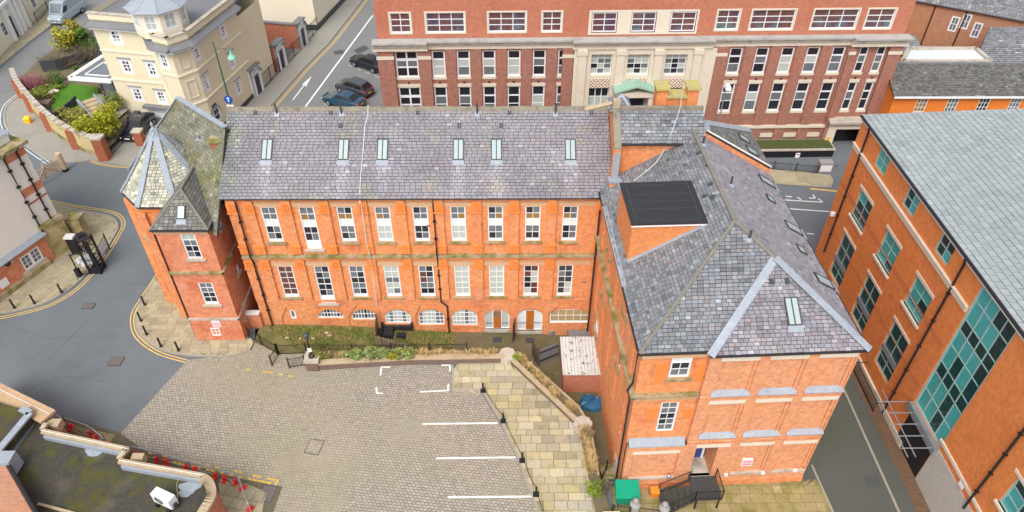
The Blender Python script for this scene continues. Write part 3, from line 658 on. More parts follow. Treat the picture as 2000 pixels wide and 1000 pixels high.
def roof_main():
    e0, e1 = V((XL - .22, YF - .34, EZ - .0)), V((XR - .12, YF - .34, EZ)); r0, r1 = V((XL - .22, RY, RZ)), V((XR - .12, RY, RZ))
    u = V((1, 0, 0)); v = (r0 - e0).normalized(); n_ = u.cross(v); SK = [PP(x, 313, e0, n_) for x in (520, 670, 746.5, 895, 969.5, 1114.5)]
    def weather(p):                                             # rain-washed streaks below the roof windows, lichen near the left verge and ridge
        k = 1.
        for c in SK:
            if abs(p.x - c.x) < .42 and p.z < c.z: k = max(k, 1 + .42 * (1 - (c.z - p.z) / 1.6) * (1 - (abs(p.x - c.x) / .42) ** 2) + .08)
        m_ = max(0, 1 - (p.x - XL) / 1.8) * .25; nz = mnoise.noise(V((p.x * .55, p.y * .9, 3.1))) + .5 * mnoise.noise(p * 2.3); l_ = max(0, min(.16, (nz - .22) * .5)); k *= 1 + .18 * mnoise.noise(V((p.x * .35, p.y * .5, 9.)))
        return (k * (1 - m_ + l_), k * (1 - m_ * .6 + l_), k * (1 - m_ * .9 - l_ * .4))
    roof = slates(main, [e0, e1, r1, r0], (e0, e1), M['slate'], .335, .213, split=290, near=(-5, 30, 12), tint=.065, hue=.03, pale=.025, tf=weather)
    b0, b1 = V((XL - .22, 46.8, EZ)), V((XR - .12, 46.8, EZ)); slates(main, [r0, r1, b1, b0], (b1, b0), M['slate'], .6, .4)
    mb = MB()
    n = 54
    for k in range(n):
        a, b = r0.lerp(r1, k / n), r0.lerp(r1, (k + .985) / n); z = random.uniform(-.01, .012)
        mb.hexa([a + V((0, -.21, -.12 + z)), b + V((0, -.21, -.12 + z)), b + V((0, .21, -.12 + z)), a + V((0, .21, -.12 + z))], [a + V((0, -.05, .09 + z)), b + V((0, -.05, .09 + z)), b + V((0, .05, .09 + z)), a + V((0, .05, .09 + z))])
    mb.build('ridge_tiles', M['ridge_tile'], roof)
    u = V((1, 0, 0)); v = (r0 - e0).normalized(); n_ = u.cross(v)
    on = lambda x, y: PP(x, y, e0, n_)
    for x in (520, 670, 746.5, 895, 969.5, 1114.5): skylight(main, on(x, 313), u, v, .68, 1.42)
    for x, y in ((499, 224), (646, 224), (816, 224), (665, 250), (897, 250), (979, 250), (995, 224), (1155, 224)):
        c = on(x, y); mb = MB(); f = Frame((c.x, c.y))
        for k in (-.07, .07): mb.hexa([c + u * (k - .045), c + u * (k + .045), c + u * (k + .045) + v * .34, c + u * (k - .045) + v * .34], [c + u * (k - .045) + n_ * .09, c + u * (k + .045) + n_ * .09, c + u * (k + .045) + v * .34 + n_ * .03, c + u * (k - .045) + v * .34 + n_ * .03])
        mb.build('roof_vent', M['greydark'], main)
    for x in (541, 667, 932, 1085):
        c = on(x, 222); mb = MB(); mb.tube([c, c + V((0, 0, .75))], .06, 8); o = mb.build('vent_pipe', M['greydark'], main)
        mb = MB(); mb.hexa([c - u * .16 - v * .22, c + u * .16 - v * .22, c + u * .13 + v * .12, c - u * .13 + v * .12], [p + n_ * .035 for p in (c - u * .16 - v * .22, c + u * .16 - v * .22, c + u * .13 + v * .12, c - u * .13 + v * .12)]); mb.build('flashing', M['lead'], o)
    # gable parapet at the right-hand end with its lead-capped kneeler
    a = V((XR - .02, 37.5, 14.75))
    mb = MB(); strip(mb, V((XR - .02, YF + .25, EZ + 1.1)), a, .40, (0, -.98, .2), .08, .0); mb.build('parapet_lead', M['lead'], main)
    mb = MB(); mb.box(XR - .26, XR + .2, YF + .3, 37.9, EZ, 14.7); mb.build('parapet_wall', M['brick'], main)
    mb = MB(); mb.box(XR - .42, XR + .34, YF - .2, YF + .42, EZ + 1.02, EZ + 1.16); mb.build('kneeler_cap', M['lead'], main)
    mb = MB(); mb.box(XR - .46, XR + .3, YF - .44, YF - .16, EZ - .06, EZ + .06); mb.build('kneeler_flashing', M['lead'], main)
    mb = MB(); mb.box(XR - .34, XR + .28, YF - .12, YF + .36, EZ + .0, EZ + 1.02); mb.build('kneeler', M['brick'], main)
    # the taller set-back continuation of the range to the right
    ey, ez, y2 = 37.75, 14.92, 39.7; s0, s1 = XR + .22, G(1373, 208, 16.3).x; z2 = PY(1280, 211, y2).z
    p = [V((s0, ey, ez)), V((s1, ey, ez)), V((s1, y2, z2)), V((s0, y2, z2))]
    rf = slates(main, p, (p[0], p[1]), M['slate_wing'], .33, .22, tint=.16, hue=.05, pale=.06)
    mb = MB(); mb.poly([(s0 - .3, ey + .15, 9), (s1, ey + .15, 9), (s1, ey + .15, ez), (s0 - .3, ey + .15, ez)])
    for x in (s1 - .1, s0 - .3): mb.poly([(x, ey + .15, 9), (x, 42, 9), (x, 42, ez), (x, y2, z2 - .08), (x, ey + .15, ez - .05)])
    mb.build('set_back_wall', M['brick'], main)
    mb = MB(); mb.tube([(s0, ey - .06, ez - .04), (s1 - .3, ey - .06, ez - .04)], .07, 8); mb.build('gutter', M['pipe'], main)
    mb = MB(); mb.box(s0, s1, y2 - .14, y2 + .14, z2 - .1, z2 + .1); mb.build('ridge_tiles', M['ridge_tile'], rf)
    q = [V((s0, y2, z2)), V((s1, y2, z2)), V((s1, 42, ez)), V((s0, 42, ez))]; slates(main, q, (q[3], q[2]), M['slate_wing'], .6, .4)
    mb = MB(); strip(mb, V((XR - .02, ey - .3, ez - .2)), V((XR - .02, y2, z2 + .12)), .44, (0, -.6, .8), .14, .0); mb.build('parapet_coping', M['ridge_tile'], main)
    # chimney with two lichen-capped shoulders, seen over the ridge
    cy = 40.3; A = lambda x, y: PY(x, y, cy)
    cx0, cx1 = A(1281, 200).x, A(1362, 200).x; zt = A(1290, 176).z
    ch = MB(); w = (cx1 - cx0); ch.box(cx0, cx0 + w * .26, cy, cy + .9, 13.5, zt); ch.box(cx1 - w * .26, cx1, cy, cy + .9, 13.5, zt + .02); ch.box(cx0 + w * .26, cx1 - w * .26, cy + .1, cy + .8, 13.5, zt - .55); c = ch.build('chimney', M['brick_box'], main)
    ch = MB(); ch.box(cx0 - .1, cx0 + w * .3, cy - .12, cy + 1.05, zt, zt + .14); ch.box(cx1 - w * .3, cx1 + .1, cy - .12, cy + 1.05, zt + .02, zt + .16); ch.box(cx0 + w * .24, cx1 - w * .24, cy - .05, cy + .95, zt - .55, zt - .42); ch.build('chimney_cap', M['lichen'], c)
    ch = MB(); ch.box(cx0 + .2, cx1 - .2, cy - .1, cy + .02, RZ - .3, RZ + .32); ch.build('flashing', M['lead'], c)
    # small slated turret and sloping coping behind the ridge
    tb = [A(1193, 210), A(1236, 210)]; ap = PY(1214, 185, cy + .9)
    zb = tb[0].z - .3; x0, x1, y0, y1 = tb[0].x, tb[1].x, cy, cy + 1.8
    for a, b in (((x0, y0), (x1, y0)), ((x1, y0), (x1, y1)), ((x1, y1), (x0, y1)), ((x0, y1), (x0, y0))):
        slates(main, [V((*a, zb)), V((*b, zb)), ap], (V((*a, zb)), V((*b, zb))), M['slate_wing'], .3, .22)
    mb = MB()
    for a in ((x0, y0), (x1, y0)): strip(mb, V((*a, zb)), ap, .16, (0, -.6, .8), .04, .02)
    mb.build('turret_lead', M['lead'], main)
    mb = MB(); mb.box(XR - .2, XR + .2, 39.5, 39.9, 16.2, 16.85); mb.build('gable_finial', M['coping'], main)
    mb = MB(); mb.tube([(XR - 1.8, 40.2, 15.9), (XR - .2, 40.0, 16.45)], .14, 6); mb.build('rear_coping', M['coping'], main)
roof_main()
# ------------------------------------------------------------------ the hip-roofed wing running towards the camera
AW_ = .0422; W0 = (6.75, 23.80); EW = 11.82
WF = Frame(W0, AW_)
def wl(s, v, z=0.): return WF.pt(s, z, -v)
WLF = Frame(W0, AW_ - math.pi / 2)                    # its left wall; s runs from the back (negative) to the front corner (0)
WRF = Frame(wl(10.9, 0), AW_ + math.pi / 2)           # its right wall
wing = thing('school_wing', wl(5.4, 7), 'hip-roofed orange brick wing with blank front panels and iron entrance stair', 'building')
def build_wing():
    SP, WD, DP, PR = 3.35, 10.9, 15.8, .30
    px = lambda x, y, d=0.: WF.px(x, y, d)
    R = lambda x0, x1, y0, y1, d=0.: (lambda a, b: (a[0], b[0], b[1], a[1]))(px(x0, y0, d), px(x1, y1, d))
    a = px(1310, 698); b = px(1349, 736); up = (px(1304, 720)[0] + .12, px(1349, 720)[0] - .02, b[1], a[1])
    a = px(1300, 786); b = px(1300, 842); lo = (px(1288, 815)[0] - .05, px(1320, 815)[0], b[1], a[1])
    ZL = px(1290, 856)[1] + .1                                        # top of the lead apron
    mb = MB(); wall(mb, WF, 0, SP, ZL - .4, EW - .02, [up, lo])
    # left wall with two storeys of tall windows and a door to the sunken yard
    lw = []
    for x, y0, y1, w in ((1223, 590, 618, .8), (1192, 482, 500, .8), (1181, 535, 592, 1.0), (1209, 668, 722, 1.0), (1166, 622, 654, 1.0)):
        s, zt = WLF.px(x, y0); _, zb = WLF.px(x, y1); s = WLF.px(x, (y0 + y1) / 2)[0]
        zb = max(zb, zt - 2.7); lw.append((s - w / 2, s + w / 2, zb, zt))
    s = WLF.px(1209, 866)[0]; dr = (s - .55, s + .55, -1.25, .95)
    wall(mb, WLF, -DP + 1.4, 0, -1.5, EW - .02, lw + [dr])
    wall(mb, WRF, 0, DP, 0, EW - .02)
    mb.build('wall', M['brick'], wing)
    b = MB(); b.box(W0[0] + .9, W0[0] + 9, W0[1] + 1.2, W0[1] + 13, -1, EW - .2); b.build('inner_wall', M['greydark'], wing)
    win(wing, WF, *up, 2, 3, gm=lambda i, j: M['glass_white'] if j == 2 else M['glass'] if j else M['glass_mid'], fw=.09, rowfr=[0, .36, .70, 1]); win(wing, WF, *lo, 2, 5, gm=lambda i, j: M['glass_mid'] if j > 2 else M[random.choice(['glass', 'glass_mid'])], fw=.08)
    for h in lw: win(wing, WLF, *h, 2, 5 if h[3] - h[2] > 1.8 else 3, gm=gp('glass', 'glass_mid'))
    m = MB(); m.fb(WLF, dr[0], dr[1], dr[2], dr[3], -.15, -.08); d_ = m.build('door', M['white'], wing); m = MB(); m.fb(WLF, dr[0] + .1, dr[0] + .16, -.2, -.1, -.08, -.03); m.build('handle', M['black'], d_)
    for h in lw:
        m = MB(); m.fb(WLF, h[0] - .2, h[1] + .2, h[2] - .18, h[2] - .02, -.1, .14); m.build('sill', M['stone_moss'], wing)
        m = MB(); m.fb(WLF, h[0] - .4, h[1] + .4, h[3] + .03, h[3] + .33, 0, .03); m.build('lintel_band', M['stone'], wing)
    zs = px(1300, 767)[1]
    for (f, s0, s1) in ((WF, -.25, SP - .05), (WLF, -13.3, .25)):
        for z0, z1, d0, m_ in ((zs - .12, zs + .03, .28, 'stone_moss'), (zs - .26, zs - .124, .18, 'brick'), (zs - .55, zs - .265, .05, 'stone'), (EW - .5, EW - .2, .10, 'stone')):
            m = MB(); q = d0 - .25 if s0 == -.25 else 0
            m.fb(f, s0 + (.25 - d0 if f is WF else 0), s1 - (.25 - d0 if f is WLF else 0), z0, z1 - (.002 if f is WLF else 0), 0, d0 - (.003 if f is WLF else 0)); m.build('string_course', M[m_], wing)
    for k in range(5):
        s = -1.6 - 2.55 * k
        for z0, z1 in ((zs + .05, EW - .52), (3.2, zs - .57)):
            m = MB(); m.fb(WLF, s - .28, s + .28, z0, z1, 0, .10); m.build('pilaster', M['brick'], wing)
    for x0, x1, y0, y1 in ((1279, 1300, 709, 746), (1357, 1377, 709, 744), (1262, 1281, 796, 818), (1334, 1351, 796, 816)):
        a, b = px(x0, y0), px(x1, y1); s0, s1 = px(x0, (y0 + y1) / 2)[0], px(x1, (y0 + y1) / 2)[0]
        m = MB(); m.fb(WF, s0 - .12, s1 + .12, b[1] - .14, a[1] + .14, 0, .035); m.fb(WF, s0 - .05, s1 + .05, b[1] - .06, a[1] + .06, .035, .06)
        o = m.build('panel_surround', M['brick'], wing); m = MB(); m.fb(WF, s0, s1, b[1], a[1], .06, .075)
        for q in range(3): t = s0 + (s1 - s0) * (.2 + .3 * q); m.fb(WF, t - .035, t + .035, b[1] + .05, a[1] - .05, .075, .10)
        m.build('terracotta_panel', M['terracotta'], o)
    m = MB(); m.fb(WF, up[0] - .2, up[1] + .2, up[2] - .17, up[2] - .02, -.1, .14); m.build('sill', M['stone_moss'], wing)
    m = MB(); s0, s1 = .1, SP - .12
    m.hexa([WF.pt(s0, ZL - .42, .36), WF.pt(s1, ZL - .42, .36), WF.pt(s1, ZL - .42, 0), WF.pt(s0, ZL - .42, 0)], [WF.pt(s0, ZL - .36, .36), WF.pt(s1, ZL - .36, .36), WF.pt(s1, ZL + .02, .01), WF.pt(s0, ZL + .02, .01)]); m.build('lead_apron', M['lead'], wing)
    # paler brick: the base of the left part, and the whole right part with recessed panels
    FR_ = Frame(WF.pt(0, 0, PR), AW_); RX = .17
    q = lambda x, y: FR_.px(x, y)
    cols = []
    for (t0, t1, b0, b1) in (((1413, 700), (1490, 697), (1368, 935), (1425, 932)), ((1509, 696), (1571, 693), (1423, 930), (1476, 930)), ((1590, 692), (1665, 689), (1492, 930), (1556, 926))):
        cols.append(((q(*t0)[0] + q(*b0)[0]) / 2, (q(*t1)[0] + q(*b1)[0]) / 2))
    # even the three columns out
    w_ = 1.95; st = SP + .58; cols = [(st + k * (w_ + .52), st + k * (w_ + .52) + w_) for k in range(3)]
    rows = [(8.62, 11.45), (4.95, 8.05), (1.20, 4.15)]
    holes = [(a, b, z0, z1) for a, b in cols for z0, z1 in rows]
    D = (cols[0][0] + .02, cols[0][0] + 1.28, 1.05, 4.15)           # entrance recess
    holes = [h for h in holes if not (h[0] == cols[0][0] and h[3] == 4.15)] + [D]
    mb = MB(); wall(mb, FR_, SP, WD, 0, EW - .1, [h for h in holes if h != D], reveal=RX)
    mb = MB(); wall(mb, FR_, SP, WD, 0, EW - .1, holes, reveal=RX)
    wall(mb, FR_, .05, SP - .002, 0, ZL - .38, [(.4, SP - .3, 1.1, 3.75)], reveal=RX)
    for (a, b, z0, z1) in [h for h in holes if h != D] + [(.4, SP - .3, 1.1, 3.75)]: mb.poly([FR_.pt(a, z0, -RX), FR_.pt(b, z0, -RX), FR_.pt(b, z1, -RX), FR_.pt(a, z1, -RX)])
    for s, z0, z1, k in ((SP, ZL - .38, EW - .1, 1), (.05, 0, ZL - .38, 0)): mb.poly([FR_.pt(s, z0, 0), FR_.pt(s, z1, 0), FR_.pt(s, z1, -PR), FR_.pt(s, z0, -PR)])
    mb.poly([FR_.pt(WD, 0, 0), FR_.pt(WD, 0, -PR), FR_.pt(WD, EW - .1, -PR), FR_.pt(WD, EW - .1, 0)])
    wi = 1.3                                                              # depth of the porch recess
    P = FR_.pt; mb.poly([P(D[0], D[2], -RX), P(D[0], D[3], -RX), P(D[0], D[3], -wi), P(D[0], D[2], -wi)]); mb.poly([P(D[1], D[2], -RX), P(D[1], D[2], -wi), P(D[1], D[3], -wi), P(D[1], D[3], -RX)])
    mb.poly([P(D[0], D[3], -RX), P(D[1], D[3], -RX), P(D[1], D[3], -wi), P(D[0], D[3], -wi)]); mb.poly([P(D[0], D[2], -wi), P(D[1], D[2], -wi), P(D[1], D[3], -wi), P(D[0], D[3], -wi)])
    mb.build('front_wall', M['brick_front'], wing)
    mb = MB(); mb.poly([P(D[0], D[2] + .003, -RX), P(D[1], D[2] + .003, -RX), P(D[1], D[2] + .003, -wi), P(D[0], D[2] + .003, -wi)]); mb.fb(FR_, D[0], D[1], .9, D[2], -RX, .02); mb.build('threshold', M['stone_dirty'], wing)
    m = MB(); m.fb(FR_, D[0] + .05, D[1] - .25, D[2] + .02, D[2] + 2.05, -wi, -wi + .06); d_ = m.build('door', M['blue_door'], wing); m = MB(); m.fb(FR_, D[1] - .25, D[1] - .12, D[2] + .02, D[2] + 2.15, -wi, -wi + .1); m.build('door_frame', M['white'], wing); m = MB(); m.fb(FR_, D[1] - .36, D[1] - .31, D[2] + 1, D[2] + 1.1, -wi + .06, -wi + .12); m.build('handle', M['steel'], d_)
    for k, (a, b) in enumerate(cols):
        for r, (z0, z1) in enumerate(rows):
            if r < 2:
                m = MB(); m.hexa([P(a - .06, z0 - .12, .13), P(b + .06, z0 - .12, .13), P(b + .06, z0 - .12, -.16), P(a - .06, z0 - .12, -.16)], [P(a - .06, z0 - .07, .13), P(b + .06, z0 - .07, .13), P(b + .06, z0 + .13, -.16), P(a - .06, z0 + .13, -.16)]); m.build('lead_sill', M['lead'], wing)
            elif k: m = MB(); m.fb(FR_, a - .02, b + .02, z0 - .12, z0 + .02, -.09, .06); m.build('stone_sill', M['stone_dirty'], wing)
            m = MB(); m.fb(FR_, a, b, z1 - .29, z1 - .004, -RX + .002, .012); m.build('stone_lintel', M['stone_pale'], wing)
            if r < 2 or k:                                                # stepped inner frame of each recess
                
                for g0, g1 in ((a + .002, a + .16), (b - .16, b - .002)): m = MB(); m.fb(FR_, g0, g1, z0 + .12, z1 - .30, -RX + .002, -.09); m.build('recess_step', M['brick_front'], wing)
        
    for z0 in (4.35, 8.25):
        m = MB(); m.fb(FR_, SP + .002, WD + .01, z0, z0 + .15, 0, .03); m.build('string_course', M['brick_front'], wing)
    m = MB(); m.fb(FR_, .05, WD + .03, 0, .55, 0, .04); m.build('plinth', M['brick'], wing)
    m = MB(); m.fb(FR_, .4, SP - .3, 3.46, 3.745, -RX + .002, .012); m.build('stone_lintel', M['stone_pale'], wing)
    m = MB(); m.fb(FR_, .36, SP - .26, 1.0, 1.12, -.09, .07); m.build('stone_sill', M['stone_dirty'], wing)
    s, z = q(1460, 906); m = MB(); m.fb(FR_, s - .3, s + .3, z - .32, z + .32, -RX, -.07); o = m.build('notice', M['white'], wing); m = MB()
    for k in range(3): m.fb(FR_, s - .26, s + .26, z - .22 + k * .17, z - .12 + k * .17, -.07, -.066)
    m.build('notice_print', M['notice_red'], o)
    for x, y in ((1417, 926), (1489, 922), (1552, 917), (1306, 928)):
        s, z = q(x, y); m = MB(); m.fb(FR_, s - .1, s + .1, z - .09, z + .09, .0, .12) if x != 1306 else m.ball(FR_.pt(s, z, .06), .14); m.build('wall_light', M['white'] if x != 1306 else M['steel'], wing)
    # rainwater pipes at the left corner
    m = MB(); c0 = wl(-.14, .25); m.tube([(c0.x, c0.y, EW - .1), (c0.x - .0, c0.y, zs + .6), (c0.x - .22, c0.y, zs), (c0.x - .02, c0.y, zs - .7), (c0.x, c0.y, -1.1)], .06, 8); m.build('downpipe', M['pipe'], wing)
    c0 = wl(-.12, 13.0); m = MB(); m.tube([(c0.x, c0.y, 10.6), (c0.x, c0.y, -1.2)], .06, 8); m.build('downpipe', M['pipe'], wing)
M['notice_red'] = mat('notice_print', (.62, .13, .20), .6)
build_wing()
def roof_wing():
    e = EW; FL, FR2 = wl(-.2, -.18, e), wl(11.08, -.18, e); A = wl(5.44, 5.55, 15.35); B = wl(5.44, 14.62, 15.35); BL, BR = wl(-.2, 14.62, e), wl(11.08, 14.62, e)
    near = (9, 24, 13)
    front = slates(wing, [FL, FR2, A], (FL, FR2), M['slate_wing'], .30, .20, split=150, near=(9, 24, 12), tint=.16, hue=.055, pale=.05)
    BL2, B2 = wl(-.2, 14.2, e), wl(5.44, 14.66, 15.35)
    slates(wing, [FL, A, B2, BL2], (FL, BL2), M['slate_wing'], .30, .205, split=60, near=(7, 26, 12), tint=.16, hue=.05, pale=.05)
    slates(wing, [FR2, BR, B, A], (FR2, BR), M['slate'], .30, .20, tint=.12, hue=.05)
    # the projecting right part carries its own slightly raised hip face, edged with lead
    t = .0; hipn = lambda k: A.lerp(FR2, k)
    best = min((((lambda w: (w.x - 1512) ** 2 + (w.y - 507) ** 2)(proj(hipn(k / 200)))), k / 200) for k in range(200))[1]
    T = hipn(best) + V((0, 0, .05)); L1, R1 = wl(3.22, -.50, e + .02), wl(11.12, -.50, e + .02)
    slates(wing, [L1, R1, T], (L1, R1), M['slate'], .30, .20, split=85, near=(12, 24, 12), tint=.15, hue=.05, pale=.06)
    nf = (R1 - L1).cross(T - L1).normalized(); nf = nf if nf.z > 0 else -nf
    m = MB(); strip(m, L1, T, .42, nf, .03, .02); m.build('lead_valley', M['lead'], wing)
    m = MB(); d1 = (L1 - wl(3.22, -.18, e)); m.hexa([wl(3.22, -.5, e - .10), wl(3.24, -.5, e - .10), T + V((.02, 0, -.1)), T + V((0, 0, -.1))], [L1 + V((-.02, 0, .02)), L1 + V((.02, 0, .02)), T + V((.02, 0, .02)), T + V((-.02, 0, .02))]); m.build('lead_upstand', M['lead'], wing)
    nr = V((0, 0, 1)) + WF.u * .35 - WF.n * -.35
    m = MB(); strip(m, R1, T, .46, nr, .04, .03); m.build('lead_hip', M['lead'], wing)
    m = MB(); ridge(m, A + V((0, 0, .03)), T, .10); m.build('hip_tiles', M['hip_tile'], wing)
    m = MB(); ridge(m, A + V((0, 0, .03)), FL + V((0, 0, .02)), .10); m.build('hip_tiles', M['hip_tile'], wing)
    m = MB(); ridge(m, A + V((0, 0, .03)), B + V((0, 0, .03)), .12); m.build('ridge_tiles', M['hip_tile'], wing)
    for a, b in ((FL, wl(3.2, -.18, e)), (L1, R1), (FL, BL), (R1, wl(11.1, 14.6, e))):
        m = MB(); dn = V((0, 0, -.07)); m.tube([a + dn, b + dn], .075, 8); m.build('gutter', M['pipe'], wing)
    # roof windows: one on the front face, five on the right slope
    u = (R1 - L1).normalized(); v = nf.cross(u); skylight(wing, PP(1553, 636, L1, nf), u, v, .70, 1.45)
    uu = (BR - FR2).normalized(); nn = (BR - FR2).cross(A - FR2).normalized(); nn = nn if nn.z > 0 else -nn; vv = nn.cross(uu); vv = vv if vv.z > 0 else -vv
    for x, y, small in ((1500, 357, 0), (1507, 391, 1), (1552, 448, 0), (1567, 490, 1), (1612, 552, 0)):
        skylight(wing, PP(x, y, FR2, nn) - vv * (.2 if small else .5), uu, vv, .62 if small else .78, .62 if small else 1.25, bars=0, flash=not small)
    for x, y in ((1427, 362), (1463, 468), (1373, 283)):
        pl, n_ = ((FR2, nn) if x != 1463 else (FL, (FR2 - FL).cross(A - FL).normalized())); c = PP(x, y, pl, n_); m = MB(); m.tube([c, c + V((0, 0, .6))], .06, 8); o = m.build('vent_pipe', M['greydark'], wing)
        m = MB(); m.lathe(c, [(.22, -.04), (.16, .06), (.07, .12)], 10); m.build('flashing', M['lead'], o)
    nl = (BL - FL).cross(A - FL).normalized(); nl = nl if nl.z > 0 else -nl; ul = (BL - FL).normalized(); vl = nl.cross(ul); vl = vl if vl.z > 0 else -vl
    for x, y in ((1360, 302), (1378, 325), (1383, 362), (1388, 387), (1372, 386), (1508, 555), (1538, 555)):
        n_, p_, u_, v_ = (nl, FL, ul, vl) if x < 1450 else (nf, L1, u, v)
        c = PP(x, y, p_, n_); m = MB(); q = [c - u_ * .12, c + u_ * .12, c + u_ * .12 + v_ * .3, c - u_ * .12 + v_ * .3]; m.hexa([p + n_ * .01 for p in q], [p + n_ * k for p, k in zip(q, (.09, .09, .03, .03))]); m.build('roof_vent', M['greydark'], wing)
    # flat-roofed brick stair head
    z = 14.72; C = [G(1233, 439, z), G(1383, 435, z), G(1350, 353, z), G(1210, 358, z)]
    m = MB(); inn = [c + (sum(C, V()) / 4 - c) * .035 for c in C]; base = lambda p, zz: V((p.x, p.y, zz))
    m.hexa([base(p, 11.5) for p in inn], [base(p, z - .06) for p in inn]); o = m.build('stair_head_wall', M['brick_box'], wing)
    m = MB(); m.hexa([base(p, z - .06) for p in C], [base(p, z + .03) for p in C]); f = m.build('flat_roof', M['felt'], wing)
    m = MB(); cc = sum(C, V()) / 4
    for a, b in zip(C, C[1:] + C[:1]):
        ai, bi = a.lerp(cc, .16), b.lerp(cc, .16); m.poly([ai + V((0, 0, .036)), bi + V((0, 0, .036)), b.lerp(cc, .14) + V((0, 0, .036)), a.lerp(cc, .14) + V((0, 0, .036))])
    for k in (.32, .52, .72):
        a, b = C[0].lerp(C[3], k).lerp(cc, .12), C[1].lerp(C[2], k).lerp(cc, .12); d = V((0, .02, 0)); m.poly([a - d + V((0, 0, .035)), b - d + V((0, 0, .035)), b + d + V((0, 0, .035)), a + d + V((0, 0, .035))])
    m.build('felt_seams', M['felt_seam'], f)
    m = MB(); strip(m, base(C[0], z - .1) + V((0, -.03, 0)), base(C[1], z - .1) + V((0, -.03, 0)), .07, (0, -1, 0), .03, 0); m.build('white_fascia', M['white'], f)
    zr = lambda p: (lambda q: q.z)(FL + (p - FL) - nl * ((p - FL).dot(nl) / nl.z) * V((0, 0, 1)).z) if False else FL.z - ((p.x - FL.x) * nl.x + (p.y - FL.y) * nl.y) / nl.z
    a, b = inn[0], inn[1]; m = MB(); strip(m, V((a.x, a.y - .1, zr(a) + .02)), V((b.x, b.y - .1, zr(b) + .02)), .26, nl, .03, .01); strip(m, V((b.x + .12, b.y, zr(b) + .02)), V((inn[2].x + .12, inn[2].y, zr(inn[2]) + .02)), .24, nl, .03, .015); m.build('flashing', M['lead'], o)
    a, b = wl(.0, 4.6, e + .05), wl(-.0, 11.8, e + .05); m = MB(); strip(m, a, b, .5, (-.5, 0, 1), .05, .02); m.build('box_gutter', M['lead'], wing)
    # rear part of the wing, a little higher, its brick verge facing the camera
    v0 = 14.68; n_ = WF.n; pl = wl(0, v0)
    pa, pb = PP(1381, 256, pl, n_), PP(1506, 327, pl, n_)
    far = PP(1470, 258, pb, (pb - pa).cross(-n_).normalized()); 
    sl_n = (pb - pa).cross(-n_).normalized(); sl_n = sl_n if sl_n.z > 0 else -sl_n
    dpt = (far - pb).dot(-n_); fa = PP(1377, 240, pa, sl_n); pb2 = pb + (-n_) * dpt
    slates(wing, [pb, pb2, fa, pa], (pb, pb2), M['slate_dark'], .3, .2)
    m = MB(); q = [pa, pb, V((pb.x, pb.y, 9)), V((pa.x - 4, pa.y, 9)), V((pa.x - 4, pa.y, pa.z - 3))]; back = [p - n_ * .3 for p in q]; m.poly(q); m.poly(back[::-1])
    for i in range(len(q)): j = (i + 1) % len(q); m.poly([q[i], back[i], back[j], q[j]])
    m.build('verge_wall', M['brick'], wing)
    m = MB(); m.tube([pa + V((0, 0, .05)), pb + V((0, 0, .05))], .05, 6); m.build('verge_board', M['white_old'], wing)
    m = MB(); strip(m, fa, pb2, .5, sl_n, .04, .03); strip(m, pa, fa, .4, (0, 0, 1), .05, .03); m.build('lead_hip', M['lead'], wing)
    m = MB(); m.poly([pb - V((0, 0, .1)), V((pb.x, pb.y, 0)), V((pb2.x, pb2.y, 0)), pb2 - V((0, 0, .1))]); m.poly([pb2 - V((0, 0, .1)), V((pb2.x, pb2.y, 0)), V((fa.x - 4, fa.y, 0)), V((fa.x - 4, fa.y, fa.z - .1)), fa]); m.build('rear_wall', M['brick'], wing)
    uu2 = (-n_); vv2 = sl_n.cross(uu2); vv2 = vv2 if vv2.z > 0 else -vv2
    for x, y in ((1462, 277), (1478, 302)): skylight(wing, PP(x, y, pb, sl_n), uu2, vv2, .7, .9, bars=0, flash=False)
    m = MB()
    for k in range(26):                                     # stepped flashing up the verge
        c = pa.lerp(pb, (k + .5) / 26) + V((0, 0, -.62)); m.fb(Frame((c.x, c.y), AW_), -.13, .13, c.z - .12, c.z + .1, .0, .035)
    o = m.build('stepped_flashing', M['lead'], wing); o['kind'] = 'stuff'
def proj(p):
    c = CM @ (V(p) - V((0, 0, CAMZ))); return V((FPX * c.x / c.z + 1000, FPX * c.y / c.z + 500))
roof_wing()
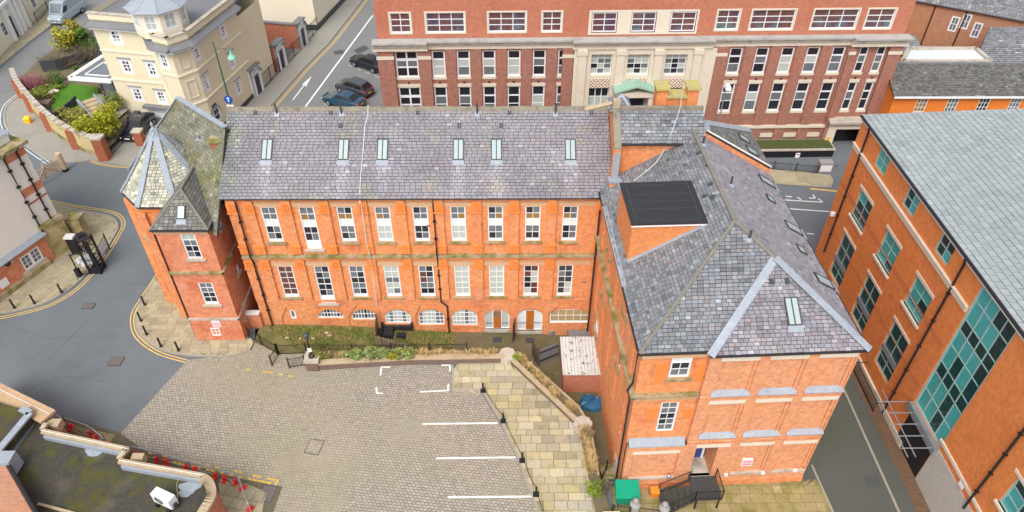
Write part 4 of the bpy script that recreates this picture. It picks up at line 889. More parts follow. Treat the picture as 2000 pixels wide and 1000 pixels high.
# ------------------------------------------------------------------ corner tower, slated turret and the mossy range behind
TY = 35.6; TF = Frame((0, TY), 0.); tower = thing('corner_tower', (-20.2, 37.5, 0), 'brick corner tower with hipped slate roof and lead-ribbed octagonal spire on the pavement', 'building')
def build_tower():
    xa, xb, ez = -21.85, -18.52, 10.22; yb = YF + 4.5
    px = TF.px
    def R(x0, x1, y0, y1):
        ym = (y0 + y1) / 2; return (px(x0, ym)[0], px(x1, ym)[0], px((x0 + x1) / 2, y1)[1], px((x0 + x1) / 2, y0)[1])
    w1 = R(357, 390, 457, 505); w1 = (w1[0] + .06, w1[1] - .06, w1[2], w1[3]); w2 = R(393, 421, 552, 594); w3 = R(414, 431, 639, 653)
    mb = MB(); wall(mb, TF, xa, xb, -.1, ez, [w1, w2, w3]); RF = Frame((xb, TY), math.pi / 2)
    rw = []
    for x, y0, y1, w in ((430, 425, 448, .5), (464, 513, 537, .45), (481, 614, 632, .5)):
        s = RF.px(x, (y0 + y1) / 2)[0]; rw.append((s - w / 2, s + w / 2, RF.px(x, y1)[1], RF.px(x, y0)[1]))
    wall(mb, RF, 0, yb - TY, -.1, ez, rw)
    mb.poly([(xa, TY, 0), (xa, TY, ez), (xa, yb, ez), (xa, yb, 0)]); mb.build('wall', M['brick_tower'], tower)
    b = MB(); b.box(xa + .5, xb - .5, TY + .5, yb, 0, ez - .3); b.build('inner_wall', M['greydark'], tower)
    win(tower, TF, *w1, 2, 4, gm=lambda i, j: M['glass_blind'] if j == 3 else M[random.choice(['glass', 'glass_mid'])], fw=.08); win(tower, TF, *w2, 2, 4, gm=lambda i, j: M['glass_mid'] if j > 1 else M['glass'], fw=.08, panel=.1); win(tower, TF, *w3, 2, 2, d=.05, gm=M['glass_mid'])
    for h in rw: win(tower, RF, *h, 1, 3, gm=M['glass_mid'])
    for h in (w1, w2): m = MB(); m.fb(TF, h[0] - .18, h[1] + .18, h[2] - .16, h[2] - .02, -.1, .12); m.build('sill', M['stone_dirty'], tower)
    for h in rw[:2]: m = MB(); m.fb(RF, h[0] - .15, h[1] + .15, h[2] - .16, h[2] - .02, -.1, .12); m.build('sill', M['stone_dirty'], tower)
    zs = px(385, 531)[1]; zp = px(430, 622)[1]
    for z0, z1, d0, m_ in ((zs - .1, zs + .05, .16, 'stone_moss'), (zp - .1, zp + .08, .10, 'stone_dirty'), (ez - .45, ez - .2, .06, 'stone')):
        for f, s0, s1, e in ((TF, xa - d0, xb + d0, 0), (RF, -d0, 3.4, .003)): m = MB(); m.fb(f, s0, s1, z0, z1 - e, 0, d0 - e); m.build('string_course', M[m_], tower)
    m = MB(); m.fb(TF, xa - .06, xb + .06, -.1, zp - .1, 0, .06); m.build('plinth', M['brick_tower'], tower)
    a = R(415, 431, 625, 637); m = MB(); m.fb(TF, a[0], a[1], a[2], a[3], .06, .09); o = m.build('notice', M['white'], tower); m = MB()
    for k in range(3): m.fb(TF, a[0] + .05, a[1] - .05, a[2] + .06 + k * .16, a[2] + .14 + k * .16, .09, .094)
    m.build('notice_print', M['notice_red'], o)
    # steep hipped roof
    xm = (xa + xb) / 2; FLc, FRc = V((xa - .15, TY - .2, ez)), V((xb + .15, TY - .2, ez)); AP = PX(355, 369, xm); RE = PX(384, 310, xm); rz = (AP.z + RE.z) / 2; AP.z = RE.z = rz
    AP = V((xm, PP(355, 369, (0, 0, rz), V((0, 0, 1))).y, rz)); RE = V((xm, PP(384, 310, (0, 0, rz), V((0, 0, 1))).y, rz)); BRc, BLc = V((xb + .15, max(38.8, RE.y + .3), ez)), V((xa - .15, max(38.8, RE.y + .3), ez))
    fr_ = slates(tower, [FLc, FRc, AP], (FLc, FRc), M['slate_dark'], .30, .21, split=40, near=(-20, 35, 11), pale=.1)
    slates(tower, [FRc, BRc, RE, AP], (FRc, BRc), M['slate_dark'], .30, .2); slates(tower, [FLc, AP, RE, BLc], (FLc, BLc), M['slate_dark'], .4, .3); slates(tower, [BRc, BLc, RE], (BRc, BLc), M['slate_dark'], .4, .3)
    m = MB()
    for a in (FLc, FRc): ridge(m, a, AP, .075)
    m.build('hip_tiles', M['hip_tile'], tower)
    m = MB(); ridge(m, AP, RE, .10); m.build('ridge_tiles', M['hip_tile'], tower)
    m = MB(); strip(m, RE, BRc, .55, (.75, .3, .55), .05, .02); m.build('lead_hip', M['lead'], tower)
    u = V((1, 0, 0)); nf = u.cross(AP - (FLc + FRc) / 2).normalized(); v = nf.cross(u); v = v if v.z > 0 else -v
    c = PP(354, 428, FLc, nf); skylight(tower, c, u, v, .52, .85, bars=0, lip=.14)
    m = MB(); m.tube([FLc + V((0, -.03, -.06)), FRc + V((0, -.03, -.06))], .07, 8); m.build('gutter', M['pipe'], tower)
    m = MB(); m.tube([FRc + V((.03, 0, -.06)), BRc + V((.03, 0, -.06))], .07, 8); m.build('gutter', M['pipe'], tower)
    # octagonal turret with a bell-cast spire
    zt = 10.2; side = 2.43; fl_ = G(269, 405, zt); cen = V((fl_.x + side / 2, fl_.y + side * 1.2071, 0)); R0 = side / 2 / math.sin(math.pi / 8)
    oc = lambda r, z: [cen + V((r * math.sin(-math.pi + math.pi / 8 + math.pi / 4 * k), r * math.cos(-math.pi + math.pi / 8 + math.pi / 4 * k), z)) for k in range(8)]
    apx = PY(297, 252, cen.y)
    lo, mi_ = oc(R0, zt), oc(R0 * .80, zt + .75)
    top = V((cen.x, cen.y, apx.z))
    lead = MB()
    for k in range(8):
        j = (k + 1) % 8
        if k in (2, 3, 4) : continue
        slates(tower, [lo[k], lo[j], mi_[j], mi_[k]], (lo[k], lo[j]), M['slate_lichen'], .28, .2, pale=.2, tint=.2); slates(tower, [mi_[k], mi_[j], top], (mi_[k], mi_[j]), M['slate_lichen'], .28, .2, pale=.15, tint=.2)
    for k in range(8):
        o_ = (mi_[k] - V((cen.x, cen.y, mi_[k].z))).normalized() + V((0, 0, .45)); lead = MB(); strip(lead, lo[k] + V((0, 0, .02)), mi_[k], .34, o_, .06, .02); strip(lead, mi_[k], top, .38, o_, .06, .02)
        lead.build('lead_hip', M['lead'], tower)
    m = MB(); m.lathe(top, [(.16, -.3), (.12, .05), (.05, .2), (.10, .32), (.02, .55)], 8); m.build('finial', M['lead'], tower)
    m = MB(); m.prism(oc(R0 - .22, 0), 0, zt - .05); m.build('turret_wall', M['brick'], tower)
    m = MB(); m.prism(oc(R0 - .08, 0), zs - .05, zs + .12); m.build('string_course', M['stone_moss'], tower)
    m = MB(); m.prism(oc(R0 - .1, 0), zt - .45, zt - .12); m.build('string_course', M['terracotta'], tower)
    for k in range(8):
        c = oc(R0 - .2, 0)[k]; m = MB(); m.box(c.x - .2, c.x + .2, c.y - .2, c.y + .2, 0, zt - .5); m.build('pilaster', M['brick'], tower)
    l2 = oc(R0 + .02, zt - .05)
    for k in range(8): m = MB(); m.tube([l2[k], l2[(k + 1) % 8]], .07, 8); m.build('gutter', M['pipe'], tower)
    c = V((xa - .12, TY + .12, 0)); m = MB(); m.tube([c + V((0, 0, ez)), c + V((0, 0, 0))], .065, 8); m.build('downpipe', M['pipe'], tower)
    # mossy range behind, ridge running down to the right
    zr = 14.6; r0, r1 = G(346, 191, zr), G(440, 249, zr); d = (r1 - r0).normalized(); nrm = V((d.y, -d.x, 0)); 
    if nrm.y > 0: nrm = -nrm
    run, rise = 3.9, 4.9; e0, e1 = r0 + nrm * run - d * 2.4 - V((0, 0, rise)), r1 + nrm * run + d * 3. - V((0, 0, rise))
    slates(tower, [e0, e1, r1, r0], (e0, e1), M['slate_moss'], .34, .24, split=60, near=(-20, 40, 15), tint=.14)
    f0, f1 = r0 - nrm * run - d * 2.4 - V((0, 0, rise)), r1 - nrm * run - V((0, 0, rise)); slates(tower, [r0, r1, f1, f0], (f0, f1), M['slate_moss'], .5, .4); slates(tower, [e0, r0, f0], (e0, f0), M['slate_moss'], .4, .3)
    m = MB(); strip(m, r0, r1, .34, (0, 0, 1), .08, .0); m.build('lead_ridge', M['lead'], tower)
    m = MB(); strip(m, e0, r0, .3, (nrm * .5 + V((0, 0, .8)) - d * .5), .06, .02); m.build('lead_hip', M['lead'], tower)
    m = MB(); m.prism([e0 + d * .4 - nrm * .2, e1 - d * 3 - nrm * .2, f1 + nrm * .2, f0 + nrm * .2 + d * .4], 0, r0.z - rise); m.build('range_wall', M['brick_wall'], tower)
    m = MB(); c = V((XL - .75, 41.0, 0)); cz = PX(423, 277, XL - .7).z; cy = PX(423, 277, XL - .7).y; m.box(XL - 1.15, XL - .3, cy - .1, cy + .5, cz - 2.6, cz); o = m.build('chimney', M['brick_wall'], tower); m = MB(); m.box(XL - 1.25, XL - .2, cy - .2, cy + .6, cz, cz + .12); m.build('chimney_cap', M['stone_moss'], o)
    nn = (e1 - e0).cross(r0 - e0).normalized(); nn = nn if nn.z > 0 else -nn; c = PP(388, 272, e0, nn); m = MB(); m.tube([c, c + V((0, 0, .3))], .07, 8); m.fb(Frame((c.x, c.y)), -.18, .18, c.z - .05, c.z + .04, -.18, .18); m.build('roof_vent', M['lead'], tower)
    # low wall with white coping closing the gap to the long range
    m = MB(); m.box(xb, XL, YF - .3, YF, -.1, 1.35); m.build('link_wall', M['brick_tower'], tower); m = MB(); m.box(xb, XL, YF - .36, YF + .06, 1.35, 1.45); m.build('link_coping', M['white_old'], tower)
build_tower()
M['stone_ledge'] = mat('grey_stone_ledge', (.40, .39, .37), .9, var=.2, vscale=3, stain=[((.22, .21, .19), .9, .5, .7, .6)])
# ------------------------------------------------------------------ the long red civic building across the street behind
BF = Frame((0, 60.45), .02145); civic = thing('civic_building', BF.pt(12, 0, -6), 'long dark red brick institutional building with stone cornice across the rear street', 'building')
def build_civic():
    px = BF.px; SL, SR, SC0, SC1 = px(736, 95)[0], px(1766, 80)[0], px(1119, 130)[0], px(1392, 130)[0]
    def R(x0, x1, y0, y1): ym = (y0 + y1) / 2; return (px(x0, ym)[0], px(x1, ym)[0], px((x0 + x1) / 2, y1)[1], px((x0 + x1) / 2, y0)[1])
    ZC0, ZC1, ZT = 10.62, 11.45, 16.6
    att = [(759, 804, 2), (829, 910, 3), (951, 1030, 3), (1057, 1100, 2), (1398, 1446, 2), (1465, 1554, 3), (1585, 1677, 3), (1690, 1747, 2)]
    AZ0, AZ1 = 11.85, 13.85
    A = [(px(a, 45)[0], px(b, 45)[0], AZ0, AZ1, c) for a, b, c in att]; CA = [(px(a, 49)[0], px(b, 49)[0], AZ0 - .05, AZ1 - .2, 2) for a, b in ((1156, 1206), (1233, 1282), (1309, 1360))]
    upw = [857, 905.5, 955, 1004, 1053, 1102, 1386, 1433.5, 1484, 1533, 1582, 1631, 1680, 1713]
    ss = [px(x, 124)[0] for x in upw]; W1 = 1.16
    zu0, zu1, zl0, zl1 = px(1004, 153)[1], px(1004, 98)[1], px(1464, 221)[1], px(1464, 163)[1]
    dbl = (px(773, 125)[0], px(817, 125)[0])
    holes = [a[:4] for a in A]; main_w = []
    for s in ss:
        w = .82 if s > 30.5 else W1
        for z0, z1 in ((zu0, zu1), (zl0, zl1)): main_w.append((s - w / 2, s + w / 2, z0, z1))
    for z0, z1 in ((zu0, zu1), (zl0, zl1)): main_w.append((dbl[0], dbl[1], z0, z1))
    cw = [R(1153, 1194, 103, 144), R(1224, 1267, 103, 144), R(1297, 1339, 103, 144)]; cl = [(a, b, zl0, zl1 - .1) for a, b, _, _ in cw]
    mb = MB(); wall(mb, BF, SL, SR, -.3, ZC0 + .1, main_w + cw + cl + [(px(1612, 300)[0], px(1676, 300)[0], -.3, 2.15)], reveal=.25)
    mb.build('wall', M['brick_dark'], civic)
    mb = MB(); wall(mb, BF, SL + .15, SR - .1, ZC1 - .05, ZT, [h[:4] for h in A] + CA, reveal=.2, d=-.25); mb.build('attic_wall', M['brick_attic'], civic)
    mb = MB(); mb.fb(BF, SL + .1, SR - .1, -.3, ZT - .1, -14, -1.0); mb.build('body', M['brick_attic'], civic)
    mb = MB(); mb.fb(BF, SL + .12, SL + .4, -.3, ZT - .12, -1.0, -.26); mb.build('return_wall', M['brick_attic'], civic)
    mb = MB(); mb.fb(BF, SL, SR, ZT, ZT + .25, -.6, -.1); mb.build('parapet_coping', M['stone_pale'], civic)
    # cornice in three courses, broken forward at the ends and over the centre
    seg = [(SL - .3, px(835, 85)[0], .35), (px(835, 85)[0], px(1118, 90)[0], .0), (px(1118, 90)[0], px(1390, 92)[0], .35), (px(1390, 92)[0], px(1662, 80)[0], 0.), (px(1662, 80)[0], SR + .3, .35)]
    for k, (a, b, e) in enumerate(seg):
        for z0, z1, d0, d1, m_ in ((ZC1 - .14, ZC1 + .02, -.2, .52 + e, 'stone_ledge'), (ZC1 - .42, ZC1 - .144, -.2, .34 + e, 'stone_dirty'), (ZC0 - .02, ZC1 - .424, -.2, .16 + e, 'stone_pale')):
            mb = MB(); mb.fb(BF, a, b, z0, z1, d0, d1 - .001 * k); mb.build('cornice', M[m_], civic)
    gl = lambda *n: (lambda i, j: M[random.choice(n)])
    for a in A: win(civic, BF, a[0] + .12, a[1] - .12, a[2] + .12, a[3] - .12, a[4], 3, d=-.38, fw=.08, bar=.07, gm=M['glass_attic']); stone_frame(civic, BF, a, .13, -.25)
    for a in CA: win(civic, BF, a[0] + .06, a[1] - .06, a[2] + .06, a[3] - .06, 2, 3, d=-.38, fw=.08, bar=.07, gm=M['glass_attic'])
    s0, s1 = px(1150, 48)[0], px(1364, 48)[0]; mb = MB(); wall(mb, BF, s0, s1, AZ0 - .2, AZ1, CA, reveal=.1, d=-.21); mb.build('attic_stone', M['stone_pale'], civic)
    for (a, b, z0, z1) in main_w:
        two = abs(b - a) > 1.3
        sty = random.choice([('glass_mid', 'glass_mid'), ('glass_blind', 'glass_blind'), ('glass_mid', 'glass'), ('glass_blind', 'glass_mid'), ('glass', 'glass'), ('glass', 'glass_mid')])
        win(civic, BF, a, b, z0 + (.22 if not two else .2), z1, 2 if two else 1, 3, d=-.16, fw=.12, bar=.14 if two else .08, rowfr=[0, .36, .68, 1], thick=(2,), gm=lambda i, j, s=sty: M['glass'] if j == 2 else M[s[0] if j == 1 else s[1]])
        mb = MB(); mb.fb(BF, a - .06, b + .06, z0 - .02, z0 + .22, -.2, .04); mb.build('stone_sill', M['stone_pale'], civic)
        if z1 < 7:
            mb = MB(); mb.fb(BF, a - .06, b + .06, z1 + .002, z1 + .34, -.2, .04); mb.build('stone_lintel', M['stone_pale'], civic)
            mb = MB(); mb.fb(BF, (a + b) / 2 - .1, (a + b) / 2 + .1, zu0 - .5, zu0 - .25, .0, .02); mb.build('vent_grille', M['black'], civic)
    allc = sorted(ss)
    for grp in (allc[:6], allc[6:12]):
        edges = [(a + b) / 2 for a, b in zip(grp, grp[1:])] + [grp[-1] + (grp[-1] - grp[-2]) / 2] + ([grp[0] - (grp[1] - grp[0]) / 2])
        for e in edges:
            if SC0 - .3 < e < SC1 + .3: continue
            mb = MB(); mb.fb(BF, e - .46, e + .46, 2.55, ZC0 - .03, 0, .14); mb.build('pilaster', M['brick_dark'], civic)
            mb = MB(); mb.fb(BF, e - .52, e + .52, .2, 2.2, 0, .12); mb.build('pilaster_base', M['brick_dark'], civic)
    for a, b in ((SL - .02, dbl[0] - .1), (dbl[1] + .1, dbl[1] + 1.15), (SC0 - 1.0, SC0 - .05), (SC1 + .02, SC1 + .95), (px(1650, 120)[0], px(1664, 120)[0] - .1), (px(1730, 110)[0], SR)):
        mb = MB(); mb.fb(BF, a, b, 0, ZC0 - .05, 0, .3); o = mb.build('corner_pier', M['brick_dark'], civic); mb = MB(); mb.fb(BF, a - .06, b + .06, 9.75, 10.05, .3, .36); mb.build('pier_band', M['stone_pale'], o)
    # base course and basement lintels
    mb = MB(); mb.fb(BF, SC1, SR - 4.2, 2.22, 2.5, 0, .2); mb.build('base_course', M['stone_pale'], civic)
    for s in allc[7:12]:
        mb = MB(); mb.fb(BF, s - .62, s + .62, 1.15, 1.6, 0, .05); mb.build('stone_lintel', M['stone_pale'], civic); mb = MB(); mb.fb(BF, s - .6, s + .6, .5, 1.14, 0, .02); mb.build('blind_window', M['brick_planter'], civic)
    # stone centrepiece
    mb = MB(); wall(mb, BF, SC0, SC1, 3.0, ZC0 - .03, cw + cl, reveal=.5, d=.36)
    mb.fb(BF, SC0, SC1, 0, 2.99, 0, .36)
    mb.build('stone_bay', M['stone_pale'], civic)
    for a, b, z0, z1 in cw: win(civic, BF, a, b, z0, z1, 3, 4, d=-.05, fw=.07, bar=.05, gm=lambda i, j: M['glass_blind'] if j == 3 else M[random.choice(['glass', 'glass_mid', 'glass_blind'])])
    for a, b, z0, z1 in cl: win(civic, BF, a, b, z0, z1, 3, 3, d=-.05, fw=.08, bar=.08, gm=lambda i, j: M['glass'] if j == 2 else M['glass_blind'])
    for a, b, z0, z1 in cw:
        L0, L1 = z0 - 1.2, z0 - .35; g = MB(); g.fb(BF, a, b, L0, L1, .36, .37); o = g.build('lattice_panel', M['brick_dark'], civic); g = MB(); n = 6; w = (b - a) / n
        for k in range(-3, n + 3):
            for sg in (1, -1):
                x0 = a + k * w; x1 = x0 + sg * (L1 - L0); p, q = (x0, L0), (x1, L1)
                def cl_(p, q):
                    (x0, y0), (x1, y1) = p, q
                    ts = sorted([(a - x0) / (x1 - x0), (b - x0) / (x1 - x0)]); t0, t1 = max(0, ts[0]), min(1, ts[1]); return (t0, t1) if t1 > t0 else None
                t = cl_(p, q)
                if t: P_ = lambda t: BF.pt(p[0] + (q[0] - p[0]) * t, p[1] + (q[1] - p[1]) * t, .39 + .01 * sg); g.tube([P_(t[0]), P_(t[1])], .045, 4)
        g.build('lattice', M['stone_pale'], o)['kind'] = 'stuff'
    for x in (1135, 1209, 1282, 1357):
        s = px(x, 125)[0]; g = MB(); g.fb(BF, s - .36, s + .36, 3.0, ZC0 - .04, .36, .62); g.fb(BF, s - .45, s + .45, ZC0 - .5, ZC0 - .06, .36, .7); g.build('stone_pilaster', M['stone_pale'], civic)
    # copper-roofed entrance canopy
    a, b = px(1190, 190)[0] + .1, px(1277, 190)[0] - .1; zc = px(1235, 184, 1.9)[1]; m_ = (a + b) / 2; P = lambda s, z, d: BF.pt(s, z, d)
    for sg, e in ((-1, a), (1, b)):
        g = MB(); q = [(m_, zc + .75), (e, zc + .12), (e, zc - .02), (m_, zc + .6)]
        f, k = [P(s, z, 1.9) for s, z in q], [P(s, z, .37) for s, z in q]
        if sg < 0: f, k = f[::-1], k[::-1]
        g.poly(f); g.poly(k[::-1])
        for i in range(4): g.poly([f[i], k[i], k[(i + 1) % 4], f[(i + 1) % 4]])
        g.build('canopy_roof', M['copper'], civic)
    g = MB(); g.hexa([P(a + .2, zc - .5, 1.7), P(b - .2, zc - .5, 1.7), P(b - .2, zc - .5, .37), P(a + .2, zc - .5, .37)], [P(a + .2, zc - .03, 1.7), P(b - .2, zc - .03, 1.7), P(b - .2, zc - .03, .37), P(a + .2, zc - .03, .37)]); g.build('canopy_beam', M['stone_pale'], civic)
    for s in (a + .5, b - .5): g = MB(); g.fb(BF, s - .25, s + .25, 0, zc - .5, 1.0, 1.6); g.build('canopy_column', M['stone_pale'], civic)
    g = MB(); g.fb(BF, a + 1, b - 1, 0, zc - .55, .37, .45); g.build('door', M['navy'], civic)
    # stone passage arch at the right-hand end
    a, b = px(1612, 300)[0], px(1676, 300)[0]
    for s0, s1, z0, z1, d1 in ((a - .75, a + .05, -.3, 2.6, .45), (b - .05, b + .9, -.3, 2.6, .45), (a - .75, b + .9, 2.15, 2.62, .452), (a - .95, b + 1.1, 2.9, 3.15, .85), (a - .8, b + .95, 2.62, 2.9, .6), (a - 1.0, b + 1.15, 3.15, 3.3, .6)):
        g = MB(); g.fb(BF, s0, s1, z0, z1, -.1, d1); g.build('portal_stone', M['stone_pale' if z0 < 2.6 else 'stone_dirty'], civic)
    g = MB(); P = lambda s, z, d: BF.pt(s, z, d)
    g.m = 0; g.poly([P(a, -.3, -.25), P(a, 2.2, -.25), P(a, 2.2, -.98), P(a, -.3, -.98)]); g.poly([P(b, -.3, -.25), P(b, -.3, -.98), P(b, 2.2, -.98), P(b, 2.2, -.25)]); g.build('passage_wall', M['grey'], civic)
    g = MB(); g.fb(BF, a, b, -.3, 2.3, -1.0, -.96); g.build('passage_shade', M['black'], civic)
    for s, y in ((a - .45, 344), (b + .3, 350)): g = MB(); g.fb(BF, s - .2, s + .2, .55, 1.25, .45, .47); o = g.build('height_sign', M['yellow_plastic'], civic); g = MB(); g.fb(BF, s - .12, s + .12, .7, .82, .47, .475); g.build('sign_print', M['black'], o)
def stone_frame(parent, fr, a, w, d):
    g = MB(); g.fb(fr, a[0], a[0] + w, a[2], a[3], d - .15, d + .05); g.fb(fr, a[1] - w, a[1], a[2], a[3], d - .15, d + .05); g.fb(fr, a[0] + w, a[1] - w, a[2], a[2] + w, d - .15, d + .049); g.fb(fr, a[0] + w, a[1] - w, a[3] - w, a[3], d - .15, d + .049); return g.build('stone_frame', M['stone_pale'], parent)
build_civic()
# ------------------------------------------------------------------ the orange brick office on the right
OX = 24.65; OF = Frame((OX, 0), -math.pi / 2); office = thing('office_building', (32, 30, 0), 'modern bright orange brick office with teal windows and pale sloping roof at right', 'building')
def build_office():
    px = OF.px; Z = 13.42; YB, YN = 43.6, 4.0
    def Q(ft, nt, nb, fb):
        p = [px(*q) for q in (ft, nt, nb, fb)]; return ((p[0][0] + p[3][0]) / 2, (p[1][0] + p[2][0]) / 2, (p[2][1] + p[3][1]) / 2, (p[0][1] + p[1][1]) / 2)
    T = [Q((1721, 284), (1740, 310), (1724, 347), (1705, 321)), Q((1777, 360), (1799, 387), (1781, 427), (1760, 397)), Q((1844, 447), (1869, 480), (1847, 521), (1823, 487))]
    Mi = [Q((1680, 372), (1705, 404), (1682, 454), (1660, 419)), Q((1732, 446), (1760, 485), (1734, 540), (1710, 497)), Q((1792, 532), (1824, 580), (1794, 632), (1764, 588))]
    Lo = [Q((1647, 450), (1671, 487), (1637, 565), (1617, 535)), Q((1694, 530), (1720, 572), (1684, 644), (1662, 616)), Q((1746, 624), (1776, 672), (1732, 752), (1704, 704))]
    CW = Q((1924, 544), (1996, 636), (1836, 872), (1784, 788))
    # regularise: one height per row
    def reg(L, h=None):
        z0 = sum(w[2] for w in L) / 3; z1 = sum(w[3] for w in L) / 3; wd = sum(w[1] - w[0] for w in L) / 3
        return [((w[0] + w[1]) / 2 - wd / 2, (w[0] + w[1]) / 2 + wd / 2, z0, z1) for w in L]
    T, Mi, Lo = reg(T), reg(Mi), reg(Lo)
    near = [(-19.6, -18.1, 6.6, 8.7), (-17.9, -16.2, 2.6, 5.4)]
    n1 = Q((1985, 925), (2030, 990), (1995, 1055), (1950, 985)); n1 = (n1[0], n1[0] + 2.0, n1[2], n1[3])
    holes = T + Mi + Lo + [CW, n1]
    mb = MB(); wall(mb, OF, -YB, -YN, 0, Z, holes, reveal=.22); mb.poly([(OX, YB, 0), (OX, YB, Z), (OX + 14, YB, Z + 14 * ((PY(2000, 215, YB).z - Z) / (PY(2000, 215, YB).x - OX)) - .05), (OX + 14, YB, 0)]); mb.build('wall', M['brick_office'], office)
    b = MB(); b.box(OX + .9, OX + 13, YN + 1, YB - 1, 0, Z - .3); b.build('inner_wall', M['glass_tealdark'], office)
    tg = lambda i, j: M[random.choice(['glass_teal', 'glass_teal', 'glass_tealdark'])] if j else M[random.choice(['glass_tealdark', 'glass_tealdark', 'glass_teal'])]
    for h in T: win(office, OF, *h, 2, 2, d=-.15, fw=.09, bar=.08, fm=M['teal_frame'], gm=tg, rowfr=[0, .45, 1])
    for h in Mi:
        win(office, OF, *h, 2, 3, d=-.15, fw=.09, bar=.07, fm=M['teal_frame'], gm=tg, rowfr=[0, .25, .62, 1])
        g = MB(); g.fb(OF, h[0] - .1, h[1] + .1, h[3] + .0, h[3] + .22, -.1, .05); g.build('stone_lintel', M['stone_pale'], office); g = MB(); g.fb(OF, h[0] - .12, h[1] + .12, h[2] - .16, h[2], -.1, .12); g.build('stone_sill', M['stone_pale'], office)
    for h in Lo:
        win(office, OF, *h, 2, 4, d=-.15, fw=.09, bar=.07, fm=M['teal_frame'], gm=lambda i, j: M['glass_tealdark'], rowfr=[0, .2, .38, .7, 1])
        g = MB(); g.fb(OF, h[0] - .1, h[1] + .1, h[3] + .0, h[3] + .22, -.1, .05); g.build('stone_lintel', M['stone_pale'], office); zm = h[2] + (h[3] - h[2]) * .38; g = MB(); g.fb(OF, h[0] + .05, h[1] - .05, zm - .15, zm + .25, -.12, .0); g.build('transom_panel', M['steel'], office)
    def cg(i, j): return M['glass_tealdark'] if j in (2, 5) or (i == 3 and j > 2) else M[random.choice(['glass_teal', 'glass_teal', 'glass_tealdark'])]
    win(office, OF, *CW, 4, 8, d=-.12, fw=.12, bar=.07, fm=M['teal_frame'], gm=cg, rowfr=[0, .14, .29, .38, .52, .64, .72, .86, 1], name='curtain_wall')
    win(office, OF, *n1, 2, 3, d=-.15, fw=.09, bar=.07, fm=M['teal_frame'], gm=tg); g = MB(); g.fb(OF, n1[0] - .3, n1[1] + .1, n1[3] - .05, n1[3] + .15, .0, .05); g.build('stone_lintel', M['stone_pale'], office); g = MB(); g.fb(OF, n1[0] - .12, n1[1] + .12, n1[2] - .16, n1[2], -.1, .12); g.build('stone_sill', M['stone_pale'], office)
    # stone band, fascia, brick soldier lines
    ce = CW[0]
    g = MB(); g.fb(OF, -YB - .02, ce - .02, 10.98, 11.30, 0, .09); g.fb(OF, -YB - .05, ce - .02, 11.30, 11.38, 0, .16); g.build('stone_band', M['stone_pale'], office)
    for z in (4.45, 7.85, 8.05): g = MB(); g.fb(OF, -YB, ce - .2, z, z + .05, 0, .012); g.build('brick_course', M['brick_wall'], office)
    for s0, s1 in ((-YB - .05, ce - .3), (ce - .3, -YN)): g = MB(); g.fb(OF, s0, s1, Z - .32, Z, 0, .10); g.build('fascia', M['white_old'], office)
    g = MB(); g.tube([(OX - .2, YB, Z + .02), (OX - .2, YN, Z + .02)], .09, 8); g.build('gutter', M['pipe'], office)
    far = PY(2000, 215, YB); sl_ = (far.z - Z) / (far.x - OX); W_ = 15.
    e0, e1 = V((OX - .22, YN, Z + .03)), V((OX - .22, YB + .15, Z + .03)); r0, r1 = e0 + V((W_, 0, W_ * sl_)), e1 + V((W_, 0, W_ * sl_))
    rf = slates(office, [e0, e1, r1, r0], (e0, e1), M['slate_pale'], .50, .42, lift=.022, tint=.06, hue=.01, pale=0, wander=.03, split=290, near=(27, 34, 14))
    def dp(x0, y0, x1, y1):
        s = (px(x0, y0)[0] + px(x1, y1)[0]) / 2; zb = px(x1, y1)[1]; g = MB(); g.tube([OF.pt(s, Z, .2), OF.pt(s, Z - .5, .1), OF.pt(s, max(zb, 0), .1)], .065, 8); o = g.build('downpipe', M['pipe'], office)
        for k in range(1, 6):
            z = max(zb, 0) + (Z - .5 - max(zb, 0)) * k / 6; g = MB(); g.fb(OF, s - .1, s + .1, z - .04, z + .04, 0, .18); g.build('bracket', M['pipe'], o)
    dp(1705, 247, 1611, 490); dp(1895, 500, 1725, 810); dp(2000, 845, 1885, 992)
    # ground floor: plinth, pale block base, steel sun-screen frame
    g = MB(); g.fb(OF, -YB, CW[0] + .9, 0, .28, 0, .10); g.fb(OF, -YB, CW[0] + .9, .28, .42, 0, .14); g.build('plinth', M['stone_pale'], office)
    s0, zt = px(1838, 880); g = MB(); g.fb(OF, CW[1] - .2, -YN, 0, zt - .1, 0, .06); g.build('block_base', M['block'], office); g = MB(); g.fb(OF, CW[1] - .25, -YN, zt + .4, zt + .62, 0, .09); g.build('stone_band', M['stone_pale'], office)
    g = MB(); g.fb(OF, CW[0] - .05, CW[1] + .05, CW[2] - .55, CW[2] - .02, -.1, .28); g.build('sill_panel', M['steel'], office)
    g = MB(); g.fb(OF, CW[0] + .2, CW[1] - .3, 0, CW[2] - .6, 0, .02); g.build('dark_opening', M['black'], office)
    zz = CW[2] - .35; a, b = CW[0] - .5, CW[1] + .3
    for d in (1.35, 1.8): g = MB(); g.tube([OF.pt(a - .6, zz, d), OF.pt(b, zz, d)], .038, 8); g.build('screen_rail', M['steel'], office)
    for k in range(5): s = a + (b - a) * (k + .3) / 5; g = MB(); g.tube([OF.pt(s, zz + .02, .1), OF.pt(s, zz + .02, 2.0)], .035, 8); g.build('screen_bracket', M['steel'], office)
    s, z = px(1630, 418); g = MB(); g.fb(OF, s - .12, s + .12, z - .15, z + .15, 0, .3); g.build('security_camera', M['white'], office)
    g = MB(); s, z = px(1880, 948); g.fb(OF, s - .2, s + .2, z - .12, z + .12, .06, .12); g.build('wall_light', M['white'], office)
    # black railing guarding the basement light well
    g = MB(); s0, s1 = Lo[2][0] - .4, Lo[2][1] + .9
    for z in (.15, .95): g.tube([OF.pt(s0, z, .7), OF.pt(s1, z, .7)], .03, 6)
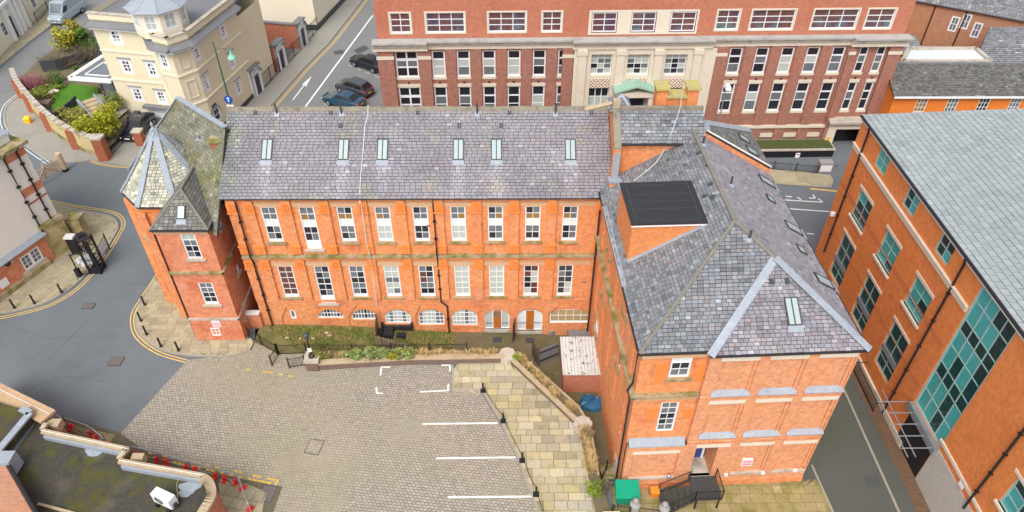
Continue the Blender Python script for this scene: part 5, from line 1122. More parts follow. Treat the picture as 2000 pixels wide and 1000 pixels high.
    for k in range(25): s = s0 + (s1 - s0) * k / 24; g.tube([OF.pt(s, 0, .7), OF.pt(s, 1.0, .7)], .014, 4)
    for s in (s0, s1): g.tube([OF.pt(s, .95, .7), OF.pt(s, .95, 0)], .03, 6)
    tag(g.build('area_railing', M['black']), 'black iron railing against the base of the orange office', 'railing')
M['block'] = brick('pale_blockwork', (.54, .51, .46), (.50, .47, .43), (.42, .40, .36), bw=.44, bh=.22, ms=.012, bumpy=.2, mix_noise=.2)
build_office()
# ------------------------------------------------------------------ houses behind the office
def build_right_houses():
    y = 59.4; h = thing('terrace_house', (40, 61, 0), 'slate-roofed house with bright orange wall and small-paned windows behind the office', 'building')
    f = Frame((0, y)); x0 = PY(1747, 190, y).x; x1 = 62; ze = PY(1850, 186, y).z
    wins = []
    for x in (1799, 1859, 1920, 1981): s = f.px(x, 205)[0]; wins.append((s - .5, s + .5, ze - 1.75, ze - .32))
    m = MB(); wall(m, f, x0, x1, 0, ze, wins); m.poly([(x0, y, 0), (x0, y, ze), (x0, y + 3.2, ze + 2.2), (x0, y + 6.4, ze), (x0, y + 6.4, 0)]); m.build('wall', M['brick_orange_house'], h)
    for k, w in enumerate(wins): win(h, f, *w, 3, 3, d=-.08, fw=.06, bar=.05, fm=M['white_old'], gm=M['glass_amber'] if k == 0 else M['glass_mid' if k % 2 else 'glass'])
    rz = PY(1800, 123, y + 3.2).z; e0, e1, r1, r0 = V((x0 - .2, y - .3, ze)), V((x1, y - .3, ze)), V((x1, y + 3.2, rz)), V((x0 - .2, y + 3.2, rz))
    slates(h, [e0, e1, r1, r0], (e0, e1), M['slate_dark'], .3, .2, tint=.2)
    m = MB(); m.poly([r0, r1, r1 + V((0, 3, -2)), r0 + V((0, 3, -2))]); m.build('roof', M['slate_smooth'], h)
    m = MB(); m.box(x0 - .2, x1, y - .42, y - .25, ze - .12, ze + .02); m.build('gutter', M['white'], h); m = MB(); m.tube([r0, r1], .1, 6); m.build('ridge_tiles', M['slate_smooth'], h)
    # low block with a white membrane roof
    b = thing('flat_roofed_annexe', (43, 67, 0), 'low annexe with white membrane flat roof behind the slate ridge', 'building')
    yy = 64.2; zr = PY(1850, 121, yy).z + .1; A = [G(1762, 122, zr), G(1934, 122, zr), G(1905, 97, zr), G(1775, 97, zr)]
    m = MB(); m.prism([(p.x, p.y) for p in A], 0, zr - .02); m.build('wall', M['brick_old'], b); m = MB(); m.prism([(p.x, p.y) for p in A], zr - .018, zr + .02); m.build('membrane_roof', M['membrane'], b)
    for a, c in zip(A, A[1:] + A[:1]): m = MB(); strip(m, a, c, .4, (0, 0, 1), .22, .02); m.build('parapet', M['stone_dirty'], b)
    # brick house with slate roof, upper right
    h = thing('brick_house', (52, 84, 0), 'weathered brick house with grey slate roof in the top right corner', 'building')
    p0, p1 = G(1722, 105, 4), G(1935, 62, 7.5)
    a, c = V((44.5, 76.0, 0)), V((53.5, 70.5, 0)); 
    f, L = frame2(a, c); z = 7.6
    ws = []
    for x, y_ in ((1863, 47), (1886, 42), (1907, 59)):
        s, zc = f.px(x, y_); ws.append((s - .4, s + .4, zc - .8, zc + .8))
    z = max(w[3] for w in ws) + .5
    m = MB(); wall(m, f, -3, L, 0, z, ws); q = f.pt(L, 0, 0); g2 = Frame((q.x, q.y), f.a + math.pi / 2 * 1.0); m.poly([g2.pt(0, 0), g2.pt(9, 0), g2.pt(9, z), g2.pt(4.5, z + 3.2), g2.pt(0, z)]); m.build('wall', M['brick_old'], h)
    for w in ws: win(h, f, *w, 2, 2, d=-.06, fw=.14, bar=.06, gm=M['glass_mid'])
    e0, e1 = f.pt(-3, z - .05, .25), f.pt(L + .2, z - .05, .25); r0, r1 = f.pt(-3, z + 3.2, -4.5), f.pt(L + .2, z + 3.2, -4.5); slates(h, [e0, e1, r1, r0], (e0, e1), M['slate_wing'], .34, .26, pale=.1)
    b0, b1 = f.pt(-3, z - .05, -9.2), f.pt(L + .2, z - .05, -9.2); slates(h, [r0, r1, b1, b0], (b0, b1), M['slate_wing'], .5, .4)
    m = MB(); m.tube([e0 + V((0, 0, -.05)), e1 + V((0, 0, -.05))], .08, 6); m.build('gutter', M['pipe'], h)
    for s in (1.6, 4.6, L - .4): m = MB(); m.tube([f.pt(s, z, .12), f.pt(s, 0, .12)], .06, 6); m.build('downpipe', M['pipe'], h)
    # gabled neighbour with small hipped porch roof
    h = thing('gabled_house', (40, 80, 0), 'tall weathered brick gable behind the red institutional building', 'building')
    a, c = V((37.8, 74.0, 0)), V((45.2, 80.0, 0)); f, L = frame2(a, c); m = MB(); m.fb(f, -1, L, 0, 13.5, -7, 0); m.build('wall', M['brick_old'], h)
    e0, e1, r0, r1 = f.pt(-1.2, 13.5, .2), f.pt(L + .2, 13.5, .2), f.pt(-1.2, 16.5, -3.5), f.pt(L + .2, 16.5, -3.5); slates(h, [e0, e1, r1, r0], (e0, e1), M['slate_wing'], .4, .3); slates(h, [r0, r1, f.pt(L + .2, 13.5, -7.2), f.pt(-1.2, 13.5, -7.2)], (f.pt(-1.2, 13.5, -7.2), f.pt(L + .2, 13.5, -7.2)), M['slate_wing'], .5, .4)
    m = MB(); m.tube([f.pt(1.5, 9, .1), f.pt(5.8, 3.5, .1)], .18, 6); m.build('raking_band', M['brick_planter'], h)
    h = thing('porch', (41.5, 72, 0), 'small dark hipped slate porch roof by the brick gable', 'outbuilding')
    c = [G(1795, 72, 5.6), G(1880, 90, 5.6), G(1876, 68, 5.6), G(1828, 64, 5.6)]; top = [G(1822, 70, 6.9), G(1868, 70, 6.9)]
    x0, x1, y0, y1 = 40.0, 43.6, 70.0, 73.0; z0, z1 = 5.4, 6.9; r0, r1 = V((41, 71.5, z1)), V((42.6, 71.5, z1)); C = [V((x0, y0, z0)), V((x1, y0, z0)), V((x1, y1, z0)), V((x0, y1, z0))]
    for q, e in (([C[0], C[1], r1, r0], (C[0], C[1])), ([C[1], C[2], r1], (C[1], C[2])), ([C[2], C[3], r0, r1], (C[2], C[3])), ([C[3], C[0], r0], (C[3], C[0]))): slates(h, q, e, M['slate_wing'], .35, .25)
    m = MB(); m.box(x0 + .2, x1 - .2, y0 + .2, y1 - .2, 0, z0); m.build('wall', M['brick_old'], h)
    # satellite dish
    d = thing('satellite_dish', (46.6, 69.5, 0), 'round grey satellite dish on a pole before the brick house', 'satellite dish'); c = PY(1926, 90, 68.5)
    m = MB(); m.lathe(c, [(.02, 0), (.3, -.03), (.5, -.12)], 16, 'y'); m.build('dish', M['grey'], d, smooth=True); m = MB(); m.tube([c + V((0, .05, 0)), V((c.x, c.y + .05, 0))], .05, 6); m.build('pole', M['grey'], d)
    h = thing('lean_to', (56, 66, 0), 'low lean-to slate roof at the right edge beyond the annexe', 'outbuilding'); q = [V((46, 65.5, 6.2)), V((58, 65.5, 6.2)), V((58, 70, 8.4)), V((49, 70, 8.4))]; slates(h, q, (q[0], q[1]), M['slate_wing'], .34, .24); m = MB(); m.prism([(46.3, 65.8), (58, 65.8), (58, 69.8), (49, 69.8)], 0, 6.1); m.build('wall', M['brick_old'], h)
M['membrane'] = mat('white_membrane', (.62, .68, .70), .6, .3, var=.08, vscale=1)
build_right_houses()
# ------------------------------------------------------------------ streets and pavements
W2 = lambda pts: [V((x, y, 0)) for x, y in pts]
sheet('side_street', None, M['asphalt_old'], -.008, world=W2([(-24.9, 69.3), (-23.2, 77.9), (-21.5, 84.7), (-19.4, 98.5), (-14, 130), (-8, 130), (-11.2, 60.3), (-11.2, 52), (-26, 52)]))
sheet('upper_street', [(-60, 185), (0, 135), (52, 92), (98, 58), (175, 0), (330, -110), (420, -110), (330, 0), (175, 60), (110, 120), (60, 160), (38, 186), (14, 206), (6, 228), (-40, 260)], M['asphalt_old'], -.008)
def kerbed(nm, pxs, m, top=.06, flag=None, kerb=None, wpts=None, **kw):
    o = sheet(nm, pxs, m, top, zpx=0., thick=.09, world=wpts)
    if flag: flags(o, wpts or [G(*p) for p in pxs], flag, z=top + .001, **kw)
    return o
def kerb_run(pxs, w=.16, z=.09, n=None, label=None):
    pts = [G(*p) for p in smooth_px(pxs, 5)] if n is None else n
    root = bpy.data.objects.new('kerb', None); link(root, None, pts[0]); root['kind'] = 'structure'; acc = []
    for a, b in zip(pts, pts[1:]):
        d = (b - a); L = d.length
        if L < .05: continue
        k = max(1, int(L / .9)); t = V((-d.y, d.x, 0)).normalized() * w / 2
        for i in range(k):
            p, q = a.lerp(b, i / k) + d.normalized() * .008, a.lerp(b, (i + 1) / k) - d.normalized() * .008; m = MB(); zz = z + random.uniform(-.006, .006)
            m.hexa([p + t + V((0, 0, -.05)), p - t + V((0, 0, -.05)), q - t + V((0, 0, -.05)), q + t + V((0, 0, -.05))], [p + t + V((0, 0, zz)), p - t + V((0, 0, zz)), q - t + V((0, 0, zz)), q + t + V((0, 0, zz))]); m.build('kerb_stone', M['kerb'], root)
TK = [(303, 545), (285, 578), (268, 612), (269, 642), (284, 664), (318, 684), (365, 694), (440, 696), (490, 684)]
kerbed('tower_pavement', smooth_px(TK, 3) + [(497, 668), (480, 655), (391, 660), (362, 618), (330, 560)], M['flag_joint'], .06, M['slab'], rowh=(.36, .42), wd=(.5, .85), rot=.02, tint=.10, hue=.03, name='paving_slab', gap=.008)
kerb_run(TK)
LK = [(84, 396), (145, 409), (207, 421), (226, 432), (230, 446), (221, 464), (196, 502), (150, 553), (96, 588), (36, 606), (-30, 617)]
kerbed('gate_pavement', smooth_px(LK, 3) + [(-30, 600), (0, 584), (118, 496), (98, 430)], M['flag_joint'], .06, M['slab'], rowh=(.4, .5), wd=(.5, .8), rot=1.18, tint=.08, hue=.02, name='paving_slab', gap=.008)
kerb_run(LK)
VK = [(40, 186), (16, 206), (9, 228), (14, 250), (40, 275), (68, 296), (92, 312), (142, 318), (178, 313)]
kerbed('corner_pavement', smooth_px(VK, 3) + [(207, 313), (150, 291), (100, 256), (62, 216), (42, 190)], M['slab_grey'], .05)
kerb_run(VK[:7])
kerbed('villa_forecourt', [(178, 313), (262, 326), (330, 300), (330, 240), (240, 255), (207, 311)], M['slab_grey'], .03)
HK = [(0, 128), (52, 86), (99, 50), (175, -12)]
kerbed('house_pavement', HK + [(140, -20), (75, 30), (0, 88)], M['flag_joint'], .05, M['slab'], rowh=(.6, .9), wd=(.6, 1.), rot=.8, tint=.08, hue=.02, name='paving_slab'); kerb_run(HK)
SKB = [V((-24.9, 69.0, 0)), V((-23.2, 77.9, 0)), V((-21.5, 84.7, 0)), V((-19.4, 98.5, 0)), V((-17.2, 112, 0))]
kerbed('street_pavement', None, M['slab_grey'], .05, wpts=SKB + [V((-20.5, 112, 0)), V((-27.4, 69, 0))]); kerb_run(None, n=SKB)
CV = [(1505, 331), (1618, 342), (1625, 352), (1624, 361), (1613, 366), (1512, 358), (1440, 352), (1440, 326)]
kerbed('rear_pavement', CV, M['slab_grey'], .06, M['slab'], rowh=(.6, .8), wd=(.7, 1.1), tint=.06, hue=.02, name='paving_slab', gap=.008); kerb_run([(1618, 342), (1625, 352), (1622, 362), (1612, 366), (1512, 358)])
sheet('lane', None, M['asphalt_green'], -.008, world=W2([(17.3, 44), (17.6, 12), (24.7, 12), (24.7, 44)]))
kerb_run(None, n=[V((22.72, 12, 0)), V((22.72, 34, 0)), V((22.66, 43, 0))], w=.14, z=.05)
kerb_run(None, n=[G(1585, 908), G(1628, 1003), G(1745, 1252)], w=.12, z=.03)
st = sheet('office_edge_paving', None, M.setdefault('edge_paving', brick('edge_paving', (.22, .12, .07), (.16, .09, .055), (.10, .08, .05))), .004, world=W2([(23.75, 12), (24.65, 12), (24.65, 40), (23.75, 40)]))
FP = [(1193, 944), (1345, 938), (1560, 938), (1594, 936), (1630, 1004), (1745, 1250), (1225, 1250)]
fp = sheet('front_pavement', FP, M['flag_joint'], .004); flags(fp, [G(*p) for p in FP], M['slab_moss'] if 'slab_moss' in M else M.setdefault('slab_moss', mat('mossy_slab', (.34, .28, .14), .9, tint=True, var=.15, vscale=3, stain=[((.20, .19, .05), .7, .45, .62, .8), ((.42, .34, .18), .5, .55, .75, .5)])), z=.006, rowh=(.5, .6), wd=(.5, .8), tint=.08, hue=.03, name='paving_slab', gap=.009)
fe = sheet('path_edging', None, M['kerb'], .03, world=[G(*p) + V((dx, 0, 0)) for p, dx in [((882, 714), 0), ((883, 764), 0), ((942, 766), 0), ((977, 825), 0), ((1009, 893), 0), ((1041, 978), 0), ((1088, 1110), 0), ((1088, 1110), .16), ((1041, 978), .16), ((1009, 893), .16), ((977, 825), .16), ((942, 760), .16), ((887, 758), 0), ((886, 714), 0)]])
# ------------------------------------------------------------------ painted lines
def mark(name, m, runs, w=.1, **k):
    mb = MB()
    for r in runs: line(mb, r, w, **k)
    return tag(mb.build('road_marking', m), kind='structure')
def offset_px(pxs, d):
    pts = [G(*p) for p in smooth_px(pxs, 6)]; out = []
    for k, p in enumerate(pts):
        t = (pts[min(k + 1, len(pts) - 1)] - pts[max(k - 1, 0)]).normalized(); out.append(p + V((-t.y, t.x, 0)) * d)
    return out
def double(pxs, m, gap=.11, w=.085):
    for d in (-gap, gap): mb = MB(); line(mb, None, w, z=-.004, world=offset_px(pxs, d)); tag(mb.build('road_marking', m), kind='structure')
double([(311, 531), (279, 580), (260, 612), (260, 642), (275, 666), (312, 690), (366, 706)], M['paint_yellow'])
double([(86, 390), (145, 402), (213, 413), (236, 424), (241, 440), (231, 460), (206, 501), (159, 557), (102, 594), (38, 613), (-30, 626)], M['paint_yellow'])
double([(176, 314), (200, 321), (230, 325), (265, 327)], M['paint_yellow'])
double([(36, 184), (11, 205), (4, 228), (9, 251), (36, 277), (64, 298), (93, 318)], M['paint_pale'], .16, .10)
for a in ((-24.45, -24.22),):
    for o in a: mb = MB(); line(mb, None, .09, z=.0, world=[V((o, 69, 0)), V((o + 1.72, 77.9, 0)), V((o + 3.45, 84.8, 0)), V((o + 5.6, 98.5, 0)), V((o + 7.6, 112, 0))]); tag(mb.build('road_marking', M['paint_yellow']), kind='structure')
mark('', M['paint_white'], [[(596, 209), (728, 30)]], .2, z=.0)
mark('', M['paint_white'], [[(572, 195), (595, 165)]], .14, z=.0)
ar = MB(); ar.poly([V((*G(*p)[:2], .0)) for p in ((590, 165), (598, 169), (609, 148))]); tag(ar.build('road_marking', M['paint_white']), kind='structure')
mark('', M['paint_worn'], [[(680, 127), (689, 130)], [(698, 135), (704, 137)], [(714, 141), (721, 144)], [(731, 147), (741, 152)], [(632, 201), (640, 207)]], .12, z=.0)
mark('', M['paint_white'], [[(1525, 390), (1607, 395)], [(1540, 407.5), (1630, 414)], [(1557, 385), (1565, 390)], [(1598, 388), (1607, 395)], [(1588, 380), (1592, 387)], [(1580, 386.5), (1592, 387)], [(1535, 383.5), (1546, 384)], [(1576, 456), (1590, 457)]], .13, z=.0)
mark('', M['paint_yellow'], [[(1582, 368.5), (1640, 374)]], .2, z=.0)
for a, b in (((825, 828.5), (972, 826.5)), ((852, 895.5), (1007, 893.5)), ((875, 971.5), (1038, 970))): mark('', M['paint_white'], [[a, b]], .13)
for r in ([(743, 733), (745, 717), (762, 717.5)], [(735, 757), (736, 768.5), (748, 768.5)], [(862, 713.5), (879.5, 713.5), (878.5, 726)], [(876, 750), (875, 763), (820, 765.5)]):
    mb = MB(); line(mb, r[:2], .12); line(mb, r[1:], .12, z=.0165); tag(mb.build('road_marking', M['paint_white']), kind='structure')
mb = MB(); line(mb, [(480, 722), (535, 728), (582, 738)], .11, dash=.35); tag(mb.build('road_marking', M['paint_yworn']), kind='structure')
for o in (0, 9):
    mb = MB(); line(mb, [(290, 884 + o * .8), (366, 900 + o), (540, 938 + o)], .13, dash=.3); tag(mb.build('road_marking', M['paint_yworn']), kind='structure')
mark('', M['paint_yworn'], [[(543, 937), (538, 948)]], .12)
# manholes and repairs
def crack(pxs, w=.03, m=None):
    pts = [G(*p) for p in smooth_px(pxs, 5)]; pts = [p + V((random.uniform(-.05, .05), random.uniform(-.05, .05), 0)) for p in pts]; mb = MB(); line(mb, None, w, z=-.012, world=pts); tag(mb.build('road_crack', m or M['asphalt_patch']), kind='structure')
for r in ([(172, 622), (125, 672), (84, 712)], [(236, 553), (262, 554), (300, 556)], [(30, 640), (90, 660), (160, 655)], [(60, 760), (130, 735), (200, 745)]): crack(r, .025)
for q in ([(330, 640), (300, 700), (262, 740)],): pass
for r in ([(640, 95), (662, 100)], [(585, 172), (612, 178)], [(600, 150), (640, 158)]): crack(r, .05)
for q in (((690, 98), (712, 88), (722, 95), (700, 106)), ((650, 100), (668, 97), (676, 104), (655, 107)), ((700, 178), (722, 172), (735, 182), (712, 190))): sheet('road_patch', q, M['asphalt_patch'], -.003, zpx=0.)
def manhole(px_, w, d, m, label, rot=0.):
    c = G(*px_); f = Frame((c.x, c.y), rot); mb = MB(); mb.fb(f, -w / 2, w / 2, -.01, .03, -d / 2, d / 2); o = tag(mb.build('manhole_cover', m), label, 'manhole cover'); mb = MB()
    for s0, s1, d0, d1 in ((-w / 2 - .05, w / 2 + .05, -d / 2 - .05, -d / 2), (-w / 2 - .05, w / 2 + .05, d / 2, d / 2 + .05), (-w / 2 - .05, -w / 2, -d / 2, d / 2), (w / 2, w / 2 + .05, -d / 2, d / 2)): mb.fb(f, s0, s1, -.01, .027, d0, d1)
    mb.build('rim', M['asphalt_patch'], o)
M['iron_rust'] = mat('rusty_iron', (.15, .125, .12), .8, var=.2, vscale=8)
manhole((614, 873), .85, .95, M['setts'], 'sett-filled manhole cover in the paved court', -.2); manhole((173, 598), .75, .5, M['iron_rust'], 'rusty manhole cover in the road below the gate'); manhole((226, 706), .85, .7, M['iron_rust'], 'rusty manhole cover in the road beside the sett paving')
manhole((1705, 940), .7, .6, M['asphalt_patch'], 'dark square cover in the lane beside the office'); manhole((1508, 348), .9, .55, M['slab_grey'], 'slab-filled cover in the rear street pavement'); manhole((1628, 322), .5, .35, M['iron_rust'], 'iron cover in the passage mouth'); manhole((522, 964), .8, 1.0, M['iron_rust'], 'mauve-grey metal cover beside the barrier at the court corner', -.2)
# ------------------------------------------------------------------ plants
def foliage(mb, c, r, n, size, cols, flat=.35, hollow=.45):
    c = V(c)
    lumps = [(V((random.uniform(-.6, .6) * r[0], random.uniform(-.6, .6) * r[1], random.uniform(-.4, .7) * r[2])), random.uniform(.35, .65)) for _ in range(9)]
    for _ in range(n):
        o, k = random.choice(lumps); d = V((random.gauss(0, 1), random.gauss(0, 1), random.gauss(0, 1))).normalized() * (random.uniform(hollow, 1) * k)
        p = c + o + V((d.x * r[0], d.y * r[1], d.z * r[2])); a = V((random.gauss(0, 1), random.gauss(0, 1), random.gauss(0, flat))).normalized(); b = a.cross(V((random.gauss(0, .5), random.gauss(0, .5), 1))).normalized(); s = size * random.uniform(.6, 1.4)
        col = random.choice(cols); g = random.uniform(.65, 1.3); mb.tint = (col[0] * g, col[1] * g, col[2] * g); mb.poly([p - a * s, p + b * s * .55, p + a * s, p - b * s * .55])
def bush(name, c, r, label, cols, n=700, size=.13, cat='shrub', group=None, twigs=8):
    c = V(c); t = thing(name, (c.x, c.y, c.z - r[2]), label, cat, group); m = MB(); foliage(m, c, r, n, size, cols); m.build('crown', M['leaf'], t); m = MB()
    for k in range(twigs):
        a = random.uniform(0, 6.28); e = c + V((math.cos(a) * r[0] * .6, math.sin(a) * r[1] * .6, r[2] * random.uniform(.1, .7))); m.tube([(c.x, c.y, c.z - r[2]), V((c.x, c.y, c.z - r[2])).lerp(e, .5) + V((0, 0, .1)), e], .035, 5, r2=.01)
    m.build('stem', M['bark'], t); return t
def twiggy(name, c, r, label, col, n=160, cat='shrub'):
    c = V(c); t = thing(name, (c.x, c.y, c.z - r[2]), label, cat); m = MB()
    for k in range(n):
        a = random.uniform(0, 6.28); q = random.random() ** .5; b = V((c.x + math.cos(a) * r[0] * q * .5, c.y + math.sin(a) * r[1] * q * .5, c.z - r[2])); e = c + V((math.cos(a + random.uniform(-.8, .8)) * r[0] * random.uniform(.3, 1), math.sin(a + random.uniform(-.8, .8)) * r[1] * random.uniform(.3, 1), r[2] * random.uniform(-.2, 1))); g = random.uniform(.6, 1.4); m.tint = (col[0] * g, col[1] * g, col[2] * g); m.tube([b, b.lerp(e, .5) + V((random.uniform(-.1, .1), random.uniform(-.1, .1), .15)), e], .022, 3, r2=.008)
    m.build('branches', M['leaf'], t); return t
YG, DG, OL, GY, RD = (2.2, 2.0, .35), (.45, .9, .45), (1.35, 1.25, .8), (1.5, 1.75, 2.2), (2.6, .9, 2.0)
# ------------------------------------------------------------------ cream villa
villa = thing('cream_villa', (-34, 70, 0), 'cream rendered villa with polygonal corner bay and lead-roofed belvedere', 'building')
def build_villa():
    C = W2([(-39.6, 67.75), (-33.9, 66.65), (-31.75, 62.75), (-30.05, 61.95), (-28.75, 63.4), (-26.95, 71.8), (-26.0, 76.5)])
    ed = (C[1] - C[0]).normalized(); bk = V((-ed.y, ed.x, 0)); C += [C[0] + bk * 9.5]
    ZP, ZW = 9.75, 10.75; fs = []; m = MB(); wins = {0: [], 1: [], 2: [], 3: [], 4: []}
    for k in range(5): fs.append(frame2(C[k], C[k + 1]))
    def put(k, x, y0, y1, w, cols=2, rows=3):
        f = fs[k][0]; ym = (y0 + y1) / 2; s = f.px(x, ym)[0]; z1, z0 = f.px(x, y0)[1], f.px(x, y1)[1]; wins[k].append((s - w / 2, s + w / 2, z0, z1, cols, rows))
    for x, y0, y1 in ((226, 57, 87), (247, 115, 144), (268, 170, 198), ): put(0, x, y0, y1, 1.25)
    for x, y0, y1 in ((283, 62, 92), (298, 120, 150), (317, 176, 203)): put(0, x - 2, y0, y1, 1.15)
    put(2, 320, 103, 134, 1.1); put(2, 340, 160, 205, 1.2, 2, 4)
    for x, y0, y1 in ((436, 45, 78), (453, 97, 138), (466, 152, 188), (385, 87, 122), (403, 140, 184)): put(4, x, y0, y1, 1.1, 2, 4 if y1 - y0 > 38 else 3)
    for k in range(5):
        f, L = fs[k]; ok = [w for w in wins[k] if w[0] > .1 and w[1] < L - .1]; wins[k] = ok; wall(m, f, 0, L, 0, ZW, [w[:4] for w in ok], reveal=.12)
    f5, L5 = frame2(C[5], C[6]); wall(m, f5, 0, L5, 0, ZW - 2)
    for a, b in ((C[6], C[7]), (C[7], C[0])): f, L = frame2(a, b); wall(m, f, 0, L, 0, ZW)
    m.build('wall', M['cream'], villa)
    cen = sum(C, V()) / len(C); m = MB(); m.prism([p.lerp(cen, .12) for p in C[:6] + [C[7]]], 0, ZP - .3); m.build('inner_wall', M['cream'], villa)
    for k in range(5):
        f, L = fs[k]
        for w in wins[k]:
            win(villa, f, *w[:4], w[4], w[5], d=-.08, fw=.30, bar=.09, gm=lambda i, j: M[random.choice(['glass', 'glass', 'glass_purple', 'glass_blind'])]); g = MB(); g.fb(f, w[0] - .1, w[1] + .1, w[3] + .02, w[3] + .14, 0, .12); g.build('window_hood', M['grey'], villa)
        for z in (7.0, 3.9): g = MB(); g.fb(f, -.02, L + .02, z, z + .16, 0, .09 + k * .002); g.build('string_course', M['cream_light'], villa)
        g = MB(); q = lambda z, d: [f.pt(-.15, z, d), f.pt(L + .15, z, d)]; a, b = q(ZP - .12, .62 + k * .003), q(ZP + .28 + k * .002, .02); g.hexa([a[0], a[1], f.pt(L + .15, ZP - .12, 0), f.pt(-.15, ZP - .12, 0)], [a[0] + V((0, 0, .06)), a[1] + V((0, 0, .06)), b[1], b[0]]); g.build('slate_cornice', M['slate_smooth'], villa)
        g = MB(); g.fb(f, -.1, L + .1, ZP - .3, ZP - .125, 0, .5 + k * .003); g.build('cornice_soffit', M['white_old'], villa)
        g = MB(); g.fb(f, -.05, L + .05, ZW, ZW + .1, -.4, .06 + k * .002); g.build('parapet_coping', M['stone_dirty'], villa)
    f, L = fs[3]
    for z0, z1 in ((4.6, 6.4), (7.6, 9.1)): g = MB(); stone_frame(villa, f, (L * .25, L * .75, z0, z1), .08, .02)
    f, L = fs[4]; g = MB(); g.fb(f, 0, L, 0, .5, 0, .06); g.build('plinth', M['greydark'], villa)
    s = f.px(423, 224)[0]; z1, z0 = f.px(420, 206)[1], f.px(425, 241)[1]
    if s > .6:
        g = MB(); c = arch_curve(s - .7, s + .7, z1 - .75, z1 - .05, 12); 
        for (a, za), (b, zb) in zip(c, c[1:]): g.poly([f.pt(a, z0, .04), f.pt(b, z0, .04), f.pt(b, zb, .04), f.pt(a, za, .04)])
        o = g.build('window', M['white'], villa); g = MB()
        for i in range(2):
            for j in range(3): g.fb(f, s - .38 + i * .4, s - .02 + i * .4, z0 + .35 + j * .6, z0 + .85 + j * .6, .04, .05)
        g.build('pane', M['glass'], o)
        g = MB(); c2 = arch_curve(s - .85, s + .85, z1 - .75, z1 + .12, 12)
        for (a, za), (b, zb), (a1, z_a), (b1, z_b) in zip(c, c[1:], c2, c2[1:]): g.poly([f.pt(a, za, .1), f.pt(b, zb, .1), f.pt(b1, z_b, .1), f.pt(a1, z_a, .1)])
        g.build('arch_hood', M['grey'], villa)
    # flat slate roof and belvedere
    g = MB(); g.prism(C[:6] + [C[6] + V((-.5, 0, 0)), C[7]], ZP + .2, ZP + .45); g.build('flat_roof', M['slate_smooth'], villa)
    bc = V((-31.6, 65.4, 0)); R0 = 2.35; zb0, zb1 = ZP + .45, ZP + 2.9; oc = lambda r, z, n=8: [bc + V((r * math.cos(math.pi / 8 + k * math.pi / 4), r * math.sin(math.pi / 8 + k * math.pi / 4), z)) for k in range(n)]
    P8 = oc(R0, 0); g = MB()
    for k in range(8):
        f, L = frame2(P8[(k) % 8], P8[(k + 1) % 8]); h = [(L * .18, L * .82, zb0 + .75, zb1 - .25)]
        wall(g, f, 0, L, zb0, zb1, h, reveal=.1); win(villa, f, *h[0], 2, 2, d=-.06, fw=.13, bar=.05, gm=M['glass_blind'])
    g.build('belvedere_wall', M['cream_light'], villa)
    e, top = oc(R0 + .45, zb1), bc + V((0, 0, zb1 + 1.25))
    for k in range(8):
        g = MB(); g.poly([e[k], e[(k + 1) % 8], top]); g.poly([e[(k + 1) % 8], e[k], bc + V((0, 0, zb1 - .05))]); g.build('belvedere_roof', M['lead'], villa); g = MB(); g.tube([e[k], top], .05, 6); g.build('lead_roll', M['lead'], villa)
    # rear wing along the street with gap
    # garage door, porch lean-to
    f, L = fs[0]; sa, zh = f.px(284, 204); sb = L + .05; g = MB(); g.fb(f, sa + .2, sb - .3, 0, zh - .15, 0, .08); g.build('garage_door', M['white'], villa); g = MB(); g.fb(f, sa, sb, zh - .15, zh + .12, 0, .6); g.build('garage_hood', M['slate_smooth'], villa)
    return C
VC = build_villa()
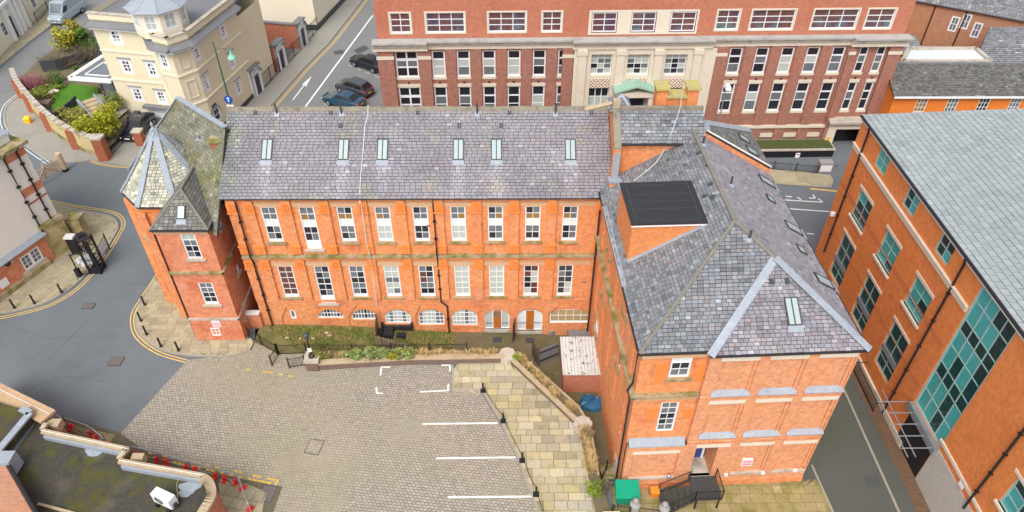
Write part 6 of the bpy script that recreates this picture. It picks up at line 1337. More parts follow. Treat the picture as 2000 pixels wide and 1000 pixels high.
# ------------------------------------------------------------------ glass garden room, garden and its curved wall
def build_garden():
    GP = [(207, 308), (150, 288), (100, 253), (62, 213), (44, 188), (40, 165), (75, 130), (120, 95), (175, 60), (190, 120), (225, 185), (262, 250)]
    sheet('garden_ground', GP, M['earth'], .55, zpx=.0)
    lz = .95; sheet('lawn', [(98, 208), (104, 182), (140, 163), (192, 170), (192, 184), (165, 207), (112, 221)], M['lawn'], lz - .2, zpx=lz - .2)
    sheet('terrace', [(165, 207), (192, 184), (225, 186), (250, 215), (215, 245), (180, 235)], M['slab_grey'], lz - .16, zpx=lz - .2)
    W_ = [(206, 311), (150, 290), (100, 255), (62, 215), (44, 190), (36, 170)]; w = thing('garden_wall', G(120, 270), 'curved cream garden wall with red brick piers and stone coping on the street corner', 'wall'); pts = [G(*p) for p in smooth_px(W_, 4)]; H_ = 2.1
    for i, (a, b) in enumerate(zip(pts, pts[1:])):
        f, L = frame2(b, a); hh = H_ - .0 * i; m = MB(); m.fb(f, 0, L, .55, hh, -.32, 0); m.build('rendered_panel', M['cream_wall'], w); m = MB(); m.fb(f, -.02, L + .02, 0, .55, -.34, .03); m.build('stone_base', M['stone_moss'], w); m = MB(); m.fb(f, -.05, L + .05, hh, hh + .12, -.42, .1); m.build('coping', M['stone_dirty'], w)
    for (x, y), k in (((206, 312), 1.4), ((151, 291), 1), ((101, 256), 1), ((66, 219), 1), ((45, 191), 1)):
        c = G(x, y); m = MB(); r = .33 * k; m.box(c.x - r, c.x + r, c.y - r * .7, c.y + r * 1.2, 0, H_ + (.25 if k > 1 else .05)); o = m.build('pier', M['brick_wall'], w)
        if k > 1: m = MB(); m.box(c.x - r - .08, c.x + r + .08, c.y - r * .8, c.y + r * 1.3, H_ + .25, H_ + .42); m.build('pier_cap', M['stone_dirty'], o)
    # glass-roofed garden room
    t = thing('garden_room', G(190, 175), 'white framed glass garden room against the cream villa', 'conservatory'); z = 3.2
    q = [G(137, 153, z), G(217, 158, z), G(205, 120, z), G(200, 110, z)]; A, B, D = G(137, 153, z), G(219, 159, z), G(203, 110, z); Cc = B + (D - A) * .55
    for a, b in ((A, B), (A, D)): m = MB(); strip(m, a, b, .55, (0, 0, 1), .25, -.1); m.build('roof_beam', M['white'], t)
    m = MB(); m.poly([p + V((0, 0, .02)) for p in (A, B, Cc, D)]); m.build('glass_roof', M['glass_mid'], t)
    i = [p.lerp((A + B + D + Cc) / 4, .45) for p in (A, B, Cc, D)]
    for a, b in zip(i, i[1:] + i[:1]): m = MB(); strip(m, a, b, .14, (0, 0, 1), .08, .03); m.build('roof_light_frame', M['white'], t)
    for p in (G(190, 165, z).lerp(B, .2), B): m = MB(); m.tube([(p.x, p.y, .6), (p.x, p.y, z)], .1, 6); m.build('post', M['greydark'], t)
    p0 = G(190, 165, z).lerp(B, .2); m = MB(); m.poly([(p0.x, p0.y, .6), (B.x, B.y, .6), (B.x, B.y, z - .1), (p0.x, p0.y, z - .1)]); m.build('glass_wall', M['glass_mid'], t)
    # steps
    s = thing('garden_steps', G(185, 225), 'pale stone garden steps beside the hedge', 'steps'); a, b = G(176, 212, .5), G(205, 240, .5); d = b - a; n = 6; tn = V((-d.y, d.x, 0)).normalized() * .75
    for k in range(n):
        p, q = a.lerp(b, k / n), a.lerp(b, (k + 1) / n); zz = .75 + (n - k) * .13; m = MB(); m.hexa([x + V((0, 0, 0)) for x in (p + tn, p - tn, q - tn, q + tn)], [V((x.x, x.y, zz)) for x in (p + tn, p - tn, q - tn, q + tn)]); m.build('step', M['coping'], s)
    for k in (-1, 1): m = MB(); p, q = a + tn * k * 1.1, b + tn * k * 1.1; strip(m, V((p.x, p.y, 1.3)), V((q.x, q.y, .9)), .18, (0, 0, 1), .6, 0); m.build('cheek_wall', M['grey'], s)
    def panel(name, pxs, z0, h, m_, label, cat='fence'):
        pts = [G(*p, z0) for p in pxs]; t = thing(name, pts[0], label, cat)
        for a, b in zip(pts, pts[1:]): f, L = frame2(a, b); m = MB(); m.fb(f, 0, L, z0 - .3, z0 + h, -.05, .05); m.build('panel', m_, t)
    panel('planter_edge', ((78, 207), (95, 222), (113, 232)), .8, .55, M['greydark'], 'dark grey planter edge along the front of the lawn', 'planter'); panel('planter_screen', ((113, 232), (140, 212), (152, 200)), .8, .8, M['greydark'], 'dark grey screen between the lawn and the steps')
    panel('garden_fence', ((85, 140), (115, 138), (142, 130), (168, 122)), .6, 1.3, M['greydark'], 'dark boarded fence behind the garden beds')
    m = MB(); c = G(87, 205, .8); m.box(c.x - .7, c.x + .7, c.y - .5, c.y + .6, .5, 1.2); tag(m.build('planter_box', M['brick_planter']), 'brown planter box at the left end of the lawn', 'planter')
    B_ = lambda x, y, z: G(x, y, z)
    bush('shrub', B_(130, 85, 1.6), (1.9, 1.6, 1.7), 'large yellow-green shrub by the street next to the villa', [YG, YG, OL, (1.9, 1.5, .5)], 1600, .16)
    bush('shrub', B_(168, 80, 1.6), (1.4, 1.3, 1.5), 'dark green shrub against the villa corner', [DG, DG, (.7, 1.2, .3)], 1100, .14)
    bush('shrub', B_(142, 58, 1.7), (1.4, 1.2, 1.3), 'russet-tipped shrub on top of the yellow-green one', [(2.1, 1.5, .5), OL, YG], 800, .13)
    for x, y, r in ((111, 147, .75), (114, 158, .55), (147, 135, .5)): bush('topiary', B_(x, y, 1.3), (r, r, r), {111: 'largest clipped round topiary in the garden bed', 114: 'small clipped topiary just below the largest one', 147: 'clipped topiary before the dark fence'}[x], [(.5, .8, .5), DG], 500, .07, 'topiary', None, 3)
    twiggy('bare_shrub', B_(62, 165, 1.3), (1.7, 1.3, 1.2), 'bare pinkish-red shrub at the garden corner', (2.6, 1.0, 4.2), 420); twiggy('bare_shrub', B_(115, 118, 1.3), (3.2, 1.5, .9), 'brown bare hedge twigs behind the dark fence', (1.15, .85, 2.2), 420); twiggy('bare_shrub', B_(170, 102, 1.4), (2.0, 1.4, 1.0), 'brown bare twigs against the villa wall', (1.15, .85, 2.2), 260); twiggy('bare_shrub', B_(90, 155, 1.1), (1.6, 1.2, .8), 'bare straw-brown shrub left of the topiary', (1.6, 1.25, 2.2), 240)
    bush('shrub', B_(88, 188, 1.2), (1.5, 1.2, .9), 'low green shrub at the left of the lawn', [(1.1, 1.3, .5), OL], 900, .1); bush('shrub', B_(105, 170, 1.0), (1.0, .8, .5), 'bright green low planting beside the white stones', [(1.6, 1.9, .4), DG], 500, .09); bush('shrub', B_(85, 173, 1.0), (.9, .7, .6), 'dark green cushion shrub beside the lawn', [DG, OL], 400, .09)
    bush('shrub', B_(135, 225, 1.5), (2.0, 1.4, .8), 'grey-olive shrub behind the garden wall', [OL, OL, (1.5, 1.3, 1.0)], 900, .11); bush('shrub', B_(158, 243, 1.5), (2.0, 1.3, .7), 'mixed olive shrub above the brick piers', [OL, (1.4, 1.5, .6)], 900, .11)
    for k, (x, y) in enumerate(((175, 252), (195, 250), (205, 240), (212, 228))): bush('hedge', B_(x, y, 2.0), (1.2, 1.2, 1.2), ['yellow-green hedge clump nearest the wall pier, left', 'yellow-green hedge clump behind the brick gate pier', 'tall yellow-green hedge clump beside the stone steps', 'yellow-green hedge clump nearest the villa drive'][k], [YG, YG, (1.5, 1.7, .3)], 1100, .12, 'hedge', 'hedge clumps round the drive')
    bush('shrub', B_(223, 200, 1.8), (1.1, 1.0, 1.2), 'grey-green bamboo-like shrub by the glass room', [(1.2, 1.5, 1.0), OL], 600, .1)
    for k, (x, y, z) in enumerate(((101, 180, .9), (106, 177, .9), (98, 183, .9), (110, 178, .9))): m = MB(); m.ball(G(x, y, z), .28, 7, (1.2, 1, .6)); tag(m.build('rock', M['stone_pale']), ['second pale rock from the left at the lawn edge', 'third pale rock from the left at the lawn edge', 'leftmost pale rock at the lawn edge', 'rightmost pale rock at the lawn edge'][k], 'rock', 'pale rocks at the lawn edge')
    c = G(57, 240); k = .62; K = lambda *L: [c + V(p) * k for p in L]; m = MB(); m.hexa(K((-.42, -.35, 0), (.42, -.35, 0), (.42, .35, 0), (-.42, .35, 0)), K((-.5, -.42, .9), (.5, -.42, .9), (.45, .38, 1.1), (-.45, .38, 1.1))); g = thing('grit_bin', c, 'yellow grit bin on the pavement by the curved garden wall', 'grit bin'); m.build('tub', M['yellow_plastic'], g); m = MB(); m.hexa(K((-.53, -.45, .9), (.53, -.45, .9), (.48, .4, 1.11), (-.48, .4, 1.11)), K((-.3, -.2, 1.15), (.3, -.2, 1.15), (.28, .2, 1.25), (-.28, .2, 1.25))); m.build('lid', M['yellow_plastic'], g)
    for k, (x, y) in enumerate(((262, 243), (272, 238))):
        c = G(x, y); b = thing('wheelie_bin', c, ['dark green wheelie bin beside the hedge', 'dark green wheelie bin by the villa garage'][k], 'bin'); m = MB(); m.hexa([c + V(p) for p in ((-.25, -.3, .05), (.25, -.3, .05), (.25, .3, .05), (-.25, .3, .05))], [c + V(p) for p in ((-.3, -.36, 1.0), (.3, -.36, 1.0), (.3, .36, 1.0), (-.3, .36, 1.0))]); m.build('body', M['green_iron'], b); m = MB(); m.hexa([c + V(p) for p in ((-.32, -.4, 1.0), (.32, -.4, 1.0), (.32, .38, 1.0), (-.32, .38, 1.0))], [c + V(p) for p in ((-.28, -.34, 1.06), (.28, -.34, 1.06), (.28, .36, 1.12), (-.28, .36, 1.12))]); m.build('lid', M['greydark'], b)
M['cream_wall'] = mat('ochre_render', (.58, .46, .24), .9, var=.1, vscale=2, stain=[((.38, .3, .18), .8, .5, .75, .6)])
build_garden()
# ------------------------------------------------------------------ buildings along the side street: garden walls with doorways, white houses
def build_terrace():
    d = V((.19, .982, 0)).normalized(); n = V((d.y, -d.x, 0))
    def doorway(px_, label):
        c = G(*px_); f = Frame((c.x, c.y), math.atan2(d.y, d.x)); t = thing('doorway', c, label, 'doorway', 'white doorways along the side street'); w, h = .95, 3.1
        m = MB(); wall(m, f, -w, w, 0, h, [(-.55, .55, 0, 2.3)], reveal=.25); m.fb(f, -w, w, 0, h, -.6, -.3); m.build('surround', M['white'], t)
        cv = arch_curve(-w * .95, w * .95, h - .75, h - .05); m = MB()
        for (a, za), (b, zb) in zip(cv, cv[1:]): m.hexa([f.pt(a, za - .02, .25), f.pt(b, zb - .02, .25), f.pt(b, zb - .02, -.1), f.pt(a, za - .02, -.1)], [f.pt(a, za + .14, .25), f.pt(b, zb + .14, .25), f.pt(b, zb + .14, -.1), f.pt(a, za + .14, -.1)])
        m.build('arched_hood', M['grey'], t); m = MB(); m.fb(f, -.5, .5, 0, 2.25, -.2, -.12); o = m.build('door', M['navy'], t); m = MB(); m.fb(f, .32, .4, 1.0, 1.12, -.12, -.05); m.build('handle', M['steel'], o); m = MB(); m.fb(f, -w - .1, w + .1, h, h + .16, -.7, .1); m.build('coping', M['slate_smooth'], t); return f
    D1 = doorway((510, 183), 'nearest white doorway, joined to the cream villa'); D2 = doorway((556, 133), 'middle white doorway between two brick garden walls'); D3 = doorway((597, 90), 'farthest white doorway beside the white house')
    for k, (f, L, z) in enumerate(((D2, 7.5, 3.0), (D3, 9.5, 3.0))):
        t = thing('brick_garden_wall', f.pt(-1, 0, -4), ['nearer red brick garden wall running back from the street', 'farther red brick garden wall running back from the street'][k], 'wall'); p = f.pt(-1.0, 0, -.3); g = Frame((p.x, p.y), f.a + math.pi / 2 + math.pi); m = MB()
        q = [f.pt(-1.0, 0, -.3), f.pt(-1.0, 0, -L)]; ff, LL = frame2(q[1], q[0]); m.fb(ff, 0, LL, 0, z, -.3, 0); m.build('panel', M['brick_attic'], t); m = MB(); m.fb(ff, -.05, LL + .05, z, z + .14, -.4, .1); m.build('coping', M['slate_smooth'], t)
    for k, (a, b) in enumerate((((512, 178), (548, 140)), ((559, 128), (592, 95)), ((601, 85), (622, 58)))):
        railing('iron_gate', [G(*a), G(*b)], 1.7, ['black iron gates between the nearest two doorways', 'black iron gates between the farther two doorways', 'black iron gates beside the white house'][k], 'gate', post=1.6, bar=.16)
    c = G(625, 55); f = Frame((c.x, c.y), math.atan2(d.y, d.x)); t = thing('white_house', f.pt(6, 0, -4), 'tall white rendered house with dark plinth farther along the side street', 'building')
    m = MB(); m.fb(f, -.8, 22, .75, 13, -13, 0); m.build('wall', M['cream_light'], t); m = MB(); m.fb(f, -.85, 22, 0, .75, -13.05, .06); m.build('plinth', M['greydark'], t)
    g = Frame(f.pt(-.8, 0, -13), f.a - math.pi / 2); 
    s2 = Frame((f.pt(-.8, 0, 0)).xy, f.a - math.pi / 2)
    for k, sx in enumerate((-3.2, -6.5, -9.5)): win(t, s2, sx - .55, sx + .55, 4.5, 6.4, 2, 3, d=.02, fw=.1, gm=M['glass_mid'])
    m = MB(); m.fb(s2, -10.4, -8.8, .0, 2.6, 0, .1); m.build('garage_door', M['white_old'], t); m = MB(); m.tube([s2.pt(-11.5, 12, .1), s2.pt(-11.5, 0, .1)], .07, 6); m.build('downpipe', M['white'], t)
    # white house at the top left with columns and a navy door
    a, b = G(8, 103), G(76, 32); f, L = frame2(a, b); t = thing('white_villa', f.pt(4, 0, -4), 'white stucco house with pilasters and dark blue door at top left', 'building'); z = 4.6
    m = MB(); m.fb(f, -9, L + 8, 0, z, -9, 0); m.build('wall', M['cream_light'], t)
    for x0, x1, z0, z1, d0 in ((-9, L + 8.2, z - .35, z, .45), (-9, L + 8.2, z + .55, z + .75, .1), (-9, L + 8, z, z + .55, -.1)): m = MB(); m.fb(f, x0, x1, z0 + .002, z1, -.3, d0); m.build('cornice', M['white'], t)
    m = MB(); m.fb(f, -9, L + 8, z + .02, z + .4, -9, -.32); m.build('flat_roof', M['slate_smooth'], t)
    s0 = f.px(26, 50)[0]
    for x in (18, 35, 45, 58): s = f.px(x, 55)[0]; m = MB(); m.fb(f, s - .25, s + .25, 0, z - .36, 0, .35); m.build('pilaster', M['white'], t)
    s = f.px(27, 58)[0]; m = MB(); m.fb(f, s - .5, s + .5, .1, 2.7, 0, .06); o = m.build('door', M['navy'], t); m = MB(); m.fb(f, s + .3, s + .38, 1.1, 1.2, .06, .12); m.build('handle', M['steel'], o)
    s = f.px(56, 40)[0]; m = MB(); m.fb(f, s - .45, s + .45, .3, 3.4, 0, .05); m.build('tall_window', M['glass_amber'], t)
    for x, y in ((3, 48), (63, 3)): s, zc = f.px(x, y); win(t, f, s - .5, s + .5, 1.2, 2.9, 2, 3, d=.02, fw=.1, gm=M['glass'])
    railing('area_railing', [G(-12, 112), G(16, 92), G(34, 74)], 1.3, 'black iron railing before the white stucco house, left of its door', 'railing', bar=.2); railing('area_railing', [G(74, 44), G(96, 22), G(105, 12)], 1.3, 'black iron railing before the white stucco house, beside the van', 'railing', bar=.2)
def railing(name, pts, h, label, cat='railing', post=2.0, bar=.14, z=0., m_=None, group=None, r=.022):
    m_ = m_ or M['black']; pts = [V(p) for p in pts]; t = thing(name, (pts[0].x, pts[0].y, z), label, cat, group); zz = lambda p: p.z + z
    bars = MB()
    for a, b in zip(pts, pts[1:]):
        L = (b - a).length
        for k in (.12, h - .12): m = MB(); m.tube([a + V((0, 0, z + k)), b + V((0, 0, z + k))], r, 6); m.build('rail', m_, t)
        n = max(1, int(L / post))
        for k in range(n + 1):
            if k == n and b is not pts[-1]: continue
            p = a.lerp(b, k / n); m = MB(); m.box(p.x - .035, p.x + .035, p.y - .035, p.y + .035, p.z + z, p.z + z + h + .08); m.build('post', m_, t)
        n = int(L / bar)
        for k in range(1, n): p = a.lerp(b, k / n); bars.tube([p + V((0, 0, z + .05)), p + V((0, 0, z + h))], .011, 4)
    o = bars.build('bars', m_, t)
    if o: o['kind'] = 'stuff'
    return t
build_terrace()
# ------------------------------------------------------------------ off-white building with drainpipes at the left edge
def build_left():
    a, b = G(0, 585), G(118, 497); f, L = frame2(a, b); t = thing('rendered_building', f.pt(0, 0, -4), 'off-white rendered building with brick ground floor and black drainpipes at left edge', 'building'); S0, S1, SB = -9., 6.95, 5.12; Z = 9.75; zl = 2.55
    w = [f.px(40, 512)[0] - .0]; 
    s0 = f.px(42, 517)[0]; s1 = f.px(80, 497)[0]; wz1, wz0 = f.px(60, 494)[1], f.px(62, 527)[1]; h = (s0, s1, .75, 2.0)
    m = MB(); wall(m, f, S0, SB, 0, zl, [h], d=.12); m.build('brick_wall', M['brick_tower'], t); m = MB(); wall(m, f, S0, S1, zl - .4, Z, d=0); 
    g = Frame(f.pt(S1, 0), f.a + math.pi / 2); m.poly([f.pt(S1, 0), f.pt(S1, 0, -8), f.pt(S1, Z, -8), f.pt(S1, Z)]); m.build('rendered_wall', M['render'], t); m = MB(); wall(m, f, SB, S1, 0, zl - .4, d=-.002); m.build('side_wall', M['brick_tower'], t)
    m = MB(); m.fb(f, S0, S1 - .05, 0, Z - .05, -8, -.3); m.build('body', M['render'], t)
    m = MB(); m.hexa([f.pt(S0, zl - .02, .42), f.pt(SB + .1, zl - .02, .42), f.pt(SB + .1, zl - .02, 0), f.pt(S0, zl - .02, 0)], [f.pt(S0, zl + .06, .42), f.pt(SB + .1, zl + .06, .42), f.pt(SB + .1, zl + .3, 0), f.pt(S0, zl + .3, 0)]); m.build('slate_ledge', M['lead'], t)
    win(t, f, h[0], (h[0] + h[1]) / 2, h[2], h[3], 2, 3, d=.06, fw=.1, gm=M['glass_mid']); win(t, f, (h[0] + h[1]) / 2, h[1], h[2], h[3], 2, 3, d=.06, fw=.1, gm=M['glass_mid'])
    m = MB(); m.fb(f, h[0] - .3, h[1] + .2, h[2] - .3, h[2] - .02, .0, .22); m.build('sill', M['stone_dirty'], t); m = MB(); m.fb(f, S0, SB - .6, .0, .5, .12, .42); m.build('stone_bench', M['stone_moss'], t)
    for z0, z1 in ((8.9, 9.45), (5.9, 6.55)): m = MB(); m.fb(f, SB + .1, S1 + .01, z0, z1, 0, .03); m.build('brick_band', M['brick_tower'], t)
    m = MB(); m.fb(f, SB + .1, S1 + .01, 5.2, 5.32, 0, .03); m.build('brick_string', M['brick_wall'], t)
    m = MB(); m.fb(f, S0, S1 + .25, Z, Z + .25, -8.2, .45); m.build('eaves_ledge', M['stone_moss'], t); m = MB(); m.fb(f, S0, S1 - .3, Z + .25, Z + 1.0, -7, -.6); m.build('attic', M['white_old'], t); m = MB(); m.hexa([f.pt(S0, Z + 1, -.4), f.pt(S1 - .1, Z + 1, -.4), f.pt(S1 - .1, Z + 1, -7.2), f.pt(S0, Z + 1, -7.2)], [f.pt(S0, Z + 2.6, -3), f.pt(S1 - 2, Z + 2.6, -3), f.pt(S1 - 2, Z + 2.6, -4.5), f.pt(S0, Z + 2.6, -4.5)]); m.build('roof', M['lead'], t)
    for s in (SB + .06, 6.24):
        e = 0 if s < 6 else -.0; m = MB(); m.tube([f.pt(s, Z + .1, .5), f.pt(s, Z - .3, .12), f.pt(s, 3.3, .12), f.pt(s + (.15 if s > 6 else 0), 2.95, .14), f.pt(s + (.15 if s > 6 else 0), 2.4 if s < 6 else 0, .16)], .07, 8); o = m.build('downpipe', M['pipe'], t)
        for z in (4.2, 5.6, 7.0, 8.4): m = MB(); m.fb(f, s - .14, s + .14, z - .06, z + .06, 0, .2); m.build('bracket', M['pipe'], o)
    s, z = f.px(5, 552); m = MB(); m.fb(f, s - .35, s + .35, z - .35, z + .35, .12, .15); m.build('notice', M['white'], t)
    for x, y in ((84, 459), (20, 509)): s, z = f.px(x, y); m = MB(); m.fb(f, s - .15, s + .15, z - .15, z + .15, .12, .25); m.build('stone_block', M['coping'], t)
    s, z = f.px(10, 514); m = MB(); m.ball(f.pt(s, z, .25), .2, 8); m.build('alarm_box', M['black'], t)
build_left()
# ------------------------------------------------------------------ planters and the sunken yard
def zat(x, y, P): n = V((P.x, P.y, 0)).normalized(); return PP(x, y, P, n).z
def seg_wall(t, a, b, z0, z1, th, m_, cm, cop=.1, over=.05):
    f, L = frame2(a, b); m = MB(); m.fb(f, 0, L, z0, z1, -th, 0); m.build('brickwork', m_, t); n = max(1, int(L / 1.1))
    for k in range(n): m = MB(); m.fb(f, L * k / n + .004, L * (k + 1) / n - .004, z1, z1 + cop + random.uniform(-.004, .004), -th - over, over); m.build('coping_stone', cm, t)
def tuft(c, r, h, n, col, label, name='ornamental_grass', grp='ornamental grass tufts in the planters'):
    c = V(c); t = thing(name, c, label, 'grass tuft', grp); m = MB()
    for k in range(n):
        a = random.uniform(0, 6.28); q = random.uniform(.0, .35) * r; b = c + V((math.cos(a) * q, math.sin(a) * q, 0)); o = random.uniform(.5, 1.1) * r; e = c + V((math.cos(a) * o, math.sin(a) * o, h * random.uniform(.35, 1))); w = V((-math.sin(a), math.cos(a), 0)) * .018; g = random.uniform(.6, 1.3); m.tint = (col[0] * g, col[1] * g, col[2] * g); mid = b.lerp(e, .55) + V((0, 0, h * .28)); m.poly([b - w, b + w, mid + w * .8, mid - w * .8]); m.poly([mid - w * .8, mid + w * .8, e])
    m.build('blades', M['straw'], t)
def build_planters():
    A0, A1, B1 = G(621, 723), G(809, 712), G(985, 709)
    zA, zB = zat(700, 705.5, G(700, 716)), zat(900, 701.5, G(900, 711))
    t = thing('planter_wall', A0, 'low dark brick planter wall with tan coping beside the lamp pier', 'wall'); seg_wall(t, A0, A1, 0, max(.3, zA), .35, M['brick_planter'], M['coping'])
    t2 = thing('planter_wall', A1, 'low dark brick planter wall with tan coping left of the flagstones', 'wall'); seg_wall(t2, A1, B1, 0, max(.36, zB), .35, M['brick_planter'], M['coping'])
    z = .42; s = sheet('planter_soil', None, M['earth'], z - .1, world=[A0, A1, B1, G(982, 686), G(812, 690), G(600, 690)])
    C0, C1, D1, D2 = G(994, 708), G(1130, 838), G(1158, 985), G(1222, 1300)
    t3 = thing('planter_wall', C0, 'diagonal low planter wall along the flagstone path', 'wall'); seg_wall(t3, C0, C1, 0, .42, .22, M['brick_planter'], M['coping'])
    t4 = thing('planter_wall', C1, 'low planter edge beside the lower flagstones, near the green bin', 'wall'); seg_wall(t4, C1, D1, 0, .18, .12, M['coping'], M['coping'], .06, .01); seg_wall(t4, D1, D2, 0, .18, .12, M['coping'], M['coping'], .06, .01)
    sheet('planter_soil', None, M['earth'], .28, world=[B1, C0, C1, D1, D2, G(1225, 1300), G(1196, 1010), pl_in[8], pl_in[7], pl_in[6], pl_in[5], pl_in[4]])
    t5 = thing('planter_edge', pl_in[5], 'pale inner stone edge of the diagonal planter above the yard', 'edging')
    for a, b in zip(pl_in[5:], pl_in[6:]): f, L = frame2(a, b); m = MB(); m.fb(f, 0, L, -.1, .42, -.06, .06); m.build('edging_stone', M['coping'], t5)
    for k, (x, y) in enumerate(((991, 690), (1139, 826))): c = G(x, y, .55); m = MB(); m.lathe((c.x, c.y, .0), [(.62, 0), (.62, .5), (.58, .56)], 8); tag(m.build('planter_pier', M['stone_dirty']), ['octagonal grey stone pier at the top of the diagonal planter', 'octagonal grey stone pier at the bottom of the diagonal planter'][k], 'pier')
    for k, (x, y, r, cols, lab) in enumerate(((734, 690, 1.0, [GY, (1.0, 1.3, 1.3)], 'largest grey-green lavender shrub in the front planter'), (691, 690, .7, [(1.1, 1.5, 1.2), GY], 'round green shrub left of the largest lavender'), (788, 691, .75, [GY, OL], 'grey-green shrub right of the largest lavender'), (622, 694, .6, [OL, (1.2, 1.3, 1.2)], 'low grey shrub beside the lamp pier'), (768, 694, .5, [YG, OL], 'yellow-green low shrub in the front planter'))):
        c = G(x, y, .85); bush('shrub', c, (r, r * .7, r * .6), lab, cols, int(900 * r), .09)
    DR = (1.1, 1.0, .8)
    def place(pxs, label, z=.32, r=.42, h=.5, n=90):
        for x, y in pxs: c = G(x, y, z); tuft(c, r * random.uniform(.8, 1.3), h * random.uniform(.8, 1.2), n, DR, label)
    place([(672, 699), (664, 700), (640, 700)], 'straw-coloured grass tuft among the lavender shrubs', r=.4); place([(820 + 13 * k + random.uniform(-3, 3), 695 + random.uniform(-2, 2)) for k in range(12)], 'straw-coloured grass tuft in the planter left of the flagstones')
    place([(1016, 703), (1024, 709), (1032, 719), (1047, 734), (1052, 740), (1064, 752), (1077, 765), (1084, 773), (1112, 795), (1118, 800)], 'straw-coloured grass tuft in the diagonal planter'); place([(1138 + 2.4 * k + random.uniform(-3, 3), 842 + 10 * k) for k in range(9)], 'straw-coloured grass tuft in the planter beside the lower flagstones', .28, .45, .5)
    for x, y, r, lab in ((1160, 955, .55, 'leafy green shrub at the foot of the planter by the green bin'), (1008, 697, .3, 'bright green sprig at the top of the diagonal planter')): bush('shrub', G(x, y, .6), (r, r, r * .8), lab, [(1.0, 1.6, .4), OL], 500, .07)
    twiggy('bare_shrub', G(1178, 950, .5), (.7, .6, .6), 'bare twiggy shrub between planter and green bin', (1.3, 1.1, 2.2), 140); twiggy('bare_shrub', G(1150, 845, .6), (.45, .45, .5), 'grey dried shrub by the lower octagonal pier', (1.7, 1.4, 3.), 120)
    # lamp pier and lantern
    P = G(612, 724); p = thing('lamp_pier', P, 'dark brick pier with grey stone cap at the court entrance', 'pier'); m = MB(); m.box(P.x - .42, P.x + .42, P.y - .05, P.y + .8, 0, .85); m.build('brickwork', M['brick_planter'], p); m = MB(); m.box(P.x - .5, P.x + .5, P.y - .13, P.y + .88, .85, 1.0); m.build('cap', M['stone_dirty'], p)
    c = V((P.x - .02, P.y + .4, 1.0)); L_ = thing('lantern_post', c, 'black lantern post standing on the brick pier', 'lamp'); zt = zat(593, 652, c); m = MB(); m.lathe(c, [(.22, 0), (.22, .12), (.10, .25), (.06, .5), (.05, zt - 1.0 - .55)], 10); m.build('post', M['black'], L_); m = MB(); m.lathe((c.x, c.y, zt - .55), [(.08, 0), (.22, .4), (.24, .42), (.1, .55), (.03, .68)], 6); m.build('lantern', M['greydark'], L_); m = MB(); m.fb(Frame((c.x, c.y)), -.14, .14, 1.55, 1.9, .06, .08); m.build('notice', M['white'], L_)
    # iron fences round the bank
    railing('court_fence', [G(543, 693), G(600, 691), G(690, 692), G(766, 692), G(840, 691), G(912, 690)], 1.05, 'black iron fence behind the front planter', 'fence', bar=.13)
    railing('bank_fence', [G(488, 660), G(512, 674), G(543, 693)], 1.05, 'black iron fence at the left end of the grass bank', 'fence', bar=.13)
    railing('gate_leaf', [G(545, 692), G(532, 715)], 1.0, 'open black iron gate leaf beside the bank fence', 'gate', bar=.13, post=3); railing('gate_leaf', [G(566, 719), G(597, 714)], 1.0, 'open black iron gate leaf against the lamp pier', 'gate', bar=.13, post=3)
    # willow screen
    def screen(pts, h, label):
        t = thing('willow_screen', pts[0], label, 'fence'); m = MB()
        for a, b in zip(pts, pts[1:]):
            L = (b - a).length; n = int(L / .045); d = (b - a).normalized(); w = d * .02; nn = V((-d.y, d.x, 0)) * .012
            for k in range(n):
                p = a + d * (k * .045 + random.uniform(-.01, .01)); z0 = yard_z(p.x); hh = h * random.uniform(.9, 1.05); g = random.uniform(.6, 1.5); m.tint = (g, g * .97, g * .93); q = nn * random.uniform(-1, 1); p = V((p.x, p.y, z0)) + q; m.hexa([p - w - nn, p + w - nn, p + w + nn, p - w + nn], [x + V((random.uniform(-.02, .02), 0, hh)) for x in (p - w - nn, p + w - nn, p + w + nn, p - w + nn)])
        o = m.build('rods', M['wicker'], t); o['kind'] = 'stuff'
        for a, b in zip(pts, pts[1:]): m = MB(); m.tube([V((a.x, a.y, yard_z(a.x) + h * .6)), V((b.x, b.y, yard_z(b.x) + h * .6))], .025, 5); m.build('binding_wire', M['black'], t)
    q0 = G(742, 640, -.5); q1 = G(737, 676, -.5); screen([V((q0.x, YF - .15, 0)), V((q1.x, q1.y, 0))], 1.7, 'willow screen jutting out from the brick range by the dark sofa'); screen([V((q1.x, q1.y, 0)), V((G(812, 690).x, G(812, 690).y + .3, 0)), V((G(975, 689).x, G(975, 689).y + .25, 0))], .95, 'long low willow screen along the back of the planter')
    # outdoor sofa
    c = G(777, 652, -.65); z = yard_z(c.x); t = thing('garden_sofa', c, 'black slatted corner sofa on the grass below the arched windows', 'sofa'); M.setdefault('rattan', mat('black_rattan', (.022, .021, .026), .7, var=.2, vscale=10))
    def bx(n, x0, x1, y0, y1, z0, z1): m = MB(); m.box(c.x + x0, c.x + x1, c.y + y0, c.y + y1, z + z0, z + z1); return m.build(n, M['rattan'], t)
    bx('base', -1.0, 1.0, .1, .85, .05, .36); bx('base', -1.0, -.25, -.75, .098, .05, .36)
    for k in range(3):
        o = bx('seat_cushion', -.98 + k * .66, -.36 + k * .66, .12, .80, .37, .45)
        for j in range(4): m = MB(); m.box(c.x - .96 + k * .66, c.x - .38 + k * .66, c.y + .16 + j * .16, c.y + .26 + j * .16, z + .45, z + .463); m.build('slat', M['greydark'], o)
    bx('seat_cushion', -.98, -.28, -.73, .09, .37, .45); bx('backrest', -1.0, 1.0, .86, 1.0, .05, .85); bx('armrest', -1.14, -1.002, -.75, 1.0, .05, .7); bx('armrest', 1.002, 1.12, .1, 1.0, .05, .7)
